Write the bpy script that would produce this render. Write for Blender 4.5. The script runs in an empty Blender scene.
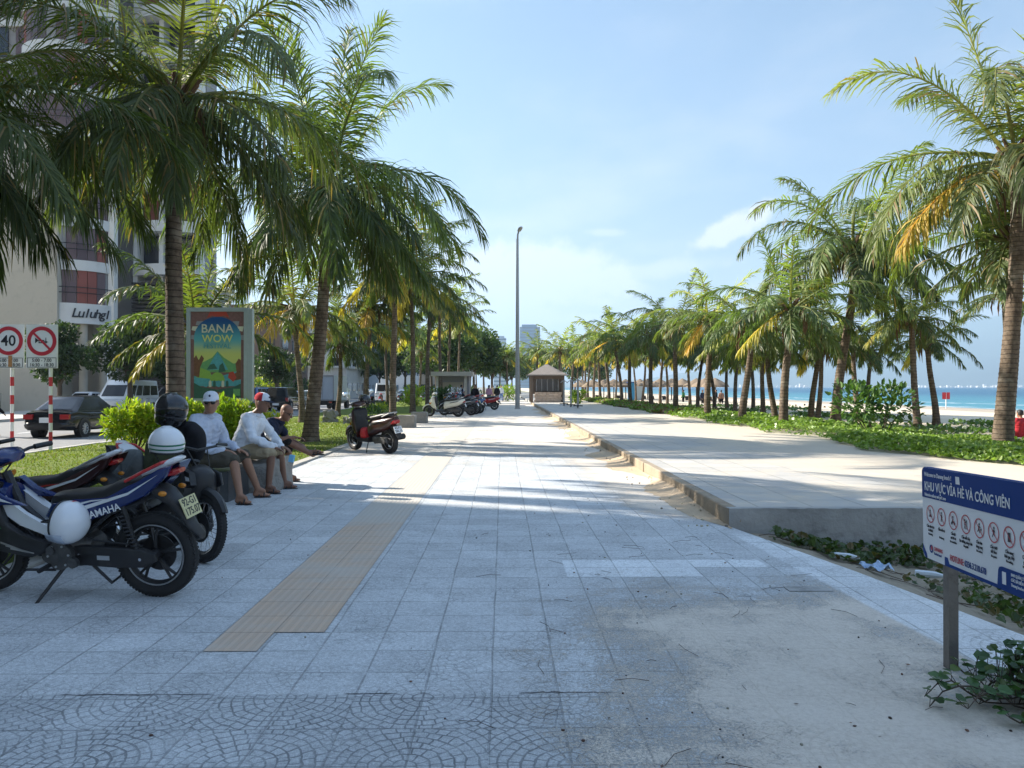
USE_HAZE = True; HAZE_D = 1.9e-4
import bpy, bmesh, math, random
from mathutils import Vector, Matrix, Euler
R = math.radians; PI = math.pi
V = Vector
F, HC, VX, VY = 760.0, 1.5, 503.0, 387.0
scene = bpy.context.scene
COL = scene.collection
rnd = random.Random(7)

def X(px, Y): return (px - VX) / F * Y
def Z(py, Y): return HC - (py - VY) / F * Y

# ------------------------------------------------------------------ materials
class NT:
    def __init__(s, m):
        s.t = m.node_tree; s.t.nodes.clear()
    def n(s, typ, ins=None, **props):
        nd = s.t.nodes.new(typ)
        for k, v in props.items(): setattr(nd, k, v)
        for k, v in (ins or {}).items():
            sock = nd.inputs[k]
            if isinstance(v, bpy.types.NodeSocket): s.t.links.new(v, sock)
            elif isinstance(v, bpy.types.Node): s.t.links.new(v.outputs[0], sock)
            else: sock.default_value = v
        return nd
    def m(s, op, a, b=0.0, c=None, clamp=False):
        d = {0: a, 1: b}
        if c is not None: d[2] = c
        return s.n('ShaderNodeMath', d, operation=op, use_clamp=clamp).outputs[0]
    def mix(s, f, a, b, blend='MIX'):
        nd = s.n('ShaderNodeMix', None, data_type='RGBA', blend_type=blend)
        for i, v in ((0, f), (6, a), (7, b)):
            if isinstance(v, bpy.types.NodeSocket): s.t.links.new(v, nd.inputs[i])
            else: nd.inputs[i].default_value = v if i == 0 else c4(v)
        return nd.outputs[2]
    def ramp(s, f, lo, hi):
        return s.n('ShaderNodeMapRange', {'Value': f, 'From Min': lo, 'From Max': hi}, clamp=True, interpolation_type='SMOOTHSTEP').outputs[0]
    def noise(s, scale, detail=4, rough=.55, vec=None, lac=2.0):
        d = {'Scale': scale, 'Detail': detail, 'Roughness': rough}
        if vec is not None: d['Vector'] = vec
        return s.n('ShaderNodeTexNoise', d).outputs[0]
    def out(s, sh): s.n('ShaderNodeOutputMaterial', {'Surface': sh})
def c4(c): return tuple(c) + (1,) if not isinstance(c, bpy.types.NodeSocket) and len(c) == 3 else c
MATS = {}
def newmat(name):
    m = bpy.data.materials.new(name); m.use_nodes = True; MATS[name] = m
    return m, NT(m)
def mat(name, col, rough=.6, metal=0, var=.12, scale=6, bump=0, bscale=40, spec=.5, coat=0, dirt=None, trans=0, stretch=None):
    m, t = newmat(name)
    co = t.n('ShaderNodeTexCoord').outputs['Object']
    if stretch: co = t.n('ShaderNodeMapping', {'Vector': co, 'Scale': stretch}).outputs[0]
    nz = t.noise(scale, 5, .6, co)
    f = t.m('MULTIPLY_ADD', nz, 2 * var, 1 - var)
    col_s = t.mix(1.0, col, t.n('ShaderNodeCombineColor', {0: f, 1: f, 2: f}).outputs[0], 'MULTIPLY')
    if dirt:
        dm = t.ramp(t.noise(scale * .6 + 1, 6, .65, co), .5, .72)
        col_s = t.mix(t.m('MULTIPLY', dm, dirt[1]), col_s, dirt[0])
    b = t.n('ShaderNodeBsdfPrincipled', {'Base Color': col_s, 'Roughness': rough, 'Metallic': metal, 'Specular IOR Level': spec, 'Coat Weight': coat, 'Coat Roughness': .08, 'Transmission Weight': trans})
    if bump:
        bn = t.n('ShaderNodeBump', {'Strength': bump, 'Distance': .02, 'Height': t.noise(bscale, 4, .6, co)})
        t.t.links.new(bn.outputs[0], b.inputs['Normal'])
    t.out(b.outputs[0]); return m
def emis(name, col, s):
    m, t = newmat(name); t.out(t.n('ShaderNodeEmission', {'Color': c4(col), 'Strength': s}).outputs[0]); return m

def leafmat(name, mul=(1, 1, 1), trans=.35, rough=.45):
    m, t = newmat(name)
    at = t.n('ShaderNodeAttribute', attribute_name='col').outputs[0]
    rn = t.n('ShaderNodeObjectInfo').outputs['Random']
    c = t.mix(1.0, at, mul, 'MULTIPLY')
    hs = t.n('ShaderNodeHueSaturation', {'Hue': t.m('MULTIPLY_ADD', rn, -.035, .512), 'Saturation': 1.0, 'Value': t.m('MULTIPLY_ADD', rn, .4, .8), 'Color': c}).outputs[0]
    b = t.n('ShaderNodeBsdfPrincipled', {'Base Color': hs, 'Roughness': rough, 'Specular IOR Level': .5})
    tc = t.mix(1.0, hs, (1.25, 1.45, .5), 'MULTIPLY')
    tr = t.n('ShaderNodeBsdfTranslucent', {'Color': tc})
    ms = t.n('ShaderNodeMixShader', {0: trans, 1: b.outputs[0], 2: tr.outputs[0]})
    t.out(ms.outputs[0]); return m

leafmat('palm_leaf', trans=.40, rough=.52)
leafmat('tree_leaf', trans=.3, rough=.5)
leafmat('vine_leaf', trans=.3, rough=.4)

def trunkmat():
    m, t = newmat('palm_trunk')
    co = t.n('ShaderNodeTexCoord').outputs['Object']
    sx = t.n('ShaderNodeSeparateXYZ', {0: co})
    nz = t.noise(5, 4, .6, co)
    zz = t.m('MULTIPLY_ADD', nz, .05, sx.outputs[2])
    fr = t.m('FRACT', t.m('MULTIPLY', zz, 9.5))
    ring = t.ramp(t.m('ABSOLUTE', t.m('SUBTRACT', fr, .5)), .36, .5)
    st = t.n('ShaderNodeMapping', {'Vector': co, 'Scale': (9, 9, 7)}).outputs[0]
    n2 = t.noise(1, 5, .7, st)
    n3 = t.noise(2.2, 5, .6, co)
    base = t.mix(t.ramp(n2, .3, .7), (.19, .145, .105), (.085, .063, .047))
    base = t.mix(t.ramp(n3, .5, .7), base, (.25, .215, .17))
    base = t.mix(t.m('MULTIPLY', ring, .75), base, (.035, .026, .02))
    b = t.n('ShaderNodeBsdfPrincipled', {'Base Color': base, 'Roughness': .9, 'Specular IOR Level': .2})
    h = t.m('SUBTRACT', n2, t.m('MULTIPLY', ring, 1.2))
    bn = t.n('ShaderNodeBump', {'Strength': .45, 'Distance': .02, 'Height': h}); t.t.links.new(bn.outputs[0], b.inputs['Normal'])
    t.out(b.outputs[0])
trunkmat()

def pavemat():
    m, t = newmat('granite_paving')
    co = t.n('ShaderNodeTexCoord').outputs['Object']
    wob = t.n('ShaderNodeTexNoise', {'Vector': co, 'Scale': 1.5, 'Detail': 2})
    s = t.n('ShaderNodeSeparateXYZ', {0: co}); x, y = s.outputs[0], s.outputs[1]
    T = .33
    u = t.m('DIVIDE', t.m('ADD', x, 100 * T + .05), T); v = t.m('DIVIDE', t.m('ADD', y, 100 * T - .04), T)
    u = t.m('MULTIPLY_ADD', wob.outputs[0], .05, u); v = t.m('MULTIPLY_ADD', wob.outputs[0], -.05, v)
    def edge(q, w0, w1):
        f = t.m('FRACT', q); d = t.m('MINIMUM', f, t.m('SUBTRACT', 1, f))
        return t.m('SUBTRACT', 1, t.ramp(d, w0, w1))
    j = t.m('MAXIMUM', edge(u, .008, .024), edge(v, .008, .024))
    cell = t.n('ShaderNodeCombineXYZ', {0: t.m('FLOOR', u), 1: t.m('FLOOR', v)}).outputs[0]
    wn = t.n('ShaderNodeTexWhiteNoise', {'Vector': cell}, noise_dimensions='3D')
    wv = wn.outputs[0]
    # fan setts: arcs round every second grid corner
    cu = t.m('SUBTRACT', t.m('MULTIPLY', t.m('FRACT', t.m('MULTIPLY', u, .5)), 2), 1)
    cv = t.m('SUBTRACT', t.m('MULTIPLY', t.m('FRACT', t.m('MULTIPLY', v, .5)), 2), 1)
    nwv = t.m('MULTIPLY', t.m('SUBTRACT', t.noise(9, 2, .5, co), .5), .14)
    r = t.m('ADD', t.m('SQRT', t.m('ADD', t.m('MULTIPLY', cu, cu), t.m('MULTIPLY', cv, cv))), nwv)
    rg = t.m('DIVIDE', r, .15); rid = t.m('FLOOR', rg)
    fr = t.m('FRACT', rg); dr = t.m('MINIMUM', fr, t.m('SUBTRACT', 1, fr))
    ang = t.m('DIVIDE', t.m('ARCTAN2', cv, cu), 2 * PI)
    cnt = t.m('MULTIPLY_ADD', rid, 5, 4)
    fa = t.m('FRACT', t.m('ADD', t.m('MULTIPLY', ang, cnt), t.m('ADD', t.m('MULTIPLY', rid, .37), t.m('MULTIPLY', nwv, 4))))
    da = t.m('MINIMUM', fa, t.m('SUBTRACT', 1, fa))
    sett = t.m('MAXIMUM', t.m('SUBTRACT', 1, t.ramp(dr, .04, .13)), t.m('SUBTRACT', 1, t.ramp(da, .03, .10)))
    worn = t.ramp(t.noise(1.1, 3, .6, co), .35, .62)
    nearf = t.m('SUBTRACT', 1.0, t.m('MULTIPLY', t.ramp(t.m('ADD', y, t.m('MULTIPLY', t.noise(.8, 3, .6, co), 3)), 4.4, 6.6), .72))
    groove = t.m('MULTIPLY', t.m('MULTIPLY', sett, t.ramp(t.noise(3.3, 4, .7, co), .30, .60)), t.m('MULTIPLY', nearf, t.m('MULTIPLY_ADD', worn, .9, .12)))
    # sand blown over the tiles
    nA = t.noise(.9, 6, .62, co); nB = t.noise(4, 6, .7, co)
    side = t.m('MULTIPLY', t.ramp(x, -.9, 1.3), t.m('SUBTRACT', 1, t.ramp(y, 4.6, 7.2)))
    band = t.m('SUBTRACT', 1, t.ramp(t.m('ADD', x, t.m('MULTIPLY_ADD', y, -.06, 0)), 2.0, 2.25))
    kerb = t.m('MULTIPLY', t.ramp(x, .9, 2.2), t.ramp(y, 7.5, 9.5))
    allr = t.m('MULTIPLY', t.ramp(y, 8, 22), .62)
    sraw = t.m('ADD', t.m('MULTIPLY', side, .62), t.m('ADD', t.m('MULTIPLY', kerb, .75), allr))
    sraw = t.m('ADD', sraw, t.m('ADD', t.m('MULTIPLY', t.m('SUBTRACT', nA, .5), 1.0), t.m('MULTIPLY', t.m('SUBTRACT', nB, .5), .5)))
    # the clean band along the right-hand edge
    xe = t.m('SUBTRACT', t.m('MULTIPLY_ADD', y, -.068, 2.86), x)
    clean = t.ramp(xe, -.02, .03)
    nearY = t.m('SUBTRACT', 1, t.ramp(y, 7.6, 7.9))
    keep = t.m('MAXIMUM', clean, t.m('SUBTRACT', 1, nearY))
    sraw = t.m('ADD', sraw, t.m('MULTIPLY', t.m('SUBTRACT', t.noise(22, 5, .8, co), .5), .55))
    sraw = t.m('ADD', sraw, t.m('MULTIPLY_ADD', t.ramp(t.noise(75, 4, .8, co), .35, .65), .26, -.13))
    sand = t.m('MULTIPLY', t.ramp(sraw, .36, .56), t.m('MULTIPLY_ADD', keep, .85, .15))
    spk = t.noise(160, 3, .7, co); blot = t.noise(2.3, 5, .65, co)
    val = t.m('ADD', t.m('MULTIPLY_ADD', wv, .15, .86), t.m('ADD', t.m('MULTIPLY_ADD', t.ramp(spk, .35, .65), .34, -.17), t.m('MULTIPLY_ADD', t.ramp(t.noise(48, 4, .8, co), .36, .64), .34, -.17)))
    val = t.m('ADD', val, t.m('MULTIPLY_ADD', blot, .5, -.25))
    # one run of newer, paler tiles
    nw = t.m('MULTIPLY', t.m('MULTIPLY', t.ramp(y, 6.0, 6.02), t.m('SUBTRACT', 1, t.ramp(y, 6.58, 6.6))), t.m('MULTIPLY', t.ramp(x, .5, .52), t.m('SUBTRACT', 1, t.ramp(x, 2.2, 2.22))))
    val = t.m('ADD', val, t.m('MULTIPLY', t.m('MULTIPLY', nw, t.ramp(wv, .25, .3)), .35))
    val = t.m('ADD', val, t.m('MULTIPLY', t.m('SUBTRACT', 1, keep), .25))
    g = t.n('ShaderNodeCombineColor', {0: val, 1: val, 2: val}).outputs[0]
    base = t.mix(1.0, g, (.57, .59, .60), 'MULTIPLY')
    base = t.mix(t.m('MULTIPLY', groove, .62), base, (.11, .115, .12))
    base = t.mix(t.m('MULTIPLY', t.m('MULTIPLY', j, t.m('MULTIPLY', t.ramp(t.noise(2.9, 4, .7, co), .3, .62), .5)), 1.0), base, (.12, .12, .12))
    # older, rougher rows nearest the viewer with an open broken joint behind them
    old = t.m('MULTIPLY', t.m('SUBTRACT', 1, t.ramp(y, 3.72, 3.735)), t.m('SUBTRACT', 1, t.ramp(x, .1, .9)))
    base = t.mix(t.m('MULTIPLY', old, .16), base, (.16, .175, .19))
    base = t.mix(t.m('MULTIPLY', t.m('MULTIPLY', old, sett), t.m('MULTIPLY', t.ramp(t.noise(3.1, 4, .7, co), .3, .6), .5)), base, (.08, .085, .09))
    ck = t.m('ABSOLUTE', t.m('SUBTRACT', t.m('ADD', y, t.m('MULTIPLY', t.m('SUBTRACT', t.noise(6, 4, .7, co), .5), .05)), 3.735))
    ckm = t.m('MULTIPLY', t.m('SUBTRACT', 1, t.ramp(ck, .004, .012)), t.m('MULTIPLY', t.ramp(t.noise(2.2, 3, .6, co), .46, .56), t.m('SUBTRACT', 1, t.ramp(x, .2, 1.2))))
    base = t.mix(t.m('MULTIPLY', ckm, .9), base, (.03, .03, .03))
    vor = t.n('ShaderNodeTexVoronoi', {'Vector': co, 'Scale': 15}, feature='DISTANCE_TO_EDGE').outputs[0]
    crz = t.m('MULTIPLY', t.m('SUBTRACT', 1, t.ramp(vor, .01, .07)), t.ramp(t.noise(1.7, 4, .7, co), .45, .62))
    base = t.mix(t.m('MULTIPLY', crz, .42), base, (.15, .155, .16))
    mo = t.noise(14, 6, .8, co)
    base = t.mix(t.m('MULTIPLY', t.m('MULTIPLY', t.ramp(mo, .48, .66), .38), t.m('SUBTRACT', 1, t.m('MULTIPLY', side, .9))), base, (.20, .21, .22))
    base = t.mix(t.m('MULTIPLY', t.ramp(t.noise(7, 6, .8, co), .55, .72), .3), base, (.62, .60, .56))
    dk = t.ramp(t.noise(.55, 5, .7, co), .52, .68)
    base = t.mix(t.m('MULTIPLY', dk, .10), base, (.14, .145, .15))
    sc = t.mix(t.ramp(t.m('ADD', t.noise(30, 4, .7, co), t.m('MULTIPLY', t.m('SUBTRACT', nA, .5), .8)), .3, .7), (.58, .50, .41), (.70, .62, .52))
    base = t.mix(t.m('MULTIPLY', sand, .85), base, sc)
    b = t.n('ShaderNodeBsdfPrincipled', {'Base Color': base, 'Roughness': .82, 'Specular IOR Level': .3})
    hh = t.m('ADD', t.m('MULTIPLY', t.m('MAXIMUM', groove, j), -1), t.m('MULTIPLY', spk, .5))
    hh = t.m('ADD', t.m('MULTIPLY', hh, t.m('MULTIPLY_ADD', sand, -.75, 1)), t.m('MULTIPLY', t.m('MULTIPLY', sand, t.noise(11, 6, .75, co)), 2.6))
    bn = t.n('ShaderNodeBump', {'Strength': .7, 'Distance': .008, 'Height': hh}); t.t.links.new(bn.outputs[0], b.inputs['Normal'])
    t.out(b.outputs[0])
pavemat()

def tactmat():
    m, t = newmat('tactile_tile')
    co = t.n('ShaderNodeTexCoord').outputs['Object']
    s = t.n('ShaderNodeSeparateXYZ', {0: co}); x, y = s.outputs[0], s.outputs[1]
    def edge(q, w):
        f = t.m('FRACT', q); d = t.m('MINIMUM', f, t.m('SUBTRACT', 1, f)); return t.m('SUBTRACT', 1, t.ramp(d, w * .4, w))
    j = t.m('MAXIMUM', edge(t.m('DIVIDE', t.m('ADD', x, 1.70), .305), .02), edge(t.m('DIVIDE', t.m('ADD', y, -.04), .33), .02))
    rib = t.m('SINE', t.m('MULTIPLY', x, 2 * PI / .055))
    rib = t.ramp(rib, -.2, .6)
    n1 = t.noise(2.5, 5, .7, co); n2 = t.noise(120, 3, .7, co)
    base = t.mix(t.ramp(n1, .3, .7), (.62, .44, .31), (.55, .43, .34))
    base = t.mix(t.m('MULTIPLY', t.m('SUBTRACT', 1, rib), .18), base, (.20, .16, .12))
    base = t.mix(t.m('MULTIPLY', j, .6), base, (.13, .11, .09))
    base = t.mix(t.ramp(n2, .4, .8), base, (.48, .42, .34))
    g = t.ramp(t.m('ADD', t.noise(.9, 5, .7, co), t.m('MULTIPLY', t.ramp(y, 6, 13), .45)), .42, .75)
    base = t.mix(t.m('MULTIPLY', g, .93), base, (.50, .47, .42))
    b = t.n('ShaderNodeBsdfPrincipled', {'Base Color': base, 'Roughness': .85, 'Specular IOR Level': .25})
    bn = t.n('ShaderNodeBump', {'Strength': .35, 'Distance': .006, 'Height': t.m('ADD', rib, t.m('MULTIPLY', n2, .4))}); t.t.links.new(bn.outputs[0], b.inputs['Normal'])
    t.out(b.outputs[0])
tactmat()

def terrmat():      # raised terrace: pale slabs under blown sand
    m, t = newmat('terrace_paving')
    co = t.n('ShaderNodeTexCoord').outputs['Object']
    s = t.n('ShaderNodeSeparateXYZ', {0: co}); x, y = s.outputs[0], s.outputs[1]
    def edge(q, w):
        f = t.m('FRACT', q); d = t.m('MINIMUM', f, t.m('SUBTRACT', 1, f)); return t.m('SUBTRACT', 1, t.ramp(d, w * .4, w))
    j = t.m('MAXIMUM', edge(t.m('DIVIDE', t.m('ADD', x, 50), .6), .02), edge(t.m('DIVIDE', t.m('ADD', y, 50), .6), .02))
    cell = t.n('ShaderNodeCombineXYZ', {0: t.m('FLOOR', t.m('DIVIDE', t.m('ADD', x, 50), .6)), 1: t.m('FLOOR', t.m('DIVIDE', t.m('ADD', y, 50), .6))}).outputs[0]
    wv = t.n('ShaderNodeTexWhiteNoise', {'Vector': cell}).outputs[0]
    n1 = t.noise(.8, 6, .65, co); n2 = t.noise(90, 3, .7, co); n3 = t.noise(5, 5, .7, co)
    base = t.mix(wv, (.44, .43, .41), (.53, .51, .47))
    base = t.mix(t.m('MULTIPLY', j, .8), base, (.18, .17, .15))
    base = t.mix(t.m('MULTIPLY', t.ramp(t.noise(2.7, 6, .75, co), .5, .68), .35), base, (.30, .29, .27))
    sand = t.ramp(t.m('ADD', t.m('ADD', n1, t.m('MULTIPLY', t.ramp(x, 3.2, 8), .4)), t.m('MULTIPLY', t.m('SUBTRACT', n3, .5), .5)), .42, .75)
    base = t.mix(t.m('MULTIPLY', sand, .85), base, (.60, .52, .41))
    base = t.mix(t.m('MULTIPLY', n2, .3), base, (.38, .36, .33))
    b = t.n('ShaderNodeBsdfPrincipled', {'Base Color': base, 'Roughness': .85, 'Specular IOR Level': .25})
    bn = t.n('ShaderNodeBump', {'Strength': .5, 'Distance': .01, 'Height': t.m('SUBTRACT', t.m('ADD', n2, n3), j)}); t.t.links.new(bn.outputs[0], b.inputs['Normal'])
    t.out(b.outputs[0])
terrmat()

def watermat():
    m, t = newmat('sea_water')
    co = t.n('ShaderNodeTexCoord').outputs['Object']
    s = t.n('ShaderNodeSeparateXYZ', {0: co}); x = s.outputs[0]
    st = t.n('ShaderNodeMapping', {'Vector': co, 'Scale': (1, .35, 1)}).outputs[0]
    n1 = t.noise(.05, 4, .6, st); n2 = t.noise(1.2, 5, .65, st)
    deep = t.ramp(t.m('ADD', x, t.m('MULTIPLY', n1, 60)), 75, 230)
    base = t.mix(deep, (.045, .20, .25), (.010, .085, .16))
    fo = t.ramp(t.m('ADD', x, t.m('MULTIPLY', t.noise(.12, 4, .6, co), -14)), 51, 58)
    w1 = t.m('SINE', t.m('MULTIPLY', t.m('ADD', x, t.m('MULTIPLY', t.noise(.03, 3, .5, co), 18)), .32))
    foam = t.m('MULTIPLY', t.ramp(w1, .9, .98), t.m('SUBTRACT', 1, t.ramp(x, 70, 95)))
    foam = t.m('MAXIMUM', foam, t.m('SUBTRACT', 1, fo))
    foam = t.m('MULTIPLY', foam, t.ramp(n2, .38, .6))
    base = t.mix(foam, base, (.8, .82, .82))
    b = t.n('ShaderNodeBsdfPrincipled', {'Base Color': base, 'Roughness': .35, 'Specular IOR Level': .25, 'IOR': 1.33})
    bn = t.n('ShaderNodeBump', {'Strength': .5, 'Distance': .3, 'Height': n2}); t.t.links.new(bn.outputs[0], b.inputs['Normal'])
    t.out(b.outputs[0])
watermat()

def grassmat(name, a, b_, c):
    m, t = newmat(name)
    co = t.n('ShaderNodeTexCoord').outputs['Object']
    base = t.mix(t.ramp(t.noise(40, 5, .8, co), .3, .7), a, b_)
    base = t.mix(t.ramp(t.noise(1.3, 5, .6, co), .55, .75), base, c)
    b = t.n('ShaderNodeBsdfPrincipled', {'Base Color': base, 'Roughness': .9, 'Specular IOR Level': .15})
    bn = t.n('ShaderNodeBump', {'Strength': .8, 'Distance': .05, 'Height': t.noise(60, 4, .8, co)}); t.t.links.new(bn.outputs[0], b.inputs['Normal'])
    t.out(b.outputs[0])
grassmat('lawn_turf', (.10, .15, .025), (.19, .24, .045), (.24, .23, .09))
grassmat('land_cover', (.30, .28, .22), (.22, .22, .16), (.12, .14, .06))

mat('sand', (.62, .52, .38), .95, var=.10, scale=1.5, bump=.5, bscale=18)
mat('wet_sand', (.40, .33, .25), .7, var=.08, scale=.4, bump=.2)
mat('bed_soil', (.30, .255, .19), .95, var=.3, scale=9, bump=.8, bscale=30)
mat('asphalt', (.20, .20, .20), .85, var=.12, scale=2, bump=.3, bscale=120, dirt=((.30, .28, .25), .5))
mat('road_paint', (.7, .7, .68), .7, var=.1, scale=12)
mat('concrete', (.36, .355, .34), .9, var=.35, scale=3.0, bump=.7, bscale=18, dirt=((.14, .14, .13), .85))
mat('concrete_pale', (.48, .46, .42), .9, var=.12, scale=4, bump=.3, bscale=30, dirt=((.3, .28, .25), .4))
mat('kerb_stone', (.42, .40, .36), .9, var=.12, scale=6, bump=.3, bscale=40)
mat('kerb_tan', (.33, .265, .19), .9, var=.3, scale=4, bump=.5, bscale=30, dirt=((.16, .13, .1), .6))
mat('sand_tan', (.50, .385, .26), .95, var=.15, scale=3, bump=.7, bscale=30)
mat('stone_rough', (.26, .25, .23), .95, var=.35, scale=14, bump=1.0, bscale=22)
mat('stone_dark', (.07, .072, .075), .35, var=.2, scale=14, bump=.1)
mat('white_paint', (.78, .78, .76), .5, var=.04, scale=8)
mat('red_paint', (.55, .03, .04), .45, var=.08)
mat('sign_blue', (.012, .05, .22), .6, var=.05, spec=.15)
mat('sign_white', (.74, .76, .78), .4, var=.03)
mat('sign_red', (.50, .03, .05), .4, var=.05)
mat('ink', (.02, .022, .03), .5, var=.05)
mat('galv_metal', (.42, .42, .42), .45, metal=.6, var=.15, scale=14, dirt=((.25, .2, .15), .4))
mat('post_metal', (.20, .18, .16), .5, metal=.3, var=.2, scale=10, dirt=((.10, .08, .06), .6), bump=.2)
mat('rust', (.42, .21, .08), .8, var=.3, scale=20)
mat('tyre_rubber', (.017, .017, .018), .75, var=.25, scale=20, bump=.2, bscale=60)
mat('chrome', (.62, .62, .63), .22, metal=1, var=.08, scale=20)
mat('rim_silver', (.50, .51, .52), .35, metal=.8, var=.1, scale=20)
mat('dark_metal', (.035, .035, .037), .45, metal=.4, var=.4, scale=18, bump=.3, bscale=50)
mat('engine_metal', (.10, .10, .10), .5, metal=.6, var=.5, scale=16, bump=.4, bscale=40)
mat('black_plastic', (.018, .018, .02), .5, var=.3, scale=10, dirt=((.07, .065, .06), .5))
mat('seat_vinyl', (.016, .016, .018), .42, var=.25, scale=12, bump=.12, bscale=200)
mat('blue_plastic', (.008, .022, .115), .22, var=.08, coat=.6)
mat('white_plastic', (.70, .72, .74), .25, var=.05, coat=.5, dirt=((.45, .43, .4), .3))
mat('red_plastic', (.45, .02, .02), .3, var=.06, coat=.4)
mat('darkred_plastic', (.035, .010, .010), .3, var=.1, coat=.4)
mat('cream_plastic', (.68, .66, .58), .28, var=.05, coat=.5)
mat('tail_red', (.35, .01, .01), .2, var=.05, coat=.6)
mat('amber', (.6, .22, .02), .25, var=.05)
mat('mirror_glass', (.75, .82, .88), .06, metal=1, var=.02)
mat('lamp_glass', (.60, .66, .70), .12, var=.05, coat=.8)
mat('plate_yellow', (.62, .56, .30), .5, var=.08, scale=15)
mat('plate_white', (.72, .74, .76), .5, var=.05)
mat('sticker_green', (.05, .25, .08), .4, var=.1)
mat('helmet_white', (.72, .74, .77), .2, var=.04, coat=.6)
mat('helmet_black', (.012, .012, .014), .16, var=.1, coat=.6)
mat('helmet_green', (.01, .16, .08), .3, var=.05)
mat('lining', (.05, .05, .055), .9, var=.2, scale=30)
m_, t_ = newmat('clear_visor')
t_.out(t_.n('ShaderNodeMixShader', {0: .45, 1: t_.n('ShaderNodeBsdfTransparent').outputs[0], 2: t_.n('ShaderNodeBsdfPrincipled', {'Base Color': (.5, .6, .75, 1), 'Roughness': .1}).outputs[0]}).outputs[0])
mat('skin', (.30, .155, .095), .55, var=.1, scale=12, bump=.1)
mat('skin_dark', (.19, .095, .06), .55, var=.1, scale=12, bump=.1)
mat('skin_pale', (.45, .28, .2), .55, var=.1, scale=12)
for nm, c in dict(cloth_paleblue=(.50, .55, .66), cloth_white=(.66, .70, .76), cloth_blue=(.13, .22, .45), cloth_navy=(.02, .026, .05), cloth_black=(.015, .015, .018), cloth_khaki=(.36, .29, .19), cloth_grey=(.13, .14, .14), cloth_camo=(.085, .075, .058), cloth_red=(.42, .03, .04), cloth_green=(.05, .16, .05), cloth_pink=(.55, .3, .4), cloth_olive=(.06, .07, .04), mask_blue=(.2, .5, .75)).items():
    mat(nm, c, .85, var=.22, scale=9, bump=.6, bscale=14, spec=.2)
mat('hair', (.012, .01, .009), .6, var=.3, scale=50)
mat('glasses', (.006, .006, .008), .1, coat=.5)
mat('car_black', (.006, .006, .008), .22, var=.05, coat=.5, spec=.3)
mat('car_white', (.70, .72, .74), .25, var=.03, coat=.8)
mat('car_grey', (.22, .23, .25), .25, metal=.4, var=.03, coat=.8)
mat('car_dark', (.03, .034, .045), .2, var=.05, coat=.9)
mat('car_blue', (.05, .12, .3), .2, var=.05, coat=.9)
mat('car_red', (.35, .03, .03), .25, var=.05, coat=.9)
mat('car_glass', (.010, .012, .015), .12, var=.1, spec=.4)
mat('truck_box', (.42, .46, .52), .5, var=.06)
mat('wall_beige', (.47, .43, .36), .85, var=.08, scale=.7, dirt=((.33, .3, .25), .4))
mat('wall_white', (.62, .63, .63), .8, var=.06, scale=.8, dirt=((.45, .45, .44), .4))
mat('wall_grey', (.28, .28, .29), .85, var=.1, scale=.8)
mat('wall_bluegrey', (.20, .25, .31), .8, var=.1, scale=.8)
mat('wall_brown', (.17, .12, .10), .85, var=.15, scale=2)
mat('wall_tan', (.42, .37, .30), .85, var=.1, scale=1)
mat('louvre', (.045, .042, .045), .5, var=.2, scale=3)
mat('window_dark', (.022, .026, .035), .12, var=.4, scale=.9, spec=.7)
mat('window_blue', (.08, .13, .18), .1, var=.3, scale=.4, spec=.8)
mat('blind_mauve', (.125, .085, .098), .55, var=.15, scale=1.5)
mat('blind_red', (.24, .065, .05), .5, var=.2, scale=1.5)
mat('blind_plum', (.085, .055, .07), .45, var=.2, scale=1.5)
mat('tower_glass', (.10, .20, .30), .25, var=.15, scale=.02)
mat('tower_pale', (.35, .42, .48), .6, var=.1, scale=.02)
mat('thatch', (.22, .165, .115), .95, var=.3, scale=10, bump=1, bscale=40)
mat('roof_brown', (.28, .24, .21), .9, var=.2, scale=5, bump=.5, bscale=12)
mat('wood_dark', (.15, .115, .09), .7, var=.3, scale=6, stretch=(1, 1, 8))
mat('stone_pink', (.50, .38, .30), .9, var=.3, scale=2.5, bump=.5, bscale=6)
mat('bark', (.10, .075, .055), .95, var=.35, scale=12, bump=.8)
mat('coconut', (.16, .17, .04), .5, var=.3, scale=8)
mat('fibre', (.13, .075, .04), .95, var=.4, scale=20, bump=.8)
mat('dead_leaf', (.16, .09, .045), .9, var=.4, scale=20)
mat('litter_blue', (.35, .48, .65), .35, var=.5, scale=25)
mat('poster_frame', (.40, .46, .45), .35, metal=.35, var=.12, scale=8)
mat('mountain', (.06, .11, .10), .95, var=.3, scale=.003)
mat('blue_booth', (.03, .22, .45), .6, var=.1)

# poster artwork colours
mat('art_yellow', (.65, .66, .2), .35, var=.15, scale=20)
mat('art_green', (.14, .34, .13), .35, var=.35, scale=25)
mat('art_lime', (.25, .42, .07), .35, var=.2, scale=20)
mat('art_teal', (.09, .34, .38), .35, var=.4, scale=18)
mat('art_darkgreen', (.04, .12, .08), .35, var=.5, scale=30)
mat('art_brown', (.18, .08, .04), .35, var=.5, scale=22)
mat('art_maroon', (.20, .10, .09), .35, var=.5, scale=18)
mat('art_red', (.45, .06, .035), .35, var=.2, scale=20)
mat('art_cream', (.62, .60, .45), .35, var=.08, scale=20)
m_, t_ = newmat('art_sky')
co_ = t_.n('ShaderNodeTexCoord').outputs['Generated']; s_ = t_.n('ShaderNodeSeparateXYZ', {0: co_})
c_ = t_.mix(t_.ramp(s_.outputs[2], .55, .95), (.10, .38, .42), (.01, .07, .22)); c_ = t_.mix(t_.ramp(s_.outputs[2], .3, .62), (.55, .58, .16), c_)
t_.out(t_.n('ShaderNodeBsdfPrincipled', {'Base Color': c_, 'Roughness': .35}).outputs[0])

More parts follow.
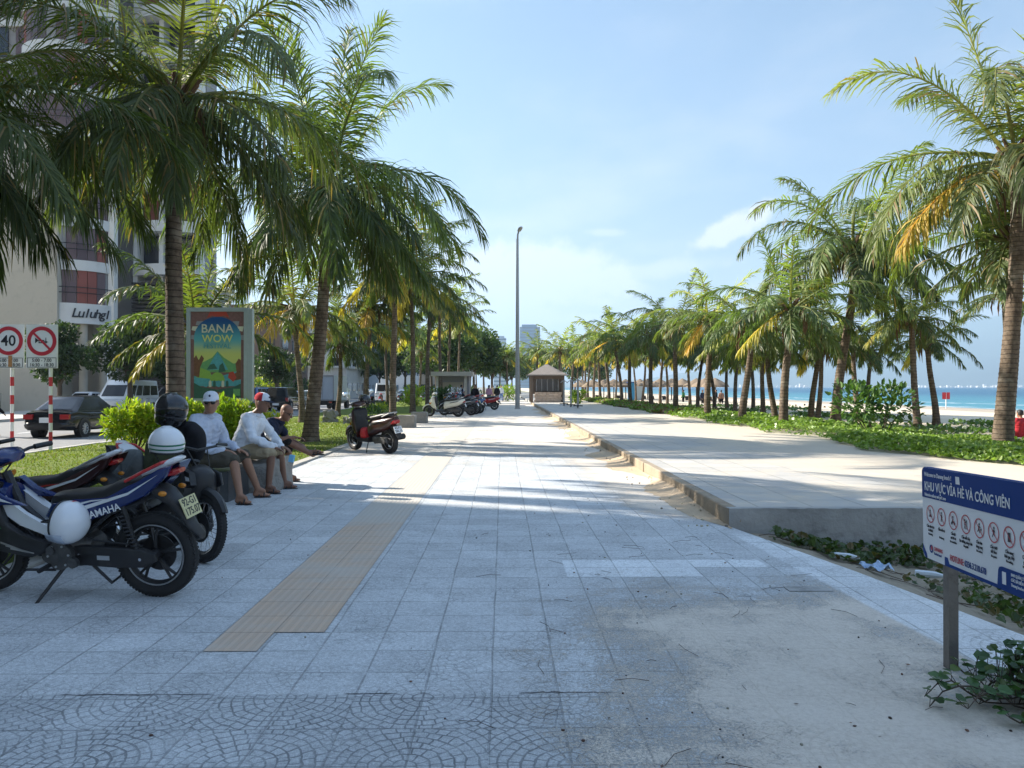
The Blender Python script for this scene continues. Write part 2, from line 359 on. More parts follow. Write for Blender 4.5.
# ------------------------------------------------------------------ mesh builder
class MB:
    def __init__(s): s.v = []; s.f = []; s.mi = []; s.c = []; s.cur = 0; s.col = (1, 1, 1); s.usecol = False
    def addv(s, pts):
        b = len(s.v); s.v += [tuple(p) for p in pts]
        if s.usecol: s.c += [s.col] * len(pts)
        return b
    def face(s, idx): s.f.append(tuple(idx)); s.mi.append(s.cur)
    def poly(s, pts): b = s.addv(pts); s.face(range(b, b + len(pts)))
    def box(s, x0, x1, y0, y1, z0, z1, M=None):
        p = [V((x, y, z)) for z in (z0, z1) for y in (y0, y1) for x in (x0, x1)]
        if M: p = [M @ q for q in p]
        b = s.addv(p)
        for q in ((0, 2, 3, 1), (4, 5, 7, 6), (0, 1, 5, 4), (2, 6, 7, 3), (0, 4, 6, 2), (1, 3, 7, 5)): s.face([b + i for i in q])
        return s
    def rings(s, rs, cap0=True, cap1=True, closed=True):
        n = len(rs[0]); b = s.addv([p for r in rs for p in r])
        for i in range(len(rs) - 1):
            for j in range(n if closed else n - 1):
                k = (j + 1) % n
                s.face((b + i * n + j, b + i * n + k, b + (i + 1) * n + k, b + (i + 1) * n + j))
        if cap0: s.face([b + j for j in range(n)][::-1])
        if cap1: s.face([b + (len(rs) - 1) * n + j for j in range(n)])
        return s
    def tube(s, pts, rad, n=8, caps=True):
        pts = [V(p) for p in pts]
        if not hasattr(rad, '__len__'): rad = [rad] * len(pts)
        rs = []; up = None
        for i, p in enumerate(pts):
            t = (pts[min(i + 1, len(pts) - 1)] - pts[max(i - 1, 0)]).normalized()
            if up is None:
                up = V((0, 0, 1)) if abs(t.z) < .9 else V((1, 0, 0))
            a = t.cross(up).normalized(); up = a.cross(t).normalized()
            rs.append([p + (a * math.cos(2 * PI * k / n) + up * math.sin(2 * PI * k / n)) * rad[i] for k in range(n)])
        return s.rings(rs, caps, caps)
    def cyl(s, p0, p1, r0, r1=None, n=12): return s.tube([p0, p1], [r0, r0 if r1 is None else r1], n)
    def lathe(s, prof, c=(0, 0, 0), axis='z', n=24, a0=0, a1=2 * PI, sc=(1, 1)):
        full = abs(a1 - a0 - 2 * PI) < 1e-6; c = V(c); rs = []
        for r, h in prof:
            ring = []
            for k in range(n if full else n + 1):
                a = a0 + (a1 - a0) * k / n
                q = (r * math.cos(a) * sc[0], r * math.sin(a) * sc[1])
                ring.append(c + (V((q[0], q[1], h)) if axis == 'z' else V((q[0], h, q[1])) if axis == 'y' else V((h, q[0], q[1]))))
            rs.append(ring)
        return s.rings(rs, False, False, closed=full)
    def sphere(s, c, r, nu=16, nv=10, M=None):
        if not hasattr(r, '__len__'): r = (r, r, r)
        c = V(c); rs = []
        for i in range(nv + 1):
            a = PI * i / nv; a = min(max(a, .02), PI - .02)
            ring = []
            for k in range(nu):
                b = 2 * PI * k / nu
                q = V((r[0] * math.sin(a) * math.cos(b), r[1] * math.sin(a) * math.sin(b), -r[2] * math.cos(a)))
                if M: q = M @ q
                ring.append(c + q)
            rs.append(ring)
        return s.rings(rs)
    def torus(s, c, R_, r, axis='y', n=32, k=10, sc=1.0):
        c = V(c); b = None; rs = []
        for i in range(n):
            a = 2 * PI * i / n; ring = []
            for j in range(k):
                t = 2 * PI * j / k; rr = R_ + r * math.cos(t); h = r * math.sin(t) * sc
                if axis == 'y': ring.append(c + V((rr * math.cos(a), h, rr * math.sin(a))))
                elif axis == 'z': ring.append(c + V((rr * math.cos(a), rr * math.sin(a), h)))
                else: ring.append(c + V((h, rr * math.cos(a), rr * math.sin(a))))
            rs.append(ring)
        rs.append(rs[0]); return s.rings(rs, False, False)
    def loft(s, secs, n=16, e=2.6):      # sections (x, z, halfwidth y, halfheight z [, y])
        rs = []
        for q in secs:
            x, z, w, h = q[:4]; y = q[4] if len(q) > 4 else 0; ring = []
            for k in range(n):
                a = 2 * PI * k / n; ca, sa = math.cos(a), math.sin(a)
                ring.append(V((x, y + w * math.copysign(abs(ca) ** (2 / e), ca), z + h * math.copysign(abs(sa) ** (2 / e), sa))))
            rs.append(ring)
        return s.rings(rs)
    def prism(s, poly, y0, y1, inset=0.0):   # poly in xz, extruded along y; outer faces inset for a soft edge
        cx = sum(p[0] for p in poly) / len(poly); cz = sum(p[1] for p in poly) / len(poly)
        def rg(y, k):
            out = []
            for (x, z) in poly:
                d = math.hypot(x - cx, z - cz) or 1; f = 1 - k / d
                out.append(V((cx + (x - cx) * f, y, cz + (z - cz) * f)))
            return out
        ih = min(abs(y1 - y0) * .45, inset)
        if inset: rs = [rg(y0, inset), rg(y0 + ih * .3, inset * .35), rg(y0 + ih, 0), rg(y1 - ih, 0), rg(y1 - ih * .3, inset * .35), rg(y1, inset)]
        else: rs = [rg(y0, 0), rg(y1, 0)]
        return s.rings(rs)
    def xf(s, M): s.v = [tuple(M @ V(p)) for p in s.v]; return s
    def build(s, name, mats, parent=None, smooth=30, loc=None):
        me = bpy.data.meshes.new(name); me.from_pydata(s.v, [], s.f)
        if isinstance(mats, str): mats = [mats]
        for m in mats: me.materials.append(MATS[m])
        me.polygons.foreach_set('material_index', s.mi)
        if s.usecol:
            a = me.color_attributes.new('col', 'FLOAT_COLOR', 'POINT')
            a.data.foreach_set('color', [q for c in s.c for q in (c[0], c[1], c[2], 1)])
        else:
            bm = bmesh.new(); bm.from_mesh(me); bmesh.ops.recalc_face_normals(bm, faces=bm.faces); bm.to_mesh(me); bm.free()
        if smooth:
            me.polygons.foreach_set('use_smooth', [True] * len(me.polygons))
            if smooth < 180: me.set_sharp_from_angle(angle=R(smooth))
        me.update()
        o = bpy.data.objects.new(name, me); COL.objects.link(o)
        if parent: o.parent = parent
        if loc: o.location = loc
        return o

def empty(name, loc=(0, 0, 0), rz=0, rot=None, sc=1):
    o = bpy.data.objects.new(name, None); COL.objects.link(o); o.empty_display_size = .2
    o.location = loc; o.rotation_euler = rot or (0, 0, rz); o.scale = (sc,) * 3 if not hasattr(sc, '__len__') else sc
    return o
def tag(o, label=None, cat=None, group=None, kind=None):
    if label: o['label'] = label
    if cat: o['category'] = cat
    if group: o['group'] = group
    if kind: o['kind'] = kind
    return o
def struct(o): o['kind'] = 'structure'; return o
def copy_tree(o, parent=None):
    kids = list(KIDS(o)); c = o.copy(); COL.objects.link(c)
    for k in ('label', 'group', 'category'):
        if parent is None and k in c and k == 'label': del c[k]
    if parent: c.parent = parent
    for ch in kids: copy_tree(ch, c)
    return c
_CH = {}
def KIDS(o): return [c for c in bpy.data.objects if c.parent == o]
def shade_only(*a): pass

FONT = None
def textmesh(txt, size, name, m, parent, M, align='CENTER', thick=.0012, sx=1.0, bold=.012):
    cu = bpy.data.curves.new(name, 'FONT'); cu.body = txt; cu.size = size; cu.align_x = align; cu.align_y = 'CENTER'; cu.extrude = thick; cu.offset = size * bold
    cu.resolution_u = 3
    ob = bpy.data.objects.new(name, cu); COL.objects.link(ob)
    dg = bpy.context.evaluated_depsgraph_get(); dg.update()
    me = bpy.data.meshes.new_from_object(ob.evaluated_get(dg))
    bpy.data.objects.remove(ob); bpy.data.curves.remove(cu)
    me.name = name; me.transform(Matrix.Diagonal((sx, 1, 1, 1))); me.transform(M)
    me.materials.clear(); me.materials.append(MATS[m])
    o = bpy.data.objects.new(name, me); COL.objects.link(o); o.parent = parent
    return o
def frameM(o, xdir, ydir):       # text plane: x along xdir, y along ydir
    x = V(xdir).normalized(); y = V(ydir).normalized(); z = x.cross(y)
    return Matrix(((x.x, y.x, z.x, o[0]), (x.y, y.y, z.y, o[1]), (x.z, y.z, z.z, o[2]), (0, 0, 0, 1)))
# ------------------------------------------------------------------ camera, sky, sun
cam = bpy.data.cameras.new('camera'); co_ = bpy.data.objects.new('camera', cam); COL.objects.link(co_)
cam.sensor_width = 36; cam.lens = F / 1024 * 36; cam.clip_end = 40000; cam.clip_start = .05
co_.location = (0, 0, HC); co_.rotation_euler = (R(90 + .23), 0, R(-.68)); scene.camera = co_
SUN_EL = R(31); sd = V((-.935, .355, 0)).normalized()
tosun = V((sd.x * math.cos(SUN_EL), sd.y * math.cos(SUN_EL), math.sin(SUN_EL)))
sl = bpy.data.lights.new('sun', 'SUN'); sl.energy = 4.6; sl.angle = R(.6); sl.color = (1, .93, .82)
so = bpy.data.objects.new('sun', sl); COL.objects.link(so); so.rotation_euler = tosun.to_track_quat('Z', 'Y').to_euler()
w = bpy.data.worlds.new('World'); scene.world = w; w.use_nodes = True
wt = NT(w)
sky = wt.n('ShaderNodeTexSky', None, sky_type='NISHITA'); sky.sun_disc = False; sky.sun_elevation = SUN_EL; sky.sun_rotation = math.atan2(sd.x, sd.y)
sky.air_density = 1.0; sky.dust_density = .4; sky.ozone_density = 1.4
dirv = wt.n('ShaderNodeTexCoord').outputs['Generated']
sp = wt.n('ShaderNodeSeparateXYZ', {0: dirv})
el = wt.m('MAXIMUM', sp.outputs[2], .02)
cp = wt.n('ShaderNodeCombineXYZ', {0: wt.m('DIVIDE', sp.outputs[0], wt.m('ADD', el, .12)), 1: wt.m('DIVIDE', sp.outputs[1], wt.m('ADD', el, .12)), 2: 3.1}).outputs[0]
mp = wt.n('ShaderNodeMapping', {'Vector': cp, 'Scale': (1.0, .8, 1), 'Rotation': (0, 0, .5), 'Location': (3.4, 1.2, 0)}).outputs[0]
n1 = wt.noise(.75, 7, .58, mp); n2 = wt.noise(2.6, 6, .6, mp)
dens = wt.m('ADD', n1, wt.m('MULTIPLY', wt.m('SUBTRACT', n2, .5), .35))
low = wt.m('SUBTRACT', 1, wt.ramp(sp.outputs[2], .04, .26))
cl = wt.m('ADD', wt.m('MULTIPLY', wt.ramp(dens, .38, .60), wt.m('MULTIPLY', low, 1.0)), wt.m('MULTIPLY', wt.ramp(dens, .42, .75), .40))
def puff(px, py, sx, sy, rot):       # one small isolated cloud at a direction of the sky
    u, v = (px - VX) / F, (VY - py) / F
    du = wt.m('SUBTRACT', wt.m('DIVIDE', sp.outputs[0], wt.m('MAXIMUM', sp.outputs[1], .05)), u)
    dv = wt.m('SUBTRACT', wt.m('DIVIDE', sp.outputs[2], wt.m('MAXIMUM', sp.outputs[1], .05)), v)
    c, s = math.cos(rot), math.sin(rot)
    a = wt.m('DIVIDE', wt.m('ADD', wt.m('MULTIPLY', du, c), wt.m('MULTIPLY', dv, s)), sx / F)
    b = wt.m('DIVIDE', wt.m('SUBTRACT', wt.m('MULTIPLY', dv, c), wt.m('MULTIPLY', du, s)), sy / F)
    r = wt.m('SQRT', wt.m('ADD', wt.m('MULTIPLY', a, a), wt.m('MULTIPLY', b, b)))
    nz = wt.noise(28, 5, .62, dirv)
    return wt.m('SUBTRACT', 1, wt.ramp(wt.m('ADD', r, wt.m('MULTIPLY_ADD', nz, 1.6, -.8)), .35, 1.15))
cl = wt.m('MAXIMUM', cl, wt.m('MULTIPLY', puff(735, 228, 50, 15, R(28)), 1.5))
cl = wt.m('MAXIMUM', cl, wt.m('MULTIPLY', puff(605, 232, 26, 5, 0), .45))
cl = wt.m('MAXIMUM', cl, wt.m('MULTIPLY', puff(525, 275, 125, 42, R(-5)), 1.25))
cl = wt.m('MAXIMUM', cl, wt.m('MULTIPLY', puff(640, 272, 110, 12, R(8)), .6))
cl = wt.m('MINIMUM', cl, .95)
skc = wt.n('ShaderNodeHueSaturation', {'Hue': .495, 'Saturation': 1.12, 'Value': wt.m('MULTIPLY_ADD', wt.ramp(sp.outputs[2], .42, .8), .75, wt.m('MULTIPLY_ADD', wt.ramp(sp.outputs[2], -.05, .42), .36, .42)), 'Color': sky.outputs[0]}).outputs[0]  # overhead sky, unseen above the frame, raised in value to brighten the shaded ground
skc = wt.mix(wt.m('MULTIPLY_ADD', low, .34, .10), skc, (3.15, 3.3, 3.4))
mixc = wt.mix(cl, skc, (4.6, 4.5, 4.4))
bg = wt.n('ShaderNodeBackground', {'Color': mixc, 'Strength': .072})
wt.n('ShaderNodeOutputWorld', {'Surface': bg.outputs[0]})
vs = scene.view_settings; scene.display_settings.display_device = 'sRGB'
vs.view_transform = 'Standard'; vs.look = 'None'; vs.exposure = 1.80; vs.gamma = 1; vs.use_curve_mapping = False
scene.render.engine = 'CYCLES'
scene.cycles.max_bounces = 6; scene.cycles.transparent_max_bounces = 8; scene.cycles.volume_bounces = 0

# ------------------------------------------------------------------ ground and sea
KX = 2.43     # left edge of the raised terrace
mb = MB()     # one land sheet out to the horizon, falling to the shore on the right
xs = [-9000, -3000, -800, -200, -60, -26.2, -12.2, 2.3, 9, 14, 22, 32, 45, 56, 62, 75]
zs = [-.5, -.5, -.5, -.5, -.5, -.5, -.5, -.42, -.2, 0, -.12, -.4, -.85, -1.12, -1.32, -2.2]
ys = [-400, -30, 0, 8, 20, 50, 100, 200, 500, 1500, 4000, 9000, 14000]
b = mb.addv([(x, y, z) for y in ys for x, z in zip(xs, zs)]); n = len(xs)
for i in range(len(ys) - 1):
    for j in range(n - 1):
        mb.cur = 1 if j >= 8 and j < 12 else (2 if j >= 12 else 0)
        mb.face((b + i * n + j, b + i * n + j + 1, b + (i + 1) * n + j + 1, b + (i + 1) * n + j))
struct(mb.build('ground', ['land_cover', 'sand', 'wet_sand'], smooth=80))
mb = MB(); mb.poly([(60, -400, -1.2), (14000, -400, -1.2), (14000, 14000, -1.2), (60, 14000, -1.2)])
struct(mb.build('sea', 'sea_water', smooth=0))
# sunken planting bed beside the walk, rough
mb = MB(); g = []
nx, ny = 60, 60
for j in range(ny + 1):
    for i in range(nx + 1):
        x = 2.35 + i / nx * 6.6; y = 1 + j / ny * 7.16
        edge = max(0, min(1, (x - (2.9 + (7 - y) * .19)) / .8))
        z = -.06 - .22 * edge + .04 * math.sin(x * 3 + y * 2.1) * edge + .02 * math.sin(x * 9.1) * math.cos(y * 7.7) + rnd.uniform(-.012, .012)
        g.append((x, y, z))
b = mb.addv(g)
for j in range(ny):
    for i in range(nx): q = b + j * (nx + 1) + i; mb.face((q, q + 1, q + nx + 2, q + nx + 1))
struct(mb.build('planting_bed', 'bed_soil', smooth=80))

# paved walk (slab with a real edge)
def slab(name, poly, z0, z1, m, top=None):
    mb = MB(); n = len(poly)
    mb.poly([(x, y, z1) for x, y in poly]); mb.cur = 1 if top else 0
    for i in range(n):
        a, c = poly[i], poly[(i + 1) % n]
        mb.poly([(a[0], a[1], z0), (c[0], c[1], z0), (c[0], c[1], z1), (a[0], a[1], z1)])
    return struct(mb.build(name, [m] + ([top] if top else []), smooth=0))
slab('paved_walk', [(-3.9, -6), (3.9, -6), (3.7, 1.5), (3.14, 4.6), (2.87, 6.16), (2.44, 8.13), (2.44, 170), (-3.9, 170)], -.5, 0, 'granite_paving', 'kerb_stone')
mb = MB()
mb.poly([(-1.70, 4.33, .004), (-1.395, 4.33, .004), (-1.395, 4.66, .004), (-1.09, 4.66, .004), (-1.09, 120, .004), (-1.70, 120, .004)])
struct(mb.build('tactile_strip', 'tactile_tile', smooth=0))
# drain grating / service cover set into the walk
mb = MB(); mb.box(2.10, 2.42, 5.55, 5.68, .002, .006); struct(mb.build('service_cover', 'concrete', smooth=0))
# raised terrace
slab('raised_terrace', [(KX + .13, 8.28), (9.6, 8.28), (9.0, 30), (9.0, 180), (KX + .13, 180)], -.5, .186, 'terrace_paving', 'concrete')
def edging(name, p0, p1, z0, z1, seg, w, side, m='concrete', jit=.008):
    mb = MB(); p0, p1 = V(p0), V(p1); L = (p1 - p0).length; d = (p1 - p0) / L; nrm = V((-d.y, d.x)) * side; n = int(L / seg); s = 0
    while s < L:
        e = min(L, s + seg * rnd.uniform(.9, 1.1)); o = nrm * rnd.uniform(-jit, jit)
        zt = z1 + rnd.uniform(-jit, jit * .5)
        a = p0 + d * (s + .004) + o; c = p0 + d * (e - .004) + o
        pts = [a, c, c + nrm * w, a + nrm * w]; bb = .012
        q = [V((p.x, p.y, z0)) for p in pts] + [V((p.x, p.y, zt - bb)) for p in pts]
        ins = [a + nrm * bb + d * bb, c + nrm * bb - d * bb, c + nrm * (w - bb) - d * bb, a + nrm * (w - bb) + d * bb]
        q += [V((p.x, p.y, zt)) for p in ins]
        mb.rings([q[0:4], q[4:8], q[8:12]]); s = e
    return mb
# terrace kerb wall along the walk and its front face
struct(edging('k', (KX, 8.15), (KX, 66), -.5, .192, 1.6, .13, -1).build('terrace_kerb', 'kerb_tan', smooth=0))
mb = MB()      # cast concrete front wall with an uneven face
nx, nz = 90, 12; g = []
for j in range(nz + 1):
    for i in range(nx + 1):
        x = KX + i / nx * 7.1; z = -.5 + j / nz * .695
        g.append((x, 8.15 + .006 * math.sin(x * 5) + rnd.uniform(-.0035, .0035), z + (rnd.uniform(-.006, .003) if j == nz else 0)))
b = mb.addv(g)
for j in range(nz):
    for i in range(nx): q = b + j * (nx + 1) + i; mb.face((q, q + 1, q + nx + 2, q + nx + 1))
b2 = mb.addv([(KX + i / nx * 7.1, 8.29, .19) for i in range(nx + 1)])
for i in range(nx): mb.face((b + nz * (nx + 1) + i, b + nz * (nx + 1) + i + 1, b2 + i + 1, b2 + i))
struct(mb.build('terrace_front', 'concrete', smooth=40))
# sand drifted against the terrace kerb
mb = MB(); g = []; nyy = 260
for j in range(nyy + 1):
    y = 8.0 + (j / nyy) ** 1.3 * 44
    wdt = .34 + .2 * math.sin(y * .9) + .14 * math.sin(y * 2.3 + 1) + rnd.uniform(-.05, .05); wdt *= min(1, max(.05, (y - 8.0) / 2.0)); h = .05 + .03 * math.sin(y * 1.3)
    for i in range(9):
        t = i / 8; g.append((KX + .0 - wdt * (1 - t), y, .003 + h * t * t * min(1, (y - 7.9) / 2) + rnd.uniform(0, .010) * (i > 0)))
b = mb.addv(g)
for j in range(nyy):
    for i in range(8): q = b + j * 9 + i; mb.face((q, q + 1, q + 10, q + 9))
struct(mb.build('sand_drift', 'sand_tan', smooth=60))
# lawn with kerb, road, far pavement
mb = MB(); g = []
xs = [-12.05, -10.5, -9, -7.5, -6, -5, -4.1]; ysl = [-6 + i * 1.5 for i in range(104)]
b = mb.addv([(x, y, (-.17 if x < -11 else -.17 + .21 * min(1, (x + 12) / 7)) + (rnd.uniform(-.012, .015) if -12 < x < -4.5 else -.015)) for y in ysl for x in xs]); n = len(xs)
for i in range(len(ysl) - 1):
    for j in range(n - 1): q = b + i * n + j; mb.face((q, q + 1, q + n + 1, q + n))
lawn = struct(mb.build('lawn', 'lawn_turf', smooth=80))
struct(edging('k', (-3.9, -6), (-3.9, 150), -.4, .035, 1.0, .2, 1).build('lawn_kerb', 'kerb_stone', smooth=0))
struct(edging('k', (-12.05, -6), (-12.05, 150), -.4, -.16, 1.0, .22, 1).build('road_kerb', 'kerb_stone', smooth=0))
mb = MB(); mb.poly([(-26, -30, -.32), (-12.2, -30, -.32), (-12.2, 700, -.32), (-26, 700, -.32)])
struct(mb.build('road', 'asphalt', smooth=0))
mb = MB()
for y in range(6, 260, 6): mb.poly([(-19.1, y, -.316), (-18.95, y, -.316), (-18.95, y + 3, -.316), (-19.1, y + 3, -.316)])
mb.poly([(-12.9, -20, -.316), (-12.75, -20, -.316), (-12.75, 300, -.316), (-12.9, 300, -.316)])
struct(mb.build('road_markings', 'road_paint', smooth=0))
slab('far_pavement', [(-34, -30), (-26, -30), (-26, 400), (-34, 400)], -.5, -.18, 'concrete_pale')
# tufts: short grass blades on the near lawn (stuff)
mb = MB(); mb.usecol = True
for i in range(26000):
    y = 9 + 30 * rnd.random() ** 1.7; x = rnd.uniform(-11.9, -4.12)
    z = -.17 + .21 * min(1, (x + 12) / 7); h = rnd.uniform(.02, .055); a = rnd.uniform(0, PI); wv = .010 + .0006 * y
    k = rnd.uniform(.7, 1.2); mb.col = (.15 * k, .20 * k, .035 * k) if rnd.random() < .85 else (.26, .24, .10)
    dx, dy = math.cos(a) * wv, math.sin(a) * wv; lx, ly = rnd.uniform(-.02, .02), rnd.uniform(-.02, .02)
    mb.poly([(x - dx, y - dy, z - .01), (x + dx, y + dy, z - .01), (x + lx, y + ly, z + h)])
tag(mb.build('grass', 'vine_leaf', smooth=0), 'short mown grass on the lawn between the walk and the road', 'grass', kind='stuff')

# ------------------------------------------------------------------ palms
def crown_mesh(seed, L=3.7, nf=24, nl=40, wl=.05, wind=(-.25, 0), lmax=.85, olds=.18, emax=84, emin=-38, bias=None, hangk=1.0, dark=1.0):
    r = random.Random(seed); mb = MB(); mb.usecol = True
    W = V((wind[0], wind[1], 0))
    for i in range(nf):
        t = (i + .5) / nf; az = i * 2.39996 + r.uniform(-.25, .25)
        e = R(emax + (emin - emax) * t ** .85 + r.uniform(-8, 8))
        if bias and t > .35: az = az + .35 * math.sin(bias - az)
        Lf = L * (.72 + .32 * math.sin(PI * min(1, t + .25))) * r.uniform(.9, 1.08)
        d = V((math.cos(az) * math.cos(e), math.sin(az) * math.cos(e), math.sin(e))); p = V((0, 0, .1)) + V((math.cos(az), math.sin(az), 0)) * .1
        n = 14; ds = Lf / n; pts = [p.copy()]; dirs = [d.copy()]
        droop = r.uniform(.13, .27) + .12 * (1 - abs(t - .5))
        bend = r.uniform(-.05, .05)
        for k in range(n):
            s = (k + 1) / n; hz = math.sqrt(max(0, 1 - d.z * d.z))
            d = d + V((0, 0, -1)) * droop * ds * (.3 + hz) * (.5 + 1.3 * s) + W * ds * .13 * (.4 + s) + V((-d.y, d.x, 0)) * bend * ds
            d.normalize(); p = p + d * ds; pts.append(p.copy()); dirs.append(d.copy())
        yel = r.random()
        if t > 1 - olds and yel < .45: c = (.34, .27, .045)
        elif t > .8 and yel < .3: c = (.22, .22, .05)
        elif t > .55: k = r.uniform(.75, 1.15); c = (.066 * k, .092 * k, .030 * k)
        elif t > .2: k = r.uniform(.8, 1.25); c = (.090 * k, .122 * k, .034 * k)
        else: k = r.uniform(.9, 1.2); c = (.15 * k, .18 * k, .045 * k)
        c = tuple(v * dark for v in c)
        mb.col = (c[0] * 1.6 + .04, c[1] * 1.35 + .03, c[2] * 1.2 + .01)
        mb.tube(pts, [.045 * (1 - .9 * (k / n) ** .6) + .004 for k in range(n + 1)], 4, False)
        hang = hangk * (.62 + .8 * max(0, t - .1)) + r.uniform(-.08, .1)
        for sgn in (-1, 1):
            for q in range(nl):
                s = .13 + .87 * (q + r.uniform(-.2, .2)) / nl; s = min(s, .995)
                fk = s * n; k = min(int(fk), n - 1); fr = fk - k
                bp = pts[k].lerp(pts[k + 1], fr); T = dirs[k].lerp(dirs[k + 1], fr).normalized()
                S = T.cross(V((0, 0, 1)));
                if S.length < .05: S = V((1, 0, 0))
                S.normalize(); S *= sgn; N = S.cross(T) * sgn; 
                if N.z < 0: N = -N
                A = R(22 + 46 * s + r.uniform(-11, 11))
                ll = lmax * (L / 3.7) * (.28 + .72 * math.sin(PI * min(1, (s * .83 + .12))) ** .8) * r.uniform(.85, 1.1)
                if s > .93: ll *= .8
                if r.random() < .025: continue
                ll *= r.uniform(.72, 1.1)
                dd = (S * math.cos(A) + T * math.sin(A) + N * r.uniform(-.25, .4) + V((r.uniform(-.1, .1), r.uniform(-.1, .1), 0))).normalized(); lh = hang * r.uniform(.65, 1.4)
                cc = r.uniform(.8, 1.2); tipc = r.random() < .07
                mb.col = (c[0] * cc, c[1] * cc, c[2] * cc) if not tipc else (.22, .16, .06)
                w = wl * r.uniform(.8, 1.15)
                ws = (w * .5, w, w * .75, w * .12)
                P = bp.copy(); rows = []; tw = T - T.dot(dd) * dd
                tw = (tw.normalized() * .9 + N * r.uniform(-.5, .5)).normalized()
                for m in range(4):
                    rows.append((P - tw * ws[m] * .5, P + tw * ws[m] * .5))
                    if m < 3:
                        dd = (dd + V((0, 0, -1)) * lh * (.28 + .34 * m) + W * .22 * (m + 1) * .5).normalized(); P = P + dd * ll / 3
                b = mb.addv([v for rr in rows for v in rr])
                for m in range(3): mb.face((b + 2 * m, b + 2 * m + 1, b + 2 * m + 3, b + 2 * m + 2))
    return mb
def base_mesh(seed):      # fibrous sheath, stubs, hanging dead spathes
    r = random.Random(seed); mb = MB()
    for i in range(16):
        az = i * 2.4; e = R(r.uniform(20, 70)); d = V((math.cos(az) * math.cos(e), math.sin(az) * math.cos(e), math.sin(e)))
        p = V((math.cos(az) * .08, math.sin(az) * .08, -.25 + .03 * i)); mb.tube([p, p + d * .25, p + d * r.uniform(.4, .6) + V((0, 0, -.05))], [.06, .05, .025], 6)
    for i in range(7):
        az = r.uniform(0, 2 * PI); d = V((math.cos(az), math.sin(az), 0)); p = d * .12 + V((0, 0, -.1)); l = r.uniform(.5, 1.0)
        mb.tube([p, p + d * .28 + V((0, 0, .02)), p + d * .36 + V((0, 0, -l * .5)), p + d * .30 + V((0, 0, -l))], [.02, .03, .035, .006], 5)
    return mb
def nut_mesh(seed):
    r = random.Random(seed); mb = MB()
    for i in range(9):
        az = r.uniform(0, 2 * PI); mb.sphere((math.cos(az) * .22, math.sin(az) * .22, -.18 - r.uniform(0, .22)), (.09, .09, .11), 10, 7)
    return mb
def trunk_mesh(seed, H_, top, r0, r1, seg=None):
    r = random.Random(seed); mb = MB(); n = seg or int(H_ / .053); rs = []; ph = r.uniform(0, 6)
    tx, ty = top
    for i in range(n + 1):
        s = i / n; z = H_ * s
        f = s * s * (3 - 2 * s) * .6 + s * .4
        cx = tx * f + .05 * math.sin(s * 5 + ph); cy = ty * f + .05 * math.cos(s * 4 + ph)
        rad = r0 + (r1 - r0) * min(1, s * 1.3) ** .7 + r0 * .38 * math.exp(-z / .22)
        rad *= 1 + (.03 if i % 2 else -.015) + r.uniform(-.012, .012)
        rs.append([V((cx + rad * math.cos(2 * PI * k / 14), cy + rad * math.sin(2 * PI * k / 14), z - (.12 if i == 0 else 0))) for k in range(14)])
    mb.rings(rs); return mb
CR = {}
def crown_obj(key, **kw):
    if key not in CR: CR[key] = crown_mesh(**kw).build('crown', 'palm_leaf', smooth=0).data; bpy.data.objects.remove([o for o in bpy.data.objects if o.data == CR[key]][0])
    return CR[key]
BASES = []; NUTS = []
for i in range(3):
    for lst, f, m, nm in ((BASES, base_mesh, 'fibre', 'frond_stubs'), (NUTS, nut_mesh, 'coconut', 'coconuts')):
        o = f(i + 3).build(nm, m, smooth=40); lst.append(o.data); bpy.data.objects.remove(o)
def link(name, data, parent, loc=(0, 0, 0), rot=(0, 0, 0), sc=1):
    o = bpy.data.objects.new(name, data); COL.objects.link(o); o.parent = parent; o.location = loc; o.rotation_euler = rot; o.scale = (sc,) * 3
    return o
PK = 0
def palm(x, y, z0, H_, top, r0, crown, cs, crz, label, group=None, nuts=True, detail=True, tilt=0):
    global PK; PK += 1
    t = empty('coconut_palm', (x, y, z0)); tag(t, label, 'palm tree', group)
    tr = trunk_mesh(PK, H_, top, r0, r0 * .68, None if detail else max(10, int(H_ / .16))).build('trunk', 'palm_trunk', t, smooth=50)
    tp = (top[0] + .05 * math.sin(5), top[1], H_ - .05)
    link('crown', crown, t, tp, (tilt, 0, crz), cs)
    link('frond_stubs', BASES[PK % 3], t, tp, (0, 0, crz), cs)
    if nuts: link('coconuts', NUTS[PK % 3], t, tp, (0, 0, crz * 2), cs)
    return t
NEARW = (-.12, .0)
cL1 = crown_obj('L1', seed=11, L=4.0, nf=27, nl=100, wl=.030, wind=(-.05, 0), lmax=1.0, olds=.03, emin=-42, emax=76, hangk=1.05, dark=.95)
cL2 = crown_obj('L2', seed=5, L=4.6, nf=36, nl=92, wl=.040, wind=(.12, 0), lmax=.95, olds=.03, emin=-32, emax=84, dark=1.3, hangk=.9)
cR1 = crown_obj('R1', seed=24, L=4.4, nf=25, nl=92, wl=.036, wind=(-.35, 0), lmax=.88, olds=.06, emin=-22, emax=74, hangk=.85, dark=1.25)
cR2 = crown_obj('R2', seed=31, L=4.2, nf=30, nl=74, wl=.046, wind=(-.4, 0), lmax=.88, olds=.07, emin=-28, emax=72, dark=1.35)
mids = [crown_obj('m%d' % i, seed=40 + i, L=3.15, nf=17, nl=50, wl=.046, wind=(-.42, 0), lmax=.80, olds=.12, emin=-26, emax=68, hangk=.85, dark=1.6) for i in range(5)]
midl = [crown_obj('l%d' % i, seed=60 + i, L=3.5, nf=22, nl=48, wl=.055, wind=(-.1, 0), lmax=.8, olds=.25, emin=-26, hangk=.9, dark=1.15) for i in range(4)]
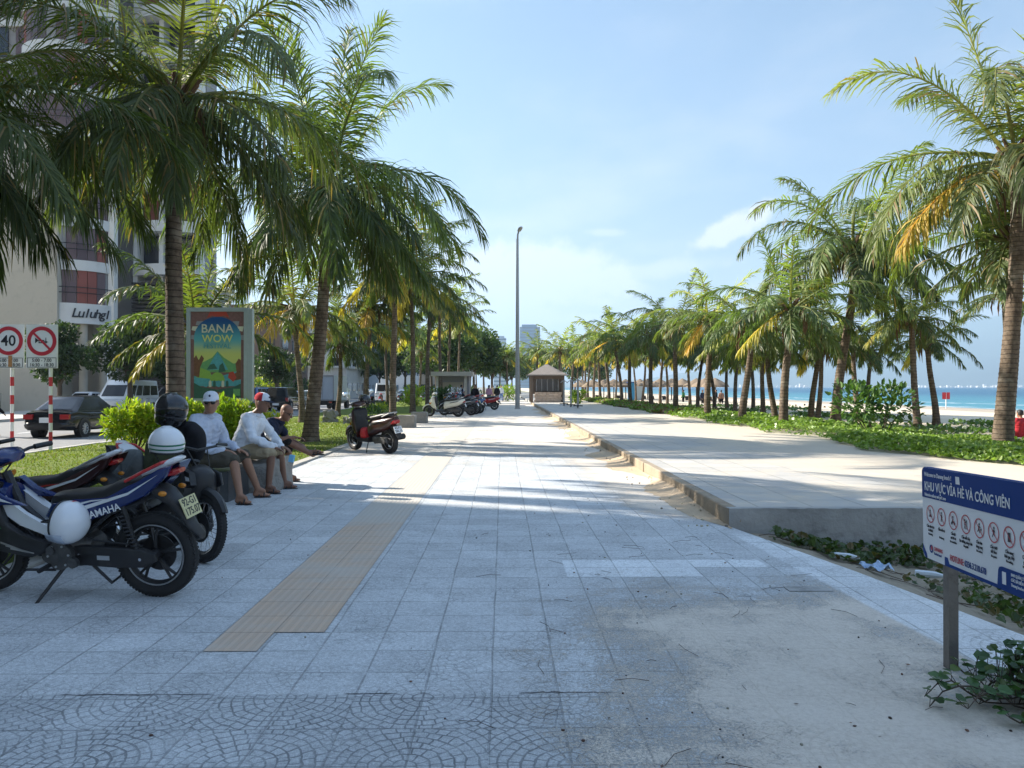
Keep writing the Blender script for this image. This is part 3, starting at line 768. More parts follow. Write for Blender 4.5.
far = [crown_obj('f%d' % i, seed=80 + i, L=3.3, nf=18, nl=26, wl=.085, wind=(-.25, 0), lmax=.8, olds=.1, emax=70, emin=-22, hangk=.85, dark=1.6) for i in range(3)]
# left side
palm(-5.2, 12.0, -.02, 6.0, (.12, 0), .165, cL1, .95, .4, 'tall dark palm whose trunk rises just left of the advertising panel')
palm(-5.15, 20.4, 0, 6.7, (.45, .2), .21, cL2, 1.08, 1.0, 'large palm with a slightly leaning trunk on the lawn right of the seated men')
palm(-6.9, 9.2, -.02, 4.9, (-.2, 0), .16, cL1, .85, 3.6, 'palm outside the left edge whose dark drooping fronds hang over the road signs', nuts=False)
palm(-8.6, 21.5, -.1, 3.2, (0, 0), .16, midl[0], .95, .3, 'low palm with yellow sunlit fronds directly behind the advertising panel', nuts=False)
L_row = [(396, 421, -4.85, 292, 0), (414, 413, -5.1, 285, 0), (427, 409, -5.2, 292, 0)]
ORD = ['first', 'second', 'third', 'fourth', 'fifth', 'sixth', 'seventh', 'eighth', 'ninth', 'tenth', 'eleventh', 'twelfth']
pr = random.Random(99)
rowL = [(-4.8, 33.5, 6.6, 1.2), (-5.05, 43, 7.6, 1.25), (-5.2, 52, 7.6, 1.3), (-5.1, 62, 8.4, 1.35), (-5.2, 73, 8.2, 1.4), (-5.0, 86, 8.4, 1.4), (-5.2, 100, 6.8, 1.1), (-5.1, 118, 7.0, 1.1), (-4.9, 140, 7, 1.1)]
for i, (x, y, h, s) in enumerate(rowL):
    lab = '%s palm beyond the large leaning one in the row along the edge of the walk' % ORD[i] if i < 5 else 'far palm at the distant end of the row along the left edge of the walk'
    palm(x, y, 0, h, (pr.uniform(-.3, .4), 0), .165, (midl if i < 3 else far)[i % 3], s, pr.uniform(0, 6), lab, 'palms along the left edge of the walk', detail=i < 2)
rowM = [(-9.0, 34, 5.0, 1.1), (-8.9, 41, 3.9, .95), (-7.9, 44, 6.2, 1.2), (-9.4, 52, 5.4, 1.2), (-9.6, 63, 6.4, 1.2), (-8.4, 72, 6.6, 1.3), (-9.3, 84, 5.6, 1), (-8.8, 100, 6, 1.1)]
for i, (x, y, h, s) in enumerate(rowM):
    lab = '%s nearest palm standing back on the lawn close to the road' % ORD[i] if i < 4 else 'distant palm standing back on the lawn close to the road'
    palm(x, y, -.1, h, (pr.uniform(-.3, .3), 0), .15, (midl if i < 3 else far)[(i + 1) % 3], s, pr.uniform(0, 6), lab, 'palms on the lawn near the road', detail=i < 2)
# right side
palm(11.3, 17.0, .05, 6.5, (.35, 0), .21, cR1, 1.1, 2.2, 'tallest and nearest palm at the right edge with a thick grey trunk')
palm(12.0, 17.9, .05, 5.0, (.6, .6), .16, mids[1], 1.1, 4.2, 'darker palm trunk close behind the thick one at the right edge')
palm(12.35, 28.0, .05, 6.5, (.7, 0), .19, cR2, 1.15, 2.6, 'tall palm with a big shaggy crown left of the leafy shrub', nuts=False)
front = [(783, 24.0, 3.35, 1.0), (744, 27.7, 3.3, .95), (709, 32.0, 3.6, 1.0), (675, 39, 3.9, 1.05), (652, 45, 4.2, 1.05), (631, 52, 4.2, 1.05), (622, 58, 4.6, 1.1), (609, 64, 4.6, 1.1), (601, 73, 4.9, 1.1), (594, 84, 5.0, 1.1), (588, 97, 5.2, 1.1), (583, 112, 5.4, 1.1), (578, 130, 5.6, 1.1)]
for i, (px, y, h, s) in enumerate(front):
    lab = '%s nearest palm in the front row along the right edge of the terrace' % ORD[i] if i < 7 else 'distant palm at the far end of the front row along the terrace'
    palm(X(px, y), y, .05, h + .45 + pr.uniform(-.25, .3), (pr.uniform(-.45, .35), 0), .155, (mids if i < 6 else far)[i % 3], s, pr.uniform(0, 6), lab, 'palms in the front row right of the terrace', detail=i < 3)
back = [(921, 27, 3.7, .85), (938, 29, 3.0, .75), (860, 33, 3.4, .95), (869, 40, 3.2, .9), (813, 30.5, 3.1, .95), (819, 36, 3.3, .95), (776, 31, 3.1, .9), (763, 38, 3.4, .95), (755, 47, 3.6, 1.0), (735, 44, 3.7, 1), (728, 52, 3.6, 1), (715, 50, 3.7, 1), (698, 50, 3.9, 1), (690, 60, 4.2, 1.05), (668, 66, 4.3, 1.1), (661, 60, 4.5, 1.1), (643, 72, 4.6, 1.1), (636, 85, 4.8, 1.1), (616, 90, 5.0, 1.1), (1013, 31, 5.0, 1.0)]
for i, (px, y, h, s) in enumerate(back):
    if i == 0: lab = 'upright palm with a ringed trunk just right of the leafy shrub'
    elif i == 1: lab = 'thin shorter palm right beside the ringed one near the leafy shrub'
    elif i == 2: lab = 'slim palm rising behind the leafy shrub, its left one'
    elif i == 4: lab = 'paler palm second to the left of the tall shaggy palm'
    else: lab = 'slender palm among those scattered behind the front row towards the beach'
    palm(X(px, y), y, -.02 if y < 35 else -.1, h + .3, (pr.uniform(-.4, .4), 0), .135, (mids if y < 45 else far)[(i * 2 + 1) % 3], s, pr.uniform(0, 6), lab, 'palms scattered behind the front row', nuts=i % 3 == 0, detail=y < 34)
# beyond the kiosk
for i, (px, y, h) in enumerate([(508, 118, 6), (536, 105, 6.4), (560, 95, 6), (572, 100, 6.2), (548, 125, 6.6), (520, 140, 6.5), (562, 150, 7), (500, 160, 7), (585, 118, 6)]):
    palm(X(px, y), y, 0, h, (pr.uniform(-.3, .3), 0), .2, far[i % 3], 1.25, pr.uniform(0, 6), 'palm among the cluster rising behind the little pavilion at the end of the walk', 'palms behind the pavilion', detail=False)
# ------------------------------------------------------------------ leafy stuff
def leaf(mb, p, d, up, l, w, fold=.25, notch=True):
    d = V(d).normalized(); s = d.cross(V(up)); s = s.normalized() if s.length > .01 else V((1, 0, 0)); n = s.cross(d)
    a = p; m1 = p + d * l * .35; tip = p + d * l * (.92 if notch else 1)
    L1 = p + d * l * .12 + s * w * .42 + n * w * fold * .5; L2 = p + d * l * .6 + s * w * .48 + n * w * fold; R1 = p + d * l * .12 - s * w * .42 + n * w * fold * .5; R2 = p + d * l * .6 - s * w * .48 + n * w * fold
    L3 = p + d * l * (1.0 if notch else .85) + s * w * .18 + n * w * fold * .3; R3 = p + d * l * (1.0 if notch else .85) - s * w * .18 + n * w * fold * .3
    b = mb.addv([a, L1, L2, L3, tip, R3, R2, R1, m1])
    mb.face((b, b + 1, b + 2, b + 8)); mb.face((b + 8, b + 2, b + 3, b + 4)); mb.face((b, b + 8, b + 6, b + 7)); mb.face((b + 8, b + 4, b + 5, b + 6))
def quadleaf(mb, p, d, up, l, w):
    d = V(d).normalized(); s = d.cross(V(up)); s = s.normalized() if s.length > .01 else V((1, 0, 0))
    b = mb.addv([p, p + d * l * .5 + s * w * .5, p + d * l, p + d * l * .5 - s * w * .5]); mb.face((b, b + 1, b + 2, b + 3))
def rdir(r, zb=0):
    a = r.uniform(0, 2 * PI); z = r.uniform(-1, 1); q = math.sqrt(1 - z * z); return V((q * math.cos(a), q * math.sin(a), z + zb)).normalized()
r = random.Random(5)
# beach creeper over the ground right of the terrace
def cover_edge(y):
    return 7.75 + .9 * max(0, (15.5 - y) / 3) * .6 + .22 * math.sin(y * 1.1) + .12 * math.sin(y * 3.1)
mb = MB(); mb.usecol = True
def hgt(x, y):
    e = x - cover_edge(y); base = .186 if x < 9.3 else .186 - .12 * min(1, (x - 9.3) / 1.5)
    return base, min(1, max(0, e / .6))
for i in range(60000):
    y = 11.5 + 62 * r.random() ** 2.1; x = cover_edge(y) + (4.2 if y < 36 else 2.4) * r.random() ** .95
    base, k = hgt(x, y)
    cl = .5 + .5 * math.sin(x * 2.3 + 1.3 * math.sin(y * 1.7)) * math.sin(y * 1.9 + x)
    patch = math.sin(x * 1.1 + y * .45) + math.sin(y * .8 - x * .7)
    if patch < -1.35 and r.random() < .75: continue
    top = (.05 + .16 * k) * (.6 + .55 * cl)
    z = base + top * (1 - .6 * r.random() ** 2) + .01
    dry = y > 36 and r.random() < .33
    q = r.uniform(.75, 1.25); mb.col = (.17 * q, .27 * q, .05 * q) if not dry else (.24 * q, .15 * q, .10 * q)
    if r.random() < .18 and not dry: mb.col = (.24 * q, .34 * q, .07 * q)
    l = r.uniform(.06, .10) * (1 if y < 22 else 1.5 if y < 36 else 2.4)
    d = rdir(r, .35); d.z = abs(d.z) * .6 + .05
    (leaf if y < 19 else quadleaf)(mb, V((x, y, z)), d, (r.uniform(-.7, .7), r.uniform(-.7, .7), 1), l, l * 1.0)
for i in range(9000):     # far patches on the sand between the trunks
    y = r.uniform(24, 60); x = 12.2 + 8 * r.random()
    if math.sin(x * .9 + y * .3) + math.sin(y * .55 - x * .4) < .35: continue
    q = r.uniform(.7, 1.2); mb.col = (.09 * q, .17 * q, .035 * q); l = r.uniform(.12, .2)
    quadleaf(mb, V((x, y, -.02 + .12 * r.random())), rdir(r, .6), (r.uniform(-.7, .7), r.uniform(-.7, .7), 1), l, l)
tag(mb.build('ground_cover', 'vine_leaf', smooth=0), 'bright green beach creeper carpeting the ground right of the terrace', 'ground cover', kind='stuff')
# creeper in the sunken bed
mb = MB(); mb.usecol = True
def bedz(x, y):
    e = max(0, min(1, (x - (2.9 + (7 - y) * .19)) / .8)); return -.06 - .22 * e
def bedpatch(cx, cy, rx, ry, n, l0, hh):
    for i in range(n):
        a = r.uniform(0, 2 * PI); q = r.random() ** .6; x = cx + rx * q * math.cos(a); y = cy + ry * q * math.sin(a)
        if x < 2.44 + max(0, (8.13 - y)) * .21 + .04 or y > 8.12: continue
        k = r.uniform(.6, 1.2); mb.col = (.05 * k, .09 * k, .025 * k) if r.random() < .8 else (.12, .10, .04)
        l = l0 * r.uniform(.7, 1.3); d = rdir(r, .3); d.z = abs(d.z) * .7
        leaf(mb, V((x, y, bedz(x, y) + r.uniform(.0, hh) + .01)), d, (r.uniform(-.8, .8), r.uniform(-.8, .8), 1), l, l)
bedpatch(3.6, 7.7, .9, .35, 620, .06, .12); bedpatch(3.3, 7.3, .35, .3, 130, .055, .07); bedpatch(4.0, 6.3, .6, .5, 130, .055, .1)
bedpatch(3.9, 5.4, .5, .5, 190, .06, .1); bedpatch(4.6, 7.2, .6, .6, 260, .06, .12); bedpatch(3.5, 4.9, .25, .5, 60, .05, .06); bedpatch(4.6, 5.6, .6, .9, 240, .06, .1)
bedpatch(3.75, 4.3, .4, .5, 110, .055, .08)
for i in range(60):
    x = r.uniform(3.0, 4.9); y = r.uniform(4, 7.9); 
    if x < 2.5 + (8.13 - y) * .21: continue
    a = r.uniform(0, 6.28); pts = [V((x, y, bedz(x, y) + .02))]
    for k in range(5): a += r.uniform(-.6, .6); q = pts[-1] + V((math.cos(a), math.sin(a), 0)) * .1; q.z = bedz(q.x, q.y) + r.uniform(.01, .05); pts.append(q)
    if min(p.x - 2.5 - (8.13 - p.y) * .21 for p in pts) < 0: continue
    mb.col = (.10, .07, .045); mb.tube(pts, .004, 3, False)
tag(mb.build('bed_creeper', 'vine_leaf', smooth=0), 'sparse creeper growing in the sunken sandy bed below the terrace front', 'ground cover', kind='stuff')
# vine at the foot of the sign post
vr = empty('creeping_vine', (2.62, 3.6, 0)); tag(vr, 'round leaved vine spreading over the paving at the foot of the sign post', 'plant')
mb = MB(); mb.usecol = True; ms = MB()
r = random.Random(12)
stems = []
for k in range(46):
    a = r.uniform(-PI, PI); p = V((r.uniform(-.15, .75), r.uniform(-.12, .12), .02)); pts = [p.copy()]
    if k < 8: a = PI + r.uniform(-.6, .4)
    L_ = r.uniform(.25, .55)
    for q in range(7):
        a += r.uniform(-.35, .35); p = p + V((math.cos(a) * L_ / 7, math.sin(a) * L_ / 7 * .6, 0)); p.z = max(.01, .02 + .06 * math.sin(q * .8 + k) + .03 * r.random()); pts.append(p.copy())
    ms.tube(pts, [.004] * 7 + [.002], 4, False); stems.append(pts)
for pts in stems:
    for p in pts:
        for z in range(3 if pts[0].x > -.1 else 2):
            h = r.uniform(.02, .13 if abs(p.x - .2) < .5 else .05); q = p + V((r.uniform(-.05, .05), r.uniform(-.05, .05), h))
            ms.tube([p, q], .002, 3, False); k = r.uniform(.7, 1.25)
            mb.col = (.075 * k, .15 * k, .045 * k) if r.random() < .85 else (.13 * k, .18 * k, .045 * k)
            d = rdir(r, 0); d.z = r.uniform(-.3, .35); l = r.uniform(.035, .065)
            leaf(mb, q, d, (r.uniform(-.6, .6), r.uniform(-.6, .6), 1), l, l * 1.05, fold=.18)
ms.build('stems', 'bark', vr, smooth=40); mb.build('leaves', 'vine_leaf', vr, smooth=0)

def bush(name, c, rx, ry, h, n, leafl, cols, label, cat, parentless=True, wl=.45, seed=1, group=None, stalks=True):
    r = random.Random(seed); t = empty(name, c); tag(t, label, cat, group); mb = MB(); mb.usecol = True
    lob = [(r.uniform(-.6, .6) * rx, r.uniform(-.6, .6) * ry, r.uniform(.45, .8) * h, r.uniform(.28, .45)) for _ in range(9)]
    for i in range(n):
        lx, ly, lz, lr = lob[i % 9]; d = rdir(r); q = r.random() ** .35
        p = V((lx + d.x * q * lr * rx * 1.3, ly + d.y * q * lr * ry * 1.3, lz + d.z * q * lr * h))
        if p.z < .03: p.z = r.uniform(.03, .3) * h
        k = r.uniform(.75, 1.25); c_ = cols[0] if r.random() < .7 else cols[1]; mb.col = tuple(v * k for v in c_)
        l = leafl * r.uniform(.7, 1.25); dd = (d + rdir(r) * .8 + V((0, 0, .45))).normalized()
        leaf(mb, p, dd, (r.uniform(-.6, .6), r.uniform(-.6, .6), 1), l, l * wl, notch=False)
    mb.build('leaves', 'vine_leaf', t, smooth=0)
    if stalks:
        ms = MB()
        for lx, ly, lz, lr in lob: ms.tube([(lx * .2, ly * .2, 0), (lx * .6, ly * .6, lz * .5), (lx, ly, lz)], [.02, .015, .006], 5)
        ms.build('stems', 'bark', t, smooth=40)
    return t
YG = ((.24, .36, .03), (.42, .46, .05)); DG = ((.045, .10, .03), (.09, .17, .045))
bush('hedge_bush', (X(136, 18.6), 18.6, -.1), .62, .55, 1.15, 2600, .13, YG, 'round yellow green bush at the left end of the hedge, alone left of the helmets', 'bush', seed=2)
bush('hedge_bush', (X(196, 18.2), 18.2, -.1), .42, .5, 1.15, 1700, .13, YG, 'yellow green bush between the helmets and the man in the white cap', 'bush', seed=3)
bush('hedge_bush', (X(235, 18.1), 18.1, -.1), .55, .5, 1.2, 2300, .13, YG, 'yellow green bush below the right half of the advertising panel', 'bush', seed=4)
bush('hedge_bush', (X(272, 18.6), 18.6, -.1), .4, .4, .85, 1300, .12, YG, 'low bush behind the bald man at the right end of the hedge', 'bush', seed=5)
bush('leafy_shrub', (X(880, 20.5), 20.5, .05), 1.2, .9, 1.5, 620, .19, ((.07, .14, .035), (.13, .22, .055)), 'tall dark leafy shrub rising from the creeper between the palm trunks', 'shrub', seed=6, wl=.5)
bush('low_shrub', (X(575, 62) , 60, .1), .7, .7, 1.1, 500, .22, YG, 'bright green shrub at the base of the little pavilion', 'shrub', seed=7)
for i, (px, y, s) in enumerate([(418, 60, 1.3), (470, 70, 1.6), (505, 80, 1.4), (442, 57, 1.2)]):
    bush('low_shrub', (X(px, y), y, -.05), s, s, 1.5, 500, .26, YG if i % 2 == 0 else DG, ['yellow green shrub between far palms left of the white scooter', 'shrub near the end of the parked bike row', 'bright shrub beside the distant walkers', 'dark shrub in front of the flat roofed shelter'][i], 'shrub', seed=20 + i)
for i in range(9):
    y = 40 + i * 6.5
    bush('clipped_shrub', (-7.2 - (i % 3) * .6, y, -.08), .9, .5, .55, 260, .16, YG if i % 2 else DG, 'low clipped shrub on the lawn beyond the palms beside the parked bikes', 'shrub', seed=40 + i, group='low shrubs along the lawn', stalks=False)

def tree_mesh(seed, h, rad, n, ll, cols, squash=.75):
    r = random.Random(seed); mb = MB(); mb.usecol = True
    lobs = []
    for i in range(16):
        d = rdir(r); q = r.uniform(.3, .85); lobs.append((V((d.x * q * rad, d.y * q * rad, h * .68 + d.z * q * rad * squash)), rad * r.uniform(.28, .42)))
    for i in range(n):
        c, lr = lobs[i % 16]; d = rdir(r); q = r.random() ** .3; p = c + V((d.x * lr * q, d.y * lr * q, d.z * lr * q * .8))
        k = r.uniform(.7, 1.25); c_ = cols[0] if r.random() < .75 else cols[1]; mb.col = tuple(v * k for v in c_)
        l = ll * r.uniform(.7, 1.3); quadleaf(mb, p, (d + rdir(r)).normalized(), rdir(r), l, l * .6)
    ms = MB(); ms.tube([(0, 0, -.3), (.05, .05, h * .3), (0, .1, h * .55)], [.22, .15, .12], 10)
    for c, lr in lobs: ms.tube([(0, .05, h * (.3 + .15 * r.random())), c * .5 + V((0, 0, h * .28)), c], [.09, .05, .015], 6)
    return mb, ms
TM = []
for i, (h, rad, n, ll, cols) in enumerate([(6.5, 2.6, 5200, .28, ((.035, .065, .02), (.06, .10, .03))), (7.5, 3.2, 5200, .34, ((.045, .085, .025), (.09, .13, .035))), (9, 4.0, 5200, .42, ((.05, .09, .025), (.10, .14, .04)))]):
    a, b_ = tree_mesh(i + 3, h, rad, n, ll, cols); oa = a.build('crown', 'tree_leaf', smooth=0); ob = b_.build('trunk', 'bark', smooth=50)
    TM.append((oa.data, ob.data)); bpy.data.objects.remove(oa); bpy.data.objects.remove(ob)
def tree(x, y, k, sc, rz, label, group=None, z=-.2, name='broadleaf_tree'):
    t = empty(name, (x, y, z), rz, sc=sc); tag(t, label, 'tree', group); link('trunk', TM[k][1], t); link('crown', TM[k][0], t); return t
tree(X(62, 44), 44, 0, .82, .3, 'dark street tree in front of the beige wall behind the black sedan')
tree(X(133, 47), 47, 0, .95, 2.0, 'dark street tree standing behind the white van')
tree(X(160, 50), 52, 0, .72, 4.0, 'small dark tree left of the tall near palm trunk by the parked cars')
tree(X(277, 72), 72, 0, .85, 4.4, 'dark round tree in front of the white building seen right of the panel')
for i, (px, y, k, s) in enumerate([(450, 95, 2, 1.0), (474, 105, 2, 1.15), (432, 110, 2, 1.1), (492, 120, 1, 1.2), (405, 120, 2, 1.1), (462, 130, 2, 1.3), (380, 130, 2, 1.0), (484, 150, 2, 1.2), (350, 135, 2, 1.0), (320, 130, 1, 1.1), (236, 80, 1, .8)]):
    tree(X(px, y), y, k, s, i * 1.3, 'green broadleaf tree in the mass of trees beyond the palms on the left', 'trees beyond the palms on the left')
for i, (px, y, k, s) in enumerate([(575, 170, 2, 1.1), (548, 190, 2, 1.2), (600, 200, 2, 1.0), (512, 200, 2, 1.2), (530, 220, 2, 1.3)]):
    tree(X(px, y), y, k, s, i * 1.3, 'distant broadleaf tree closing the view behind the pavilion', 'trees closing the view behind the pavilion')
# hedge strip across the road
for i, y in enumerate(range(64, 130, 7)):
    bush('roadside_shrub', (-28.5 - (i % 2), y, -.2), 2.6, 1.2, 2.6, 500, .45, YG if i % 3 == 1 else DG, 'leafy shrub in the green strip across the road behind the parked cars', 'shrub', seed=70 + i, group='shrubs in the strip across the road', stalks=False)

# ------------------------------------------------------------------ buildings
def win_panel(mb, fr, x0, x1, z0, z1, y, rows=1): pass
# curved front hotel
hb = empty('hotel_building', (-29.7, 60, 0)); tag(hb, 'tall hotel with a rounded glazed corner and white grid facade behind the near palms', 'building')
cx, cy, cr = -2.9, 0, 3.2      # rounded corner (local)
mb = MB(); mb.box(-20, -2.0, -5.6, 1, -.5, 19.5); mb.build('beige_wall', 'wall_beige', hb, smooth=0)
mb = MB(); mb.box(-20, -3.5, -1.2, 12, 19.6, 46); mb.build('upper_wall', 'wall_grey', hb, smooth=0)
for f in range(8):
    for k in range(4):
        mb = MB(); x_ = -18.5 + k * 3.6; mb.box(x_, x_ + 3.0, -1.32, -1.15, 20.6 + f * 3.15, 22.9 + f * 3.15); mb.build('window', ['blind_mauve', 'blind_plum', 'window_dark', 'blind_mauve'][(f + k * 2) % 4], hb, smooth=0)
for f in range(8):
    mb = MB(); mb.box(-20, -3.6, -1.5, -1.2, 19.7 + f * 3.15, 20.3 + f * 3.15); mb.build('ledge', 'wall_white', hb, smooth=0)
A0, A1 = R(-178), R(-8)
def arcwall(r, z0, z1, n=36, t=.25):
    m = MB(); rs = []
    for k in range(n + 1):
        a = A0 + (A1 - A0) * k / n; c, s = math.cos(a), math.sin(a)
        rs.append([V((cx + r * c, cy + r * s - 2, z0)), V((cx + r * c, cy + r * s - 2, z1)), V((cx + (r - t) * c, cy + (r - t) * s - 2, z1)), V((cx + (r - t) * c, cy + (r - t) * s - 2, z0))])
    m.rings(rs); return m
fl0 = 6.2
m = arcwall(cr + .25, fl0, fl0 + 1.35); m.build('name_fascia', 'wall_white', hb, smooth=30)
arcwall(cr + .35, fl0 - .12, fl0).build('fascia_lip', 'wall_white', hb, smooth=30)
NF = 12; FH = 3.15
for f in range(NF):
    z = fl0 + 1.35 + f * FH
    arcwall(cr + .12, z + 2.4, z + FH, t=.4).build('spandrel_band', 'wall_white', hb, smooth=30)
    gm = MB(); nn = 14
    for k in range(nn):
        a0 = A0 + (A1 - A0) * (k + .03) / nn; a1 = A0 + (A1 - A0) * (k + .97) / nn
        p = [V((cx + cr * math.cos(a), cy + cr * math.sin(a) - 2, 0)) for a in (a0, a1)]
        q = [V((cx + (cr - .1) * math.cos(a), cy + (cr - .1) * math.sin(a) - 2, 0)) for a in (a0, a1)]
        gm.cur = rnd.choice([0, 0, 1, 1, 0, 2, 3]) ; zz = [V((0, 0, z)), V((0, 0, z + 2.4))]
        gm.rings([[p[0] + zz[0], p[1] + zz[0], p[1] + zz[1], p[0] + zz[1]], [q[0] + zz[0], q[1] + zz[0], q[1] + zz[1], q[0] + zz[1]]])
    gm.build('window', ['blind_mauve', 'blind_plum', 'blind_red', 'wall_grey'], hb, smooth=0)
    rl = MB()
    for zz in (.75, 1.15):
        rl.tube([V((cx + (cr + .3) * math.cos(a), cy + (cr + .3) * math.sin(a) - 2, z + zz)) for a in [A0 + (A1 - A0) * k / 24 for k in range(25)]], .035, 5)
    rl.build('balcony_rail', 'dark_metal', hb, smooth=40)
mb = MB(); mb.box(cx + cr - .1, cx + cr + .32, -2.9, -2.3, -.3, 46); mb.build('white_fin', 'white_paint', hb, smooth=0)
# entrance level: columns, canopy, doors
for a in (-150, -115, -80, -48, -20):
    mb = MB(); c = V((cx + (cr - .2) * math.cos(R(a)), cy + (cr - .2) * math.sin(R(a)) - 2, 0)); mb.cyl((c.x, c.y, -.4), (c.x, c.y, fl0), .28, n=16); mb.build('column', 'wall_beige', hb, smooth=40)
m = MB(); m.lathe([(cr - 1.4, -.4), (cr - 1.4, fl0)], (cx, cy - 2, 0), n=24); m.build('entrance_wall', 'wall_tan', hb)
for a in (-110, -92, -66):
    c = V((cx + (cr - 1.35) * math.cos(R(a)), cy + (cr - 1.35) * math.sin(R(a)) - 2, 0)); mb = MB()
    mb.box(-.6, .6, -.06, .06, -.2, 3.4, Matrix.Translation(c) @ Matrix.Rotation(R(a + 90), 4, 'Z')); mb.build('door', 'window_dark', hb, smooth=0)
mb = MB(); mb.box(-1.6, .6, -7.0, -4.4, 3.75, 4.15); mb.box(-1.7, .7, -7.1, -4.3, 4.15, 4.22); mb.build('entrance_canopy', 'louvre', hb, smooth=0)
# script lettering on the fascia, bent round it letter by letter
word = 'Luluhgl'
for i, ch in enumerate('Luluhgl'):
    a = R(-58 + i * 6.2); rr = cr + .29; o = (cx + rr * math.cos(a), cy + rr * math.sin(a) - 2, fl0 + .62)
    M = frameM(o, (-math.sin(a), math.cos(a), 0), (.25 * -math.sin(a), .25 * math.cos(a), 1))
    textmesh(ch, .95, 'fascia_letter', 'ink', hb, M, thick=.02)
# grid facade right of the fin, with balconies
gx0, gx1 = .72, 5.9
mb = MB(); mb.box(-1.2, gx1, 1.2, 3.4, -.4, 46); mb.build('recessed_wall', 'wall_grey', hb, smooth=0)
mb = MB()
for xx in (.9, 2.9, 5.7): mb.box(xx - .17, xx + .17, -.15, 1.1, 9.6, 46)
mb.build('white_mullions', 'wall_white', hb, smooth=0)
for f in range(11):
    z = 10.2 + f * 3.35; m = MB(); rs = []
    for k in range(17):
        s = k / 16; xx = gx0 + (gx1 - gx0) * s; bow = -.9 * math.sin(PI * s)
        rs.append([V((xx, -.2 + bow, z)), V((xx, -.2 + bow, z + .85)), V((xx, .3, z + .85)), V((xx, .3, z))])
    m.rings(rs); m.build('balcony_band', 'wall_white', hb, smooth=30)
    for k, xx in enumerate((.9, 2.9)):
        w_ = 2.0 if k == 0 else 2.8
        wm = MB(); wm.box(xx + .2, xx + w_ - .2, .85, 1.15, z + .9, z + 3.3); wm.build('window', ['window_dark', 'blind_mauve', 'window_dark', 'blind_red', 'blind_plum'][(f * 3 + k * 2) % 5], hb, smooth=0)
mb = MB()
for k in range(32): z = .2 + k * .3; mb.box(gx0, gx1 + .3, -.4, .2, z, z + .17)
mb.build('louvre_screen', 'louvre', hb, smooth=0)
mb = MB(); mb.box(gx0, gx1 + .3, .3, 6, -.4, 9.9); mb.build('podium', 'wall_grey', hb, smooth=0)
# low garden wall and steps before the beige part
lw = MB(); lw.box(-46, -33, 50, 50.4, -.3, 1.1); o = lw.build('garden_wall', 'wall_tan', smooth=0); tag(o, 'low tan wall at the foot of the beige hotel wall', 'wall')

# neighbouring block outside the left edge: its shadow covers the foreground
nbk = empty('tower_block', (-38, -4, 0)); tag(nbk, 'tall pale block standing across the road outside the left edge', 'building')
mb = MB(); mb.box(-8, 7, -70, 25.2, -.5, 48); mb.build('wall', 'wall_beige', nbk, smooth=0)
for f in range(14):
    mb = MB(); z = 2.2 + f * 3.2; mb.box(6.95, 7.06, -69, 24.5, z, z + 1.7); mb.build('window_band', 'window_dark', nbk, smooth=0)

def block(name, x, y, w_, d, h, m, wm, rows, cols, label, group=None, wz=1.3, roof=None, extra=None):
    t = empty(name, (x, y, -.4)); tag(t, label, 'building', group)
    mb = MB(); mb.box(-w_ / 2, w_ / 2, 0, d, 0, h); mb.box(-w_ / 2 - .15, w_ / 2 + .15, -.15, d + .15, h, h + .5); mb.build('wall', m, t, smooth=0)
    fh = h / rows; cw = w_ / cols; dw = d / max(2, int(d / 4)); nd = max(2, int(d / 4))
    for a in range(rows):
        for b in range(cols):
            f = MB(); xc = -w_ / 2 + (b + .5) * cw; zc = (a + .5) * fh
            f.box(xc - cw * .3, xc + cw * .3, -.06, .05, zc - wz / 2, zc + wz / 2)
            o = f.build('window', wm, t, smooth=0)
            s = MB(); s.box(xc - cw * .33, xc + cw * .33, -.16, .0, zc - wz / 2 - .12, zc - wz / 2 - .02); s.build('sill', m, o, smooth=0)
        for b in range(nd):
            f = MB(); yc = (b + .5) * dw; f.box(w_ / 2 - .05, w_ / 2 + .06, yc - dw * .28, yc + dw * .28, (a + .5) * fh - wz / 2, (a + .5) * fh + wz / 2); f.build('window', wm, t, smooth=0)
    if roof: mb = MB(); mb.box(-w_ / 2 - .4, w_ / 2 + .4, -.4, d, h * roof, h * roof + .35); mb.build('ledge', 'wall_white', t, smooth=0)
    return t
block('white_building', X(292, 118), 118, 17, 16, 11.5, 'wall_white', 'window_dark', 3, 5, 'white two tone building with small windows right of the advertising panel', roof=.42)
block('grey_building', X(240, 120), 126, 9, 14, 12.5, 'wall_bluegrey', 'window_blue', 4, 3, 'blue grey building left of the white one')
block('blue_building', X(345, 135), 135, 8, 12, 10, 'wall_bluegrey', 'window_blue', 3, 3, 'bluish house front with a window seen between the palm trunks')
block('pale_building', X(385, 160), 165, 11, 14, 17, 'wall_white', 'window_blue', 5, 4, 'pale narrow building rising between far palms on the left')
block('tan_building', X(420, 170), 180, 9, 14, 15, 'wall_tan', 'window_dark', 4, 3, 'tan building half hidden behind the far palms on the left')
block('brown_building', X(200, 92), 98, 16, 14, 12, 'wall_brown', 'window_dark', 4, 5, 'dark brown building behind the tall near palm trunk')
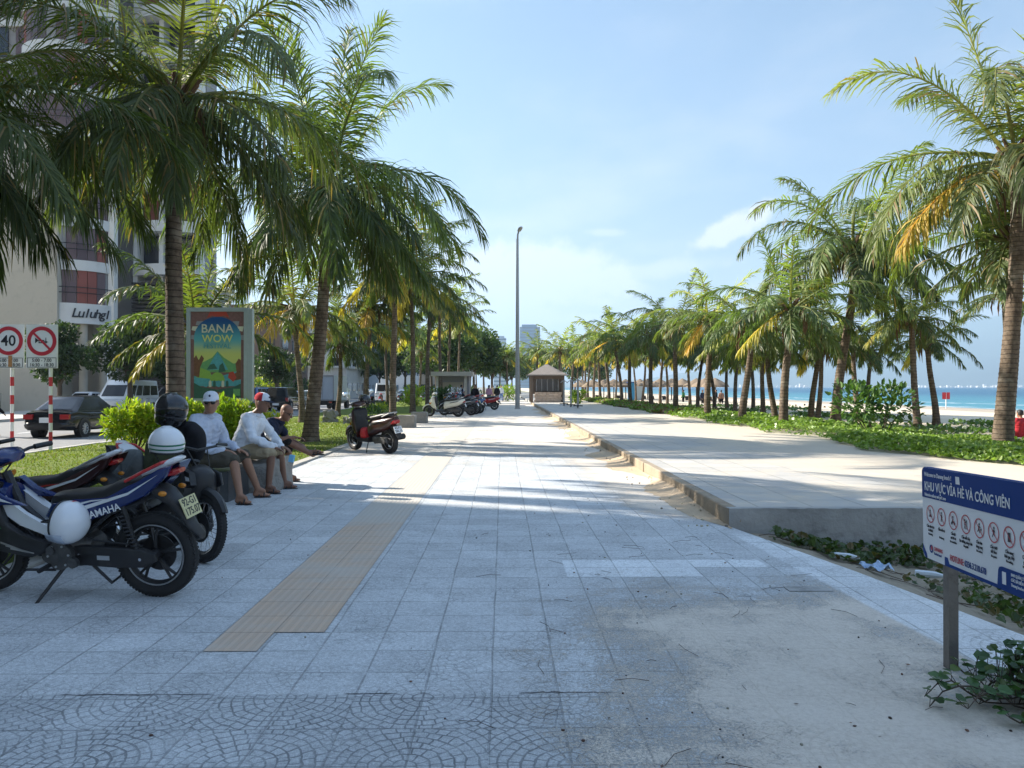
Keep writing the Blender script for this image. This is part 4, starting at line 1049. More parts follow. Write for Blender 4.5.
# high towers on the horizon
def tower(x, y, w_, h, m, label):
    t = empty('tower', (x, y, 0)); tag(t, label, 'tower'); mb = MB(); mb.box(-w_ / 2, w_ / 2, 0, w_, -1, h); mb.box(-w_ / 2 * .8, w_ / 2 * .7, 2, w_ * .8, h, h * 1.04); mb.build('wall', m, t, smooth=0)
    f = MB()
    for k in range(int(h / 8)): f.box(-w_ / 2 - .3, w_ / 2 + .3, -.4, w_ + .3, 4 + k * 8, 7.5 + k * 8)
    f.build('window_bands', 'window_blue', t, smooth=0); return t
tower(X(530, 1900), 1900, 50, 152, 'tower_glass', 'tall blue glass tower on the horizon right of the lamp post')
tower(X(500, 1600), 1600, 26, 105, 'tower_pale', 'narrow pale tower on the horizon left of the lamp post')

# pavilion (kiosk) at the end of the walk
ks = empty('pavilion', (X(547, 66), 66.5, .19)); tag(ks, 'little brown pavilion with a pyramid roof and stone base at the terrace end', 'pavilion')
mb = MB(); b = mb.addv([(-1.75, -1.5, 2.35), (1.75, -1.5, 2.35), (1.75, 2, 2.35), (-1.75, 2, 2.35), (-.12, .2, 3.3), (.12, .2, 3.3)]); 
for q in ((0, 1, 5, 4), (1, 2, 5), (2, 3, 4, 5), (3, 0, 4), (3, 2, 1, 0)): mb.face([b + i for i in q])
mb.box(-1.8, 1.8, -1.55, -1.45, 2.28, 2.38); mb.build('roof', 'roof_brown', ks, smooth=0)
for x in (-1.35, 1.35):
    for y in (-1.05, 1.6): mb = MB(); mb.box(x - .12, x + .12, y - .1, y + .1, 0, 2.35); mb.build('post', 'wood_dark', ks, smooth=0)
mb = MB(); mb.box(-1.23, 1.23, -1.12, -1.0, 2.0, 2.34); mb.build('beam', 'wood_dark', ks, smooth=0)
mb = MB(); mb.box(-1.3, 1.3, -.9, 1.5, .7, 2.3); mb.build('cabin', 'wood_dark', ks, smooth=0)
mb = MB(); mb.box(-.95, .95, -.98, -.9, .95, 2.0); w0 = mb.build('window', 'window_dark', ks, smooth=0)
mb = MB()
for x in (-.95, -.48, 0, .48, .95): mb.box(x - .035, x + .035, -1.02, -.98, .95, 2.0)
mb.build('window_bars', 'wall_grey', w0, smooth=0)
mb = MB()
for rr in range(4):
    for cc in range(7): mb.box(-1.15 + cc * .33 + (rr % 2) * .08, -.84 + cc * .33 + (rr % 2) * .08, -1.5 + rnd.uniform(-.02, .02), -1.1, rr * .22, rr * .22 + .21)
mb.build('stone_base', 'stone_pink', ks, smooth=0)
# flat roofed shelter
sh = empty('shelter', (X(452, 62), 62, -.05)); tag(sh, 'flat roofed cream shelter with a grey shutter behind the parked scooters', 'kiosk')
mb = MB(); mb.box(-1.7, 1.7, -.3, 3, 2.45, 2.8); mb.build('roof_slab', 'wall_beige', sh, smooth=0)
for x in (-1.3, 1.0): mb = MB(); mb.box(x, x + .2, -.1, .1, 0, 2.45); mb.build('pillar', 'wall_beige', sh, smooth=0)
mb = MB(); mb.box(-1.3, 1.4, .5, 2.8, 0, 2.45); mb.build('cabin_wall', 'wall_grey', sh, smooth=0)
mb = MB(); mb.box(-1.0, .9, .42, .5, .1, 1.95); 
for k in range(12): mb.box(-1.0, .9, .40, .42, .15 + k * .15, .22 + k * .15)
mb.build('shutter', 'wall_tan', sh, smooth=0)
# thatched beach parasols
def parasol(x, y, z, i):
    t = empty('thatched_parasol', (x, y, z)); tag(t, 'thatched parasol on the beach seen between the palm trunks', 'parasol', 'thatched parasols along the beach')
    mb = MB(); r = random.Random(i); rs = []
    for rr, h in ((.05, 3.0), (.7, 2.65), (1.5, 2.2), (1.62, 1.95)):
        rs.append([V((rr * math.cos(a) * r.uniform(.95, 1.05), rr * math.sin(a) * r.uniform(.95, 1.05), h + r.uniform(-.05, .05))) for a in [2 * PI * k / 20 for k in range(20)]])
    mb.rings(rs, True, False); mb.build('thatch_roof', 'thatch', t, smooth=30)
    mb = MB(); mb.cyl((0, 0, -.3), (0, 0, 2.9), .07, n=8); mb.build('pole', 'wood_dark', t)
    s = empty('sun_lounger', (x + .7, y - .2, z)); tag(s, 'dark lounger lying in the shade under a thatched parasol on the beach', 'sun lounger', 'loungers under the thatched parasols')
    mb = MB(); mb.box(-.25, .25, -.9, .5, .26, .33); mb.build('seat', 'wood_dark', s, smooth=0); mb = MB(); mb.box(-.25, .25, 0, .7, -.03, .03, Matrix.Translation((0, .5, .3)) @ Matrix.Rotation(R(45), 4, 'X')); mb.build('backrest', 'wood_dark', s, smooth=0)
    for a in (-.2, .2):
        for b_ in (-.8, .4): mb = MB(); mb.box(a - .025, a + .025, b_ - .025, b_ + .025, -.1, .26); mb.build('leg', 'wood_dark', s, smooth=0)
for i, px in enumerate([582, 593, 604, 614, 626, 640, 648, 660, 672, 683, 697, 706, 716]):
    y = 108 - i * 1.6; parasol(X(px, y), y, -.45, i)
# small distant town at the foot of the mountain
mb = MB(); r = random.Random(77)
for i in range(420):
    px = r.uniform(560, 1500); y = r.uniform(5200, 5900); s = r.uniform(8, 24); x = X(px, y)
    if math.sin(px * .05) + math.sin(px * .021) < -.5: continue
    mb.box(x, x + s, y, y + s, -2, r.uniform(5, 16) * (1.7 if r.random() < .12 else 1))
tag(mb.build('far_town', 'wall_white', smooth=0), 'white buildings of a far town on the shore below the mountain', 'town', kind='stuff')
# mountain
mb = MB(); prof = [(500, 0), (620, 6), (700, 14), (780, 26), (860, 40), (910, 50), (950, 58), (985, 68), (1040, 78), (1120, 84), (1220, 76), (1350, 60), (1500, 44), (1750, 20), (2000, 0)]
def ridge(px):
    for a, b in zip(prof, prof[1:]):
        if a[0] <= px <= b[0]:
            s = (px - a[0]) / (b[0] - a[0]); s = s * s * (3 - 2 * s) * .5 + s * .5; return a[1] + (b[1] - a[1]) * s
    return 0
from mathutils import noise as mnoise
nx, ny = 150, 24; Y0 = 7600
g = []
for j in range(ny + 1):
    q = j / ny
    for i in range(nx + 1):
        px = 500 + 1500 * i / nx; y = Y0 - 1600 + 3600 * q; x = X(px, Y0)
        k = math.sin(PI * min(1, q / .9)) ** .8 if q < .9 else 0
        h = ridge(px) / F * Y0 * k; nn = mnoise.fractal(V((x * .0008, y * .0008, 1)), 1, 2, 5)
        g.append((x, y, -6 + max(0, h * (1 + .13 * nn) + (25 * nn if h > 20 else 0))))
b = mb.addv(g)
for j in range(ny):
    for i in range(nx): q = b + j * (nx + 1) + i; mb.face((q, q + 1, q + nx + 2, q + nx + 1))
struct(mb.build('mountain', 'mountain', smooth=80))
# low headland under the mountain so that the coast closes
mb = MB(); mb.poly([(X(560, 5100), 5100, -.9), (9000, 5100, -.9), (9000, 9500, -.9), (X(560, 5100), 9500, -.9)]); struct(mb.build('far_shore', 'land_cover', smooth=0))
# ------------------------------------------------------------------ street furniture and signs
# lamp post
lp = empty('street_lamp', (X(517.5, 51.8), 51.8, 0)); tag(lp, 'very tall grey lamp post rising from the middle of the walk', 'street lamp')
mb = MB(); mb.tube([(0, 0, 0), (0, 0, 1.2), (0, 0, 11.6)], [.17, .16, .085], 10); mb.build('pole', 'galv_metal', lp)
mb = MB(); mb.box(-.22, .22, -.22, .22, 0, .05); mb.build('base_plate', 'galv_metal', lp, smooth=0)
mb = MB(); mb.tube([(0, 0, 11.4), (.02, -.1, 11.9), (.12, -.5, 12.15)], [.07, .06, .05], 8); mb.build('arm', 'galv_metal', lp)
mb = MB(); mb.loft([(-.1, 0, .07, .05), (0, 0, .13, .08), (.5, 0, .15, .07), (.75, 0, .08, .03)], 12); mb.xf(Matrix.Translation((.1, -.35, 12.1)) @ Matrix.Rotation(R(-80), 4, 'Z') @ Matrix.Rotation(R(-8), 4, 'Y')); mb.build('lamp_head', 'galv_metal', lp)
# beach rules sign, second post nearer the camera
A = V((2.352, 4.24, 0)); Bn = V((2.352 - .115 * 1.62, 4.24 - 1.62, 0)); d = (Bn - A).normalized(); Ls = (Bn - A).length
up = (V((0, 0, 1)) + d * -.03).normalized()
dirx = (d + V((0, 0, .035))).normalized(); upv = V((0, 0, 1)); upv = (upv - dirx * upv.dot(dirx)).normalized(); nrm = dirx.cross(upv)   # faces the walk
org = V((A.x, A.y, 1.052))
sg = empty('beach_rules_sign', (2.40, 4.06, 0)); tag(sg, 'blue and white beach rules board on grey posts at the right edge', 'sign')
Tinv = Matrix.Translation(-V(sg.location))
def SP(s, t, o=0): return org + dirx * s - upv * t + nrm * o - V(sg.location)
HS = .497
def spanel(name, poly, m, o0=-.03, o1=0.0, parent=None, smooth=0):
    mb = MB(); mb.rings([[SP(s, t, o0) for s, t in poly], [SP(s, t, o1) for s, t in poly]]); return mb.build(name, m, parent or sg, smooth=smooth)
def rrect(s0, s1, t0, t1, r_, corners='all', n=5):
    out = []
    for (cx, cy, a) in ((s0 + r_, t0 + r_, 180), (s1 - r_, t0 + r_, 270), (s1 - r_, t1 - r_, 0), (s0 + r_, t1 - r_, 90)):
        for k in range(n + 1): q = R(a + 90 * k / n); out.append((cx + r_ * math.cos(q), cy + r_ * math.sin(q)))
    return out
board = spanel('board', rrect(0, Ls, 0, HS, .03), 'sign_white', -.028, 0)
spanel('board_edge', rrect(-.003, Ls + .003, -.003, HS + .003, .031), 'sign_blue', -.03, -.004, board)
def tri_top(o=.0025): pass
spanel('blue_header', [(s, t) for s, t in rrect(0, Ls, 0, .30, .03) if t < .16] + [(Ls, .165), (0, .165)], 'sign_blue', .0005, .002, board)
def st(txt, s, t, size, m='sign_white', align='LEFT', sx=1.0, o=.0035, parent=None, name='lettering'):
    M = Matrix.Identity(4); pos = SP(s, t, o)
    return textmesh(txt, size, name, m, parent or board, frameM(pos, dirx, upv), align, .0006, sx)
st('KHU VỰC VỈA HÈ VÀ CÔNG VIÊN', .035, .103, .068, sx=.84)
st('Welcome to Danang beach !', .035, .037, .032, sx=.85)
st('Pedestrian walkway and park zone', .037, .148, .024, sx=.75)
def disc(s, t, r_, m, o, n=28, inner=None, parent=None, name='disc'):
    mb = MB(); rs = []
    if inner is None: mb.poly([SP(s + r_ * math.cos(2 * PI * k / n), t - r_ * math.sin(2 * PI * k / n), o) for k in range(n)])
    else:
        for k in range(n):
            a, b = 2 * PI * k / n, 2 * PI * (k + 1) / n
            mb.poly([SP(s + r_ * math.cos(a), t - r_ * math.sin(a), o), SP(s + r_ * math.cos(b), t - r_ * math.sin(b), o), SP(s + inner * math.cos(b), t - inner * math.sin(b), o), SP(s + inner * math.cos(a), t - inner * math.sin(a), o)])
    return mb
def picto(i, s, t, o):      # little black figures
    mb = MB()
    def line(p, q, w_=.005):
        p, q = V(p), V(q); n_ = (q - p).normalized(); n_ = V((-n_.y, n_.x)) * w_ / 2
        mb.poly([SP(s + a.x, t + a.y, o) for a in (p + n_, q + n_, q - n_, p - n_)])
    def dot(x, y, r_): mb.poly([SP(s + x + r_ * math.cos(k), t + y - r_ * math.sin(k), o) for k in [2 * PI * j / 10 for j in range(10)]])
    if i == 0: dot(-.002, -.018, .006); line((-.002, -.01), (-.006, .008), .009); line((-.016, .012), (.018, .012), .007); line((-.004, .008), (.012, .004), .006)
    elif i == 1: dot(0, -.022, .006); line((0, -.014), (0, .006), .011); line((0, .004), (-.006, .024)); line((0, .004), (.007, .024)); line((-.001, -.012), (.010, .002), .004)
    elif i == 2: dot(-.002, -.018, .006); line((-.002, -.01), (-.008, .006), .010); dot(-.014, .014, .008); dot(.014, .014, .008); line((-.014, .010), (.014, .006), .009)
    elif i == 3: dot(-.008, -.02, .006); line((-.008, -.012), (-.008, .006), .010); line((-.008, -.008), (.010, -.014), .005); line((.011, -.022), (.011, .024), .004); line((-.008, .006), (-.014, .024)); line((-.008, .006), (0, .024))
    elif i == 4: dot(.002, -.02, .006); line((.0, -.012), (-.005, .006), .010); line((-.005, .006), (-.016, .018)); line((-.005, .006), (.008, .022)); line((-.002, -.01), (.014, -.004), .005); dot(.018, .004, .005)
    elif i == 5: dot(.004, -.022, .006); line((.002, -.014), (-.002, .004), .010); line((-.002, .004), (-.012, .022)); line((-.002, .004), (.012, .016)); line((.0, -.01), (-.014, -.004), .004); line((.0, -.01), (.014, -.004), .004)
    elif i == 6: line((0, -.020), (0, .022), .022)
    else: dot(0, -.018, .006); line((0, -.01), (0, .01), .012); line((-.012, .016), (.014, .016), .007)
    return mb
caps = [('Cấm chèo kéo', 'du khách', 'No touting'), ('Cấm vứt rác', '', 'No littering'), ('Cấm lái', 'mô tô xe', 'No motorbikes'), ('Cấm viết bậy', 'lên tường, công trình', 'No graffiti'), ('Cấm bán', 'hàng rong', 'No vendors'), ('Cấm chơi', 'thể thao', 'No sports'), ('Cấm mang', 'bình gas, bếp', 'No cooking'), ('Cấm thả', 'gia súc', 'No animals')]
for i in range(12):
    s, t = .099 + i * .131, .250 + .0
    ring = disc(s, t, .048, None, .002, inner=.042).build('prohibition_ring', 'sign_red', board, smooth=0)
    picto(i % 8, s, t, .0022).build('pictogram', 'ink', ring, smooth=0)
    mb = MB(); a = .7071; mb.poly([SP(s + x, t + y, .0026) for x, y in ((-.031, -.028), (-.028, -.031), (.031, .028), (.028, .031))]); mb.build('slash', 'sign_red', ring, smooth=0)
    for j, c_ in enumerate(caps[i % 8]):
        if c_: st(c_, s, .318 + j * .021, .021 if j < 2 else .016, 'ink', 'CENTER', .72, .0025)
spanel('blue_corner', [(0, HS - .07), (.02, HS - .045), (.045, HS - .022), (.05, HS), (.03, HS), (0, HS - .03)], 'sign_blue', .0005, .002, board)
spanel('footer_stripe', [(.26, HS - .045), (.29, HS - .045), (.31, HS - .016), (Ls, HS - .016), (Ls, HS), (.26, HS)], 'sign_blue', .0005, .002, board)
spanel('blue_footer', [(.79, HS - .085), (.80, HS - .10), (.82, HS - .105), (Ls, HS - .105), (Ls, HS - .014), (.78, HS - .014)], 'sign_blue', .0008, .003, board)
disc(.105, .438, .022, None, .0025, inner=.012).build('logo', 'sign_blue', board, smooth=0)
disc(.112, .432, .012, None, .003).build('logo', 'sign_red', board, smooth=0)
st('DANANG', .14, .432, .028, 'sign_red', 'LEFT', .8, .0025); st('Beaches board', .14, .457, .018, 'sign_blue', 'LEFT', .8, .0025)
st('HOTLINE: ', .32, .446, .043, 'sign_red', 'LEFT', .78, .0025); st('0236.3.210.678', .475, .446, .043, 'sign_blue', 'LEFT', .78, .0025)
for j, tx in enumerate(['BAN QUẢN LÝ BÁN ĐẢO SƠN TRÀ VÀ', 'CÁC BÃI BIỂN DU LỊCH ĐÀ NẴNG', 'Danang beaches management']): st(tx, .90, .413 + j * .022, .019, 'sign_white', 'LEFT', .8, .0045)
mb = disc(.845, .44, .001, None, .004); mb = MB(); mb.poly([SP(s, t, .0042) for s, t in ((.825, .412), (.858, .412), (.858, .468), (.825, .468))]); mb.build('phone_icon', 'sign_white', board, smooth=0)
mb = MB(); mb.poly([SP(s, t, .003) for s, t in ((.395, .022), (.435, .022), (.442, .06), (.398, .06))]); mb.build('sticker', 'sign_white', board, smooth=0)
# posts
def post(s):
    p = org + dirx * s + nrm * -.062; mb = MB()
    mb.box(p.x - .026 - sg.location.x, p.x + .026 - sg.location.x, p.y - .026 - sg.location.y, p.y + .026 - sg.location.y, -.05, org.z - .04); return mb.build('post', 'post_metal', sg, smooth=0)
post(.20); post(1.45)

# road signs on striped posts
def roadsign(name, px, y, label, circ, supp, plateoff):
    x = X(px, y); z0 = -.17; t = empty(name, (x, y, z0)); tag(t, label, 'road sign')
    zt = Z(325, y) - z0; zb = Z(368, y) - z0; n = 9; hh = zb / n
    for k in range(n + 1):
        m = MB(); zA = k * hh; zB = min((k + 1) * hh, zt - .1) if k < n else zt - .1
        m.cyl((0, 0, zA), (0, 0, zB), .045, n=12); m.build('pole_band', 'red_paint' if k % 2 == 1 and k < n else 'white_paint', t)
    w_ = .41; dx = plateoff
    b = MB(); b.box(dx - w_, dx + w_, -.075, -.05, zb - .01, zt); bo = b.build('backing_board', 'white_paint', t, smooth=0)
    def dsc(rr, ri, y_, m, nm):
        mb = MB(); n_ = 36; c = V((dx, 0, zt - .44))
        for k in range(n_):
            a, b_ = 2 * PI * k / n_, 2 * PI * (k + 1) / n_
            P = lambda r_, a_: (c.x + r_ * math.cos(a_), y_, c.z + r_ * math.sin(a_))
            if ri: mb.poly([P(ri, a), P(rr, a), P(rr, b_), P(ri, b_)])
            else: mb.poly([P(rr, a), P(rr, b_), tuple((c.x, y_, c.z))])
        return mb.build(nm, m, t, smooth=0)
    dsc(.375, 0, -.079, 'sign_white', 'sign_face'); dsc(.385, .285, -.083, 'sign_red', 'red_ring')
    M = lambda X_, Z_, y_=-.086: frameM((X_, y_, Z_), (1, 0, 0), (0, 0, 1))
    if circ == '40': textmesh('40', .40, 'speed_number', 'ink', t, M(dx - .0, zt - .45), thick=.002, sx=1.0)
    else:
        mb = MB(); c = V((dx, -.086, zt - .44))
        def P(pts): mb.poly([(c.x + a, -.086, c.z + b_) for a, b_ in pts])
        P([(-.17, .09), (-.17, -.06), (-.10, .0), (-.10, .04)]); P([(-.11, .03), (.06, .03), (.06, .005), (-.11, .005)]); P([(-.06, -.03), (.13, -.03), (.13, -.055), (-.06, -.055)]); P([(-.08, .0), (-.055, .0), (-.055, -.055), (-.08, -.055)]); P([(.11, .0), (.135, .0), (.135, -.055), (.11, -.055)])
        P([(.10, .09), (.12, .09), (.12, .0), (.10, .0)]); P([(.05, .01), (.17, -.02), (.17, -.035), (.05, -.01)])
        mb.build('horn_symbol', 'ink', t, smooth=0)
        mb = MB(); a = .29 * .7071; mb.poly([(c.x + p, -.0885, c.z + q) for p, q in ((-a - .02, a - .02), (-a + .02, a + .02), (a + .02, -a + .02), (a - .02, -a - .02))]); mb.build('slash', 'sign_red', t, smooth=0)
    mb = MB(); zf0, zf1 = zb + .01, zb + .27
    for a in ((dx - .38, dx + .38, zf0, zf0 + .012), (dx - .38, dx + .38, zf1 - .012, zf1), (dx - .38, dx - .368, zf0, zf1), (dx + .368, dx + .38, zf0, zf1)): mb.box(a[0], a[1], -.082, -.078, a[2], a[3])
    mb.build('plate_border', 'ink', t, smooth=0)
    for k, tx in enumerate(supp): textmesh(tx, .125, 'time_text', 'ink', t, M(dx, zf1 - .075 - .12 * k, -.081), thick=.001, sx=.95)
    return t
sgA = roadsign('speed_limit_sign', 16, 20.6, 'round 40 speed limit sign on a red and white striped post', '40', ['5:00 - 7:00', '16:30 - 18:30'], -.05)
mb = MB(); mb.box(-.05, .05, -.088, -.084, Z(367, 20.6) + .17 + .0, Z(367, 20.6) + .17 + .30); mb.build('rust_patch', 'rust', sgA, smooth=0)
roadsign('no_horn_sign', 54, 20.2, 'round no horn sign with a crossed out trumpet on a striped post', 'horn', ['5:00 - 7:00', '16:30 - 18:30'], -.19)

# advertising light box
Yb = 19.0
ad = empty('advertising_panel', (X(219, Yb), Yb, -.08)); tag(ad, 'tall double sided advertising panel with a festival poster in a pale metal frame', 'billboard')
wx = .76; z0, z1 = Z(403, Yb) + .08, Z(308, Yb) + .08
rotA = Matrix.Rotation(R(0), 4, 'Z')
mb = MB()
for a in ((-wx, -wx + .10, z0, z1), (wx - .10, wx, z0, z1), (-wx + .1, wx - .1, z0, z0 + .12), (-wx + .1, wx - .1, z1 - .10, z1)): mb.box(a[0], a[1], -.05, .16, a[2], a[3])
mb.box(wx, wx + .10, -.02, .14, z0 + .02, z1 - .02)
fr = mb.build('frame', 'poster_frame', ad, smooth=0)
mb = MB(); mb.box(-.2, .2, .02, .10, 0, z0); mb.build('stand', 'galv_metal', ad, smooth=0)
mb = MB(); mb.box(-wx + .1, wx - .1, -.012, .12, z0 + .12, z1 - .1); po = mb.build('poster', 'art_maroon', ad, smooth=0)
px0, px1, pz0, pz1 = -wx + .1, wx - .1, z0 + .12, z1 - .1; PW, PH = px1 - px0, pz1 - pz0
lay = [0]
def art(name, pts, m):
    lay[0] += 1; y = -.0125 - .0006 * lay[0]; mb = MB(); mb.poly([(px0 + u * PW, y, pz0 + v * PH) for u, v in pts]); return mb.build(name, m, po, smooth=0)
def arc(cu, cv, ru, rv, a0, a1, n=16): return [(cu + ru * math.cos(R(a0 + (a1 - a0) * k / n)), cv + rv * math.sin(R(a0 + (a1 - a0) * k / n))) for k in range(n + 1)]
for k in range(9):
    a = 20 + k * 17; art('ray', [(.5 + .42 * math.cos(R(a)), .66 + .24 * math.sin(R(a))), (.5 + .9 * math.cos(R(a - 4)), .66 + .5 * math.sin(R(a - 4))) , (.5 + .9 * math.cos(R(a + 4)), .66 + .5 * math.sin(R(a + 4)))] , 'wall_grey') if 0 else None
for u, v in ((.08, .80), (.16, .86), (.84, .86), (.92, .80), (.06, .70), (.94, .70)): art('ray', [(u - .07, v - .012), (u + .05, v - .03), (u + .07, v + .03), (u - .05, v + .03)], 'art_cream' if u in (.08, .92) else 'wall_grey')
art('banner', [(.30, .93), (.36, 1.0), (.66, 1.0), (.72, .93), (.62, .955), (.5, .94), (.4, .955)], 'art_red')
art('arch_sky', [(.06, .30), (.94, .30)] + arc(.5, .70, .44, .24, 0, 180), 'art_sky')
art('hill', [(.06, .30), (.94, .30), (.94, .42), (.8, .40), (.62, .47), (.5, .545), (.4, .47), (.24, .42), (.06, .36)], 'art_green')
art('peak', [(.30, .33), (.70, .33), (.60, .44), (.5, .535), (.40, .44)], 'art_teal')
art('peak_shade', [(.30, .33), (.5, .34), (.44, .40), (.36, .39)], 'art_darkgreen'); art('peak_shade', [(.52, .30), (.66, .31), (.60, .41), (.54, .38)], 'art_darkgreen')
art('meadow', [(.06, .14), (.94, .14), (.94, .32), (.78, .30), (.6, .26), (.4, .27), (.2, .33), (.06, .30)], 'art_teal')
art('meadow', [(.10, .24), (.42, .22), (.36, .31), (.16, .36)], 'art_lime')
art('dome', arc(.5, .20, .14, .10, 0, 180), 'art_lime'); art('figure', [(.06, .26), (.16, .24), (.18, .36), (.25, .46), (.20, .50), (.15, .44), (.10, .50), (.06, .46)], 'art_brown')
art('figure', [(.94, .22), (.78, .20), (.74, .26), (.86, .30), (.84, .40), (.90, .46), (.94, .44)], 'art_brown'); art('figure', [(.70, .24), (.80, .19), (.86, .24), (.80, .31), (.72, .30)], 'art_red')
art('foreground_band', [(.06, .0), (.94, .0), (.94, .17), (.8, .13), (.5, .10), (.2, .13), (.06, .18)], 'art_darkgreen')
for k in range(6): art('building_shape', [(.26 + k * .08, .13), (.31 + k * .08, .13), (.31 + k * .08, .19), (.285 + k * .08, .21), (.26 + k * .08, .19)], ['art_teal', 'art_cream', 'art_darkgreen'][k % 3])
art('ground_blob', arc(.5, .03, .16, .045, 0, 180), 'art_brown'); art('corner_mark', [(.80, .03), (.93, .03), (.93, .11), (.80, .11)], 'art_green')
for tx, v, s, m in (('BANA', .80, .30, 'art_cream'), ('WOW', .685, .26, 'art_yellow'), ('FESTIVAL', .60, .17, 'art_teal')):
    textmesh(tx, s, 'poster_word', m, po, frameM((px0 + .5 * PW, -.034, pz0 + v * PH), (1, 0, 0), (0, 0, 1)), thick=.001, sx=1.0)

# stone bench blocks
def block3(name, x0, x1, y0, y1, z1, m, seed=0, cuts=8, amp=.012, z0=-.04):
    bm = bmesh.new(); bmesh.ops.create_cube(bm, size=1); bmesh.ops.subdivide_edges(bm, edges=bm.edges, cuts=cuts, use_grid_fill=True)
    for v in bm.verts:
        c = v.co * 2; f = 1 - .012 * sum(abs(a) > .98 for a in c) if amp > .004 else 1
        v.co = V((x0 + (x1 - x0) * (v.co.x * f + .5), y0 + (y1 - y0) * (v.co.y * f + .5), z0 + (z1 - z0) * (v.co.z * f + .5)))
        v.co += V((mnoise.noise(v.co * 5 + V((seed, 0, 0))), mnoise.noise(v.co * 5 + V((0, seed, 9))), mnoise.noise(v.co * 5 + V((7, 3, seed))))) * amp * 2
    me = bpy.data.meshes.new(name); bm.to_mesh(me); bm.free(); me.materials.append(MATS[m]); o = bpy.data.objects.new(name, me); COL.objects.link(o); return o
bA = block3('stone_bench', -4.35, -3.58, 9.95, 10.75, .40, 'stone_dark', 1, 6, .003); tag(bA, 'dark polished stone block with white lettering that the man in the white cap sits on', 'bench')
textmesh('BEACH H', .16, 'lettering', 'sign_white', bA, frameM((-3.93, 9.938, .26), (1, 0, .02), (0, 0, 1)), thick=.003, sx=.8)
bB = block3('stone_bench', -3.98, -3.25, 10.75, 11.9, .44, 'stone_rough', 2, 12, .03); tag(bB, 'rough grey stone block that the two men on the right sit on', 'bench')
for i, (px, y, lab) in enumerate([(406, 28.0, 'squat grey stone block nearest the kerb beyond the dark motorbike'), (419, 31.5, 'second squat stone block just behind the first one')]):
    o = block3('stone_block', X(px, y) - .33, X(px, y) + .33, y, y + .65, .46, 'stone_rough', 5 + i, 6, .008); tag(o, lab, 'stone block')
for i, px in enumerate([350, 357, 330]):
    y = 31 + i; o = block3('garden_rock', X(px, y) - .3, X(px, y) + .25, y, y + .4, .25 + .1 * i, 'stone_rough', 15 + i, 5, .09, -.2); tag(o, ['small grey rock on the lawn behind the dark motorbike', 'slightly larger rock right beside the small one on the lawn', 'grey rock on the lawn left of the other rocks'][i], 'rock')
# outdoor posts beside the pavilion
for i, (px, y) in enumerate([(571, 50), (578, 47), (564, 53)]):
    t = empty('exercise_post', (X(px, y), y, .19)); tag(t, 'slim grey post of the exercise frames right of the pavilion', 'exercise equipment', 'exercise frames beside the pavilion')
    mb = MB(); mb.cyl((0, 0, 0), (0, 0, 1.75), .06, n=10); mb.build('pole', 'galv_metal', t); mb = MB(); mb.tube([(-.25, 0, 1.6), (0, 0, 1.8), (.25, 0, 1.6)], .03, 6); mb.build('handles', 'galv_metal', t)
    mb = MB(); mb.box(-.28, .28, -.2, .2, .12, .18); mb.build('footboard', 'dark_metal', t, smooth=0)
# blue booth & beach flag & litter
t = empty('blue_booth', (X(636, 88), 88, -.3)); tag(t, 'small blue booth behind the palm trunks near the parasols', 'booth')
mb = MB(); mb.box(-.8, .0, 0, .8, 0, 2.3); mb.build('cabin', 'blue_booth', t, smooth=0); mb = MB(); mb.box(.08, .9, 0, .8, 0, 1.9); mb.build('side_cabin', 'tower_pale', t, smooth=0); mb = MB(); mb.box(-.9, .1, -.1, .9, 2.3, 2.4); mb.build('roof', 'sign_blue', t, smooth=0)
t = empty('beach_flag', (X(949, 88), 88, -1.02)); tag(t, 'red flag on a short white pole at the waterline', 'flag')
mb = MB(); mb.cyl((0, 0, 0), (0, 0, 1.9), .05, n=8); mb.build('pole', 'white_paint', t)
mb = MB(); mb.rings([[V((-.45 + .09 * k, .05 * math.sin(k), z)) for k in range(11)] for z in (1.1, 1.5, 1.9)], False, False, closed=False); mb.build('flag_cloth', 'red_paint', t, smooth=60)
mb = MB(); r = random.Random(8); g = [(3.28 + .24 * i / 12 + .012 * r.random(), 6.8 + .2 * j / 8, -.15 + .028 * r.random() + .03 * math.sin(i * .9) * math.cos(j * .8)) for j in range(9) for i in range(13)]
b = mb.addv(g)
for j in range(8):
    for i in range(12): q = b + j * 13 + i; mb.face((q, q + 1, q + 14, q + 13))
tag(mb.build('plastic_bag', 'litter_blue', smooth=20), 'crumpled blue plastic bag lying in the creeper bed', 'litter')
for i, (x, y) in enumerate([(3.55, 6.5), (3.15, 7.2)]):
    mb = MB(); mb.tube([(x, y, -.1), (x + .1, y - .1, -.09), (x + .17, y - .16, -.09)], [.03, .03, .012], 8); tag(mb.build('plastic_bottle', 'lamp_glass'), ['clear plastic bottle lying in the bed nearer the sign', 'clear plastic bottle lying near the blue bag'][i], 'litter')
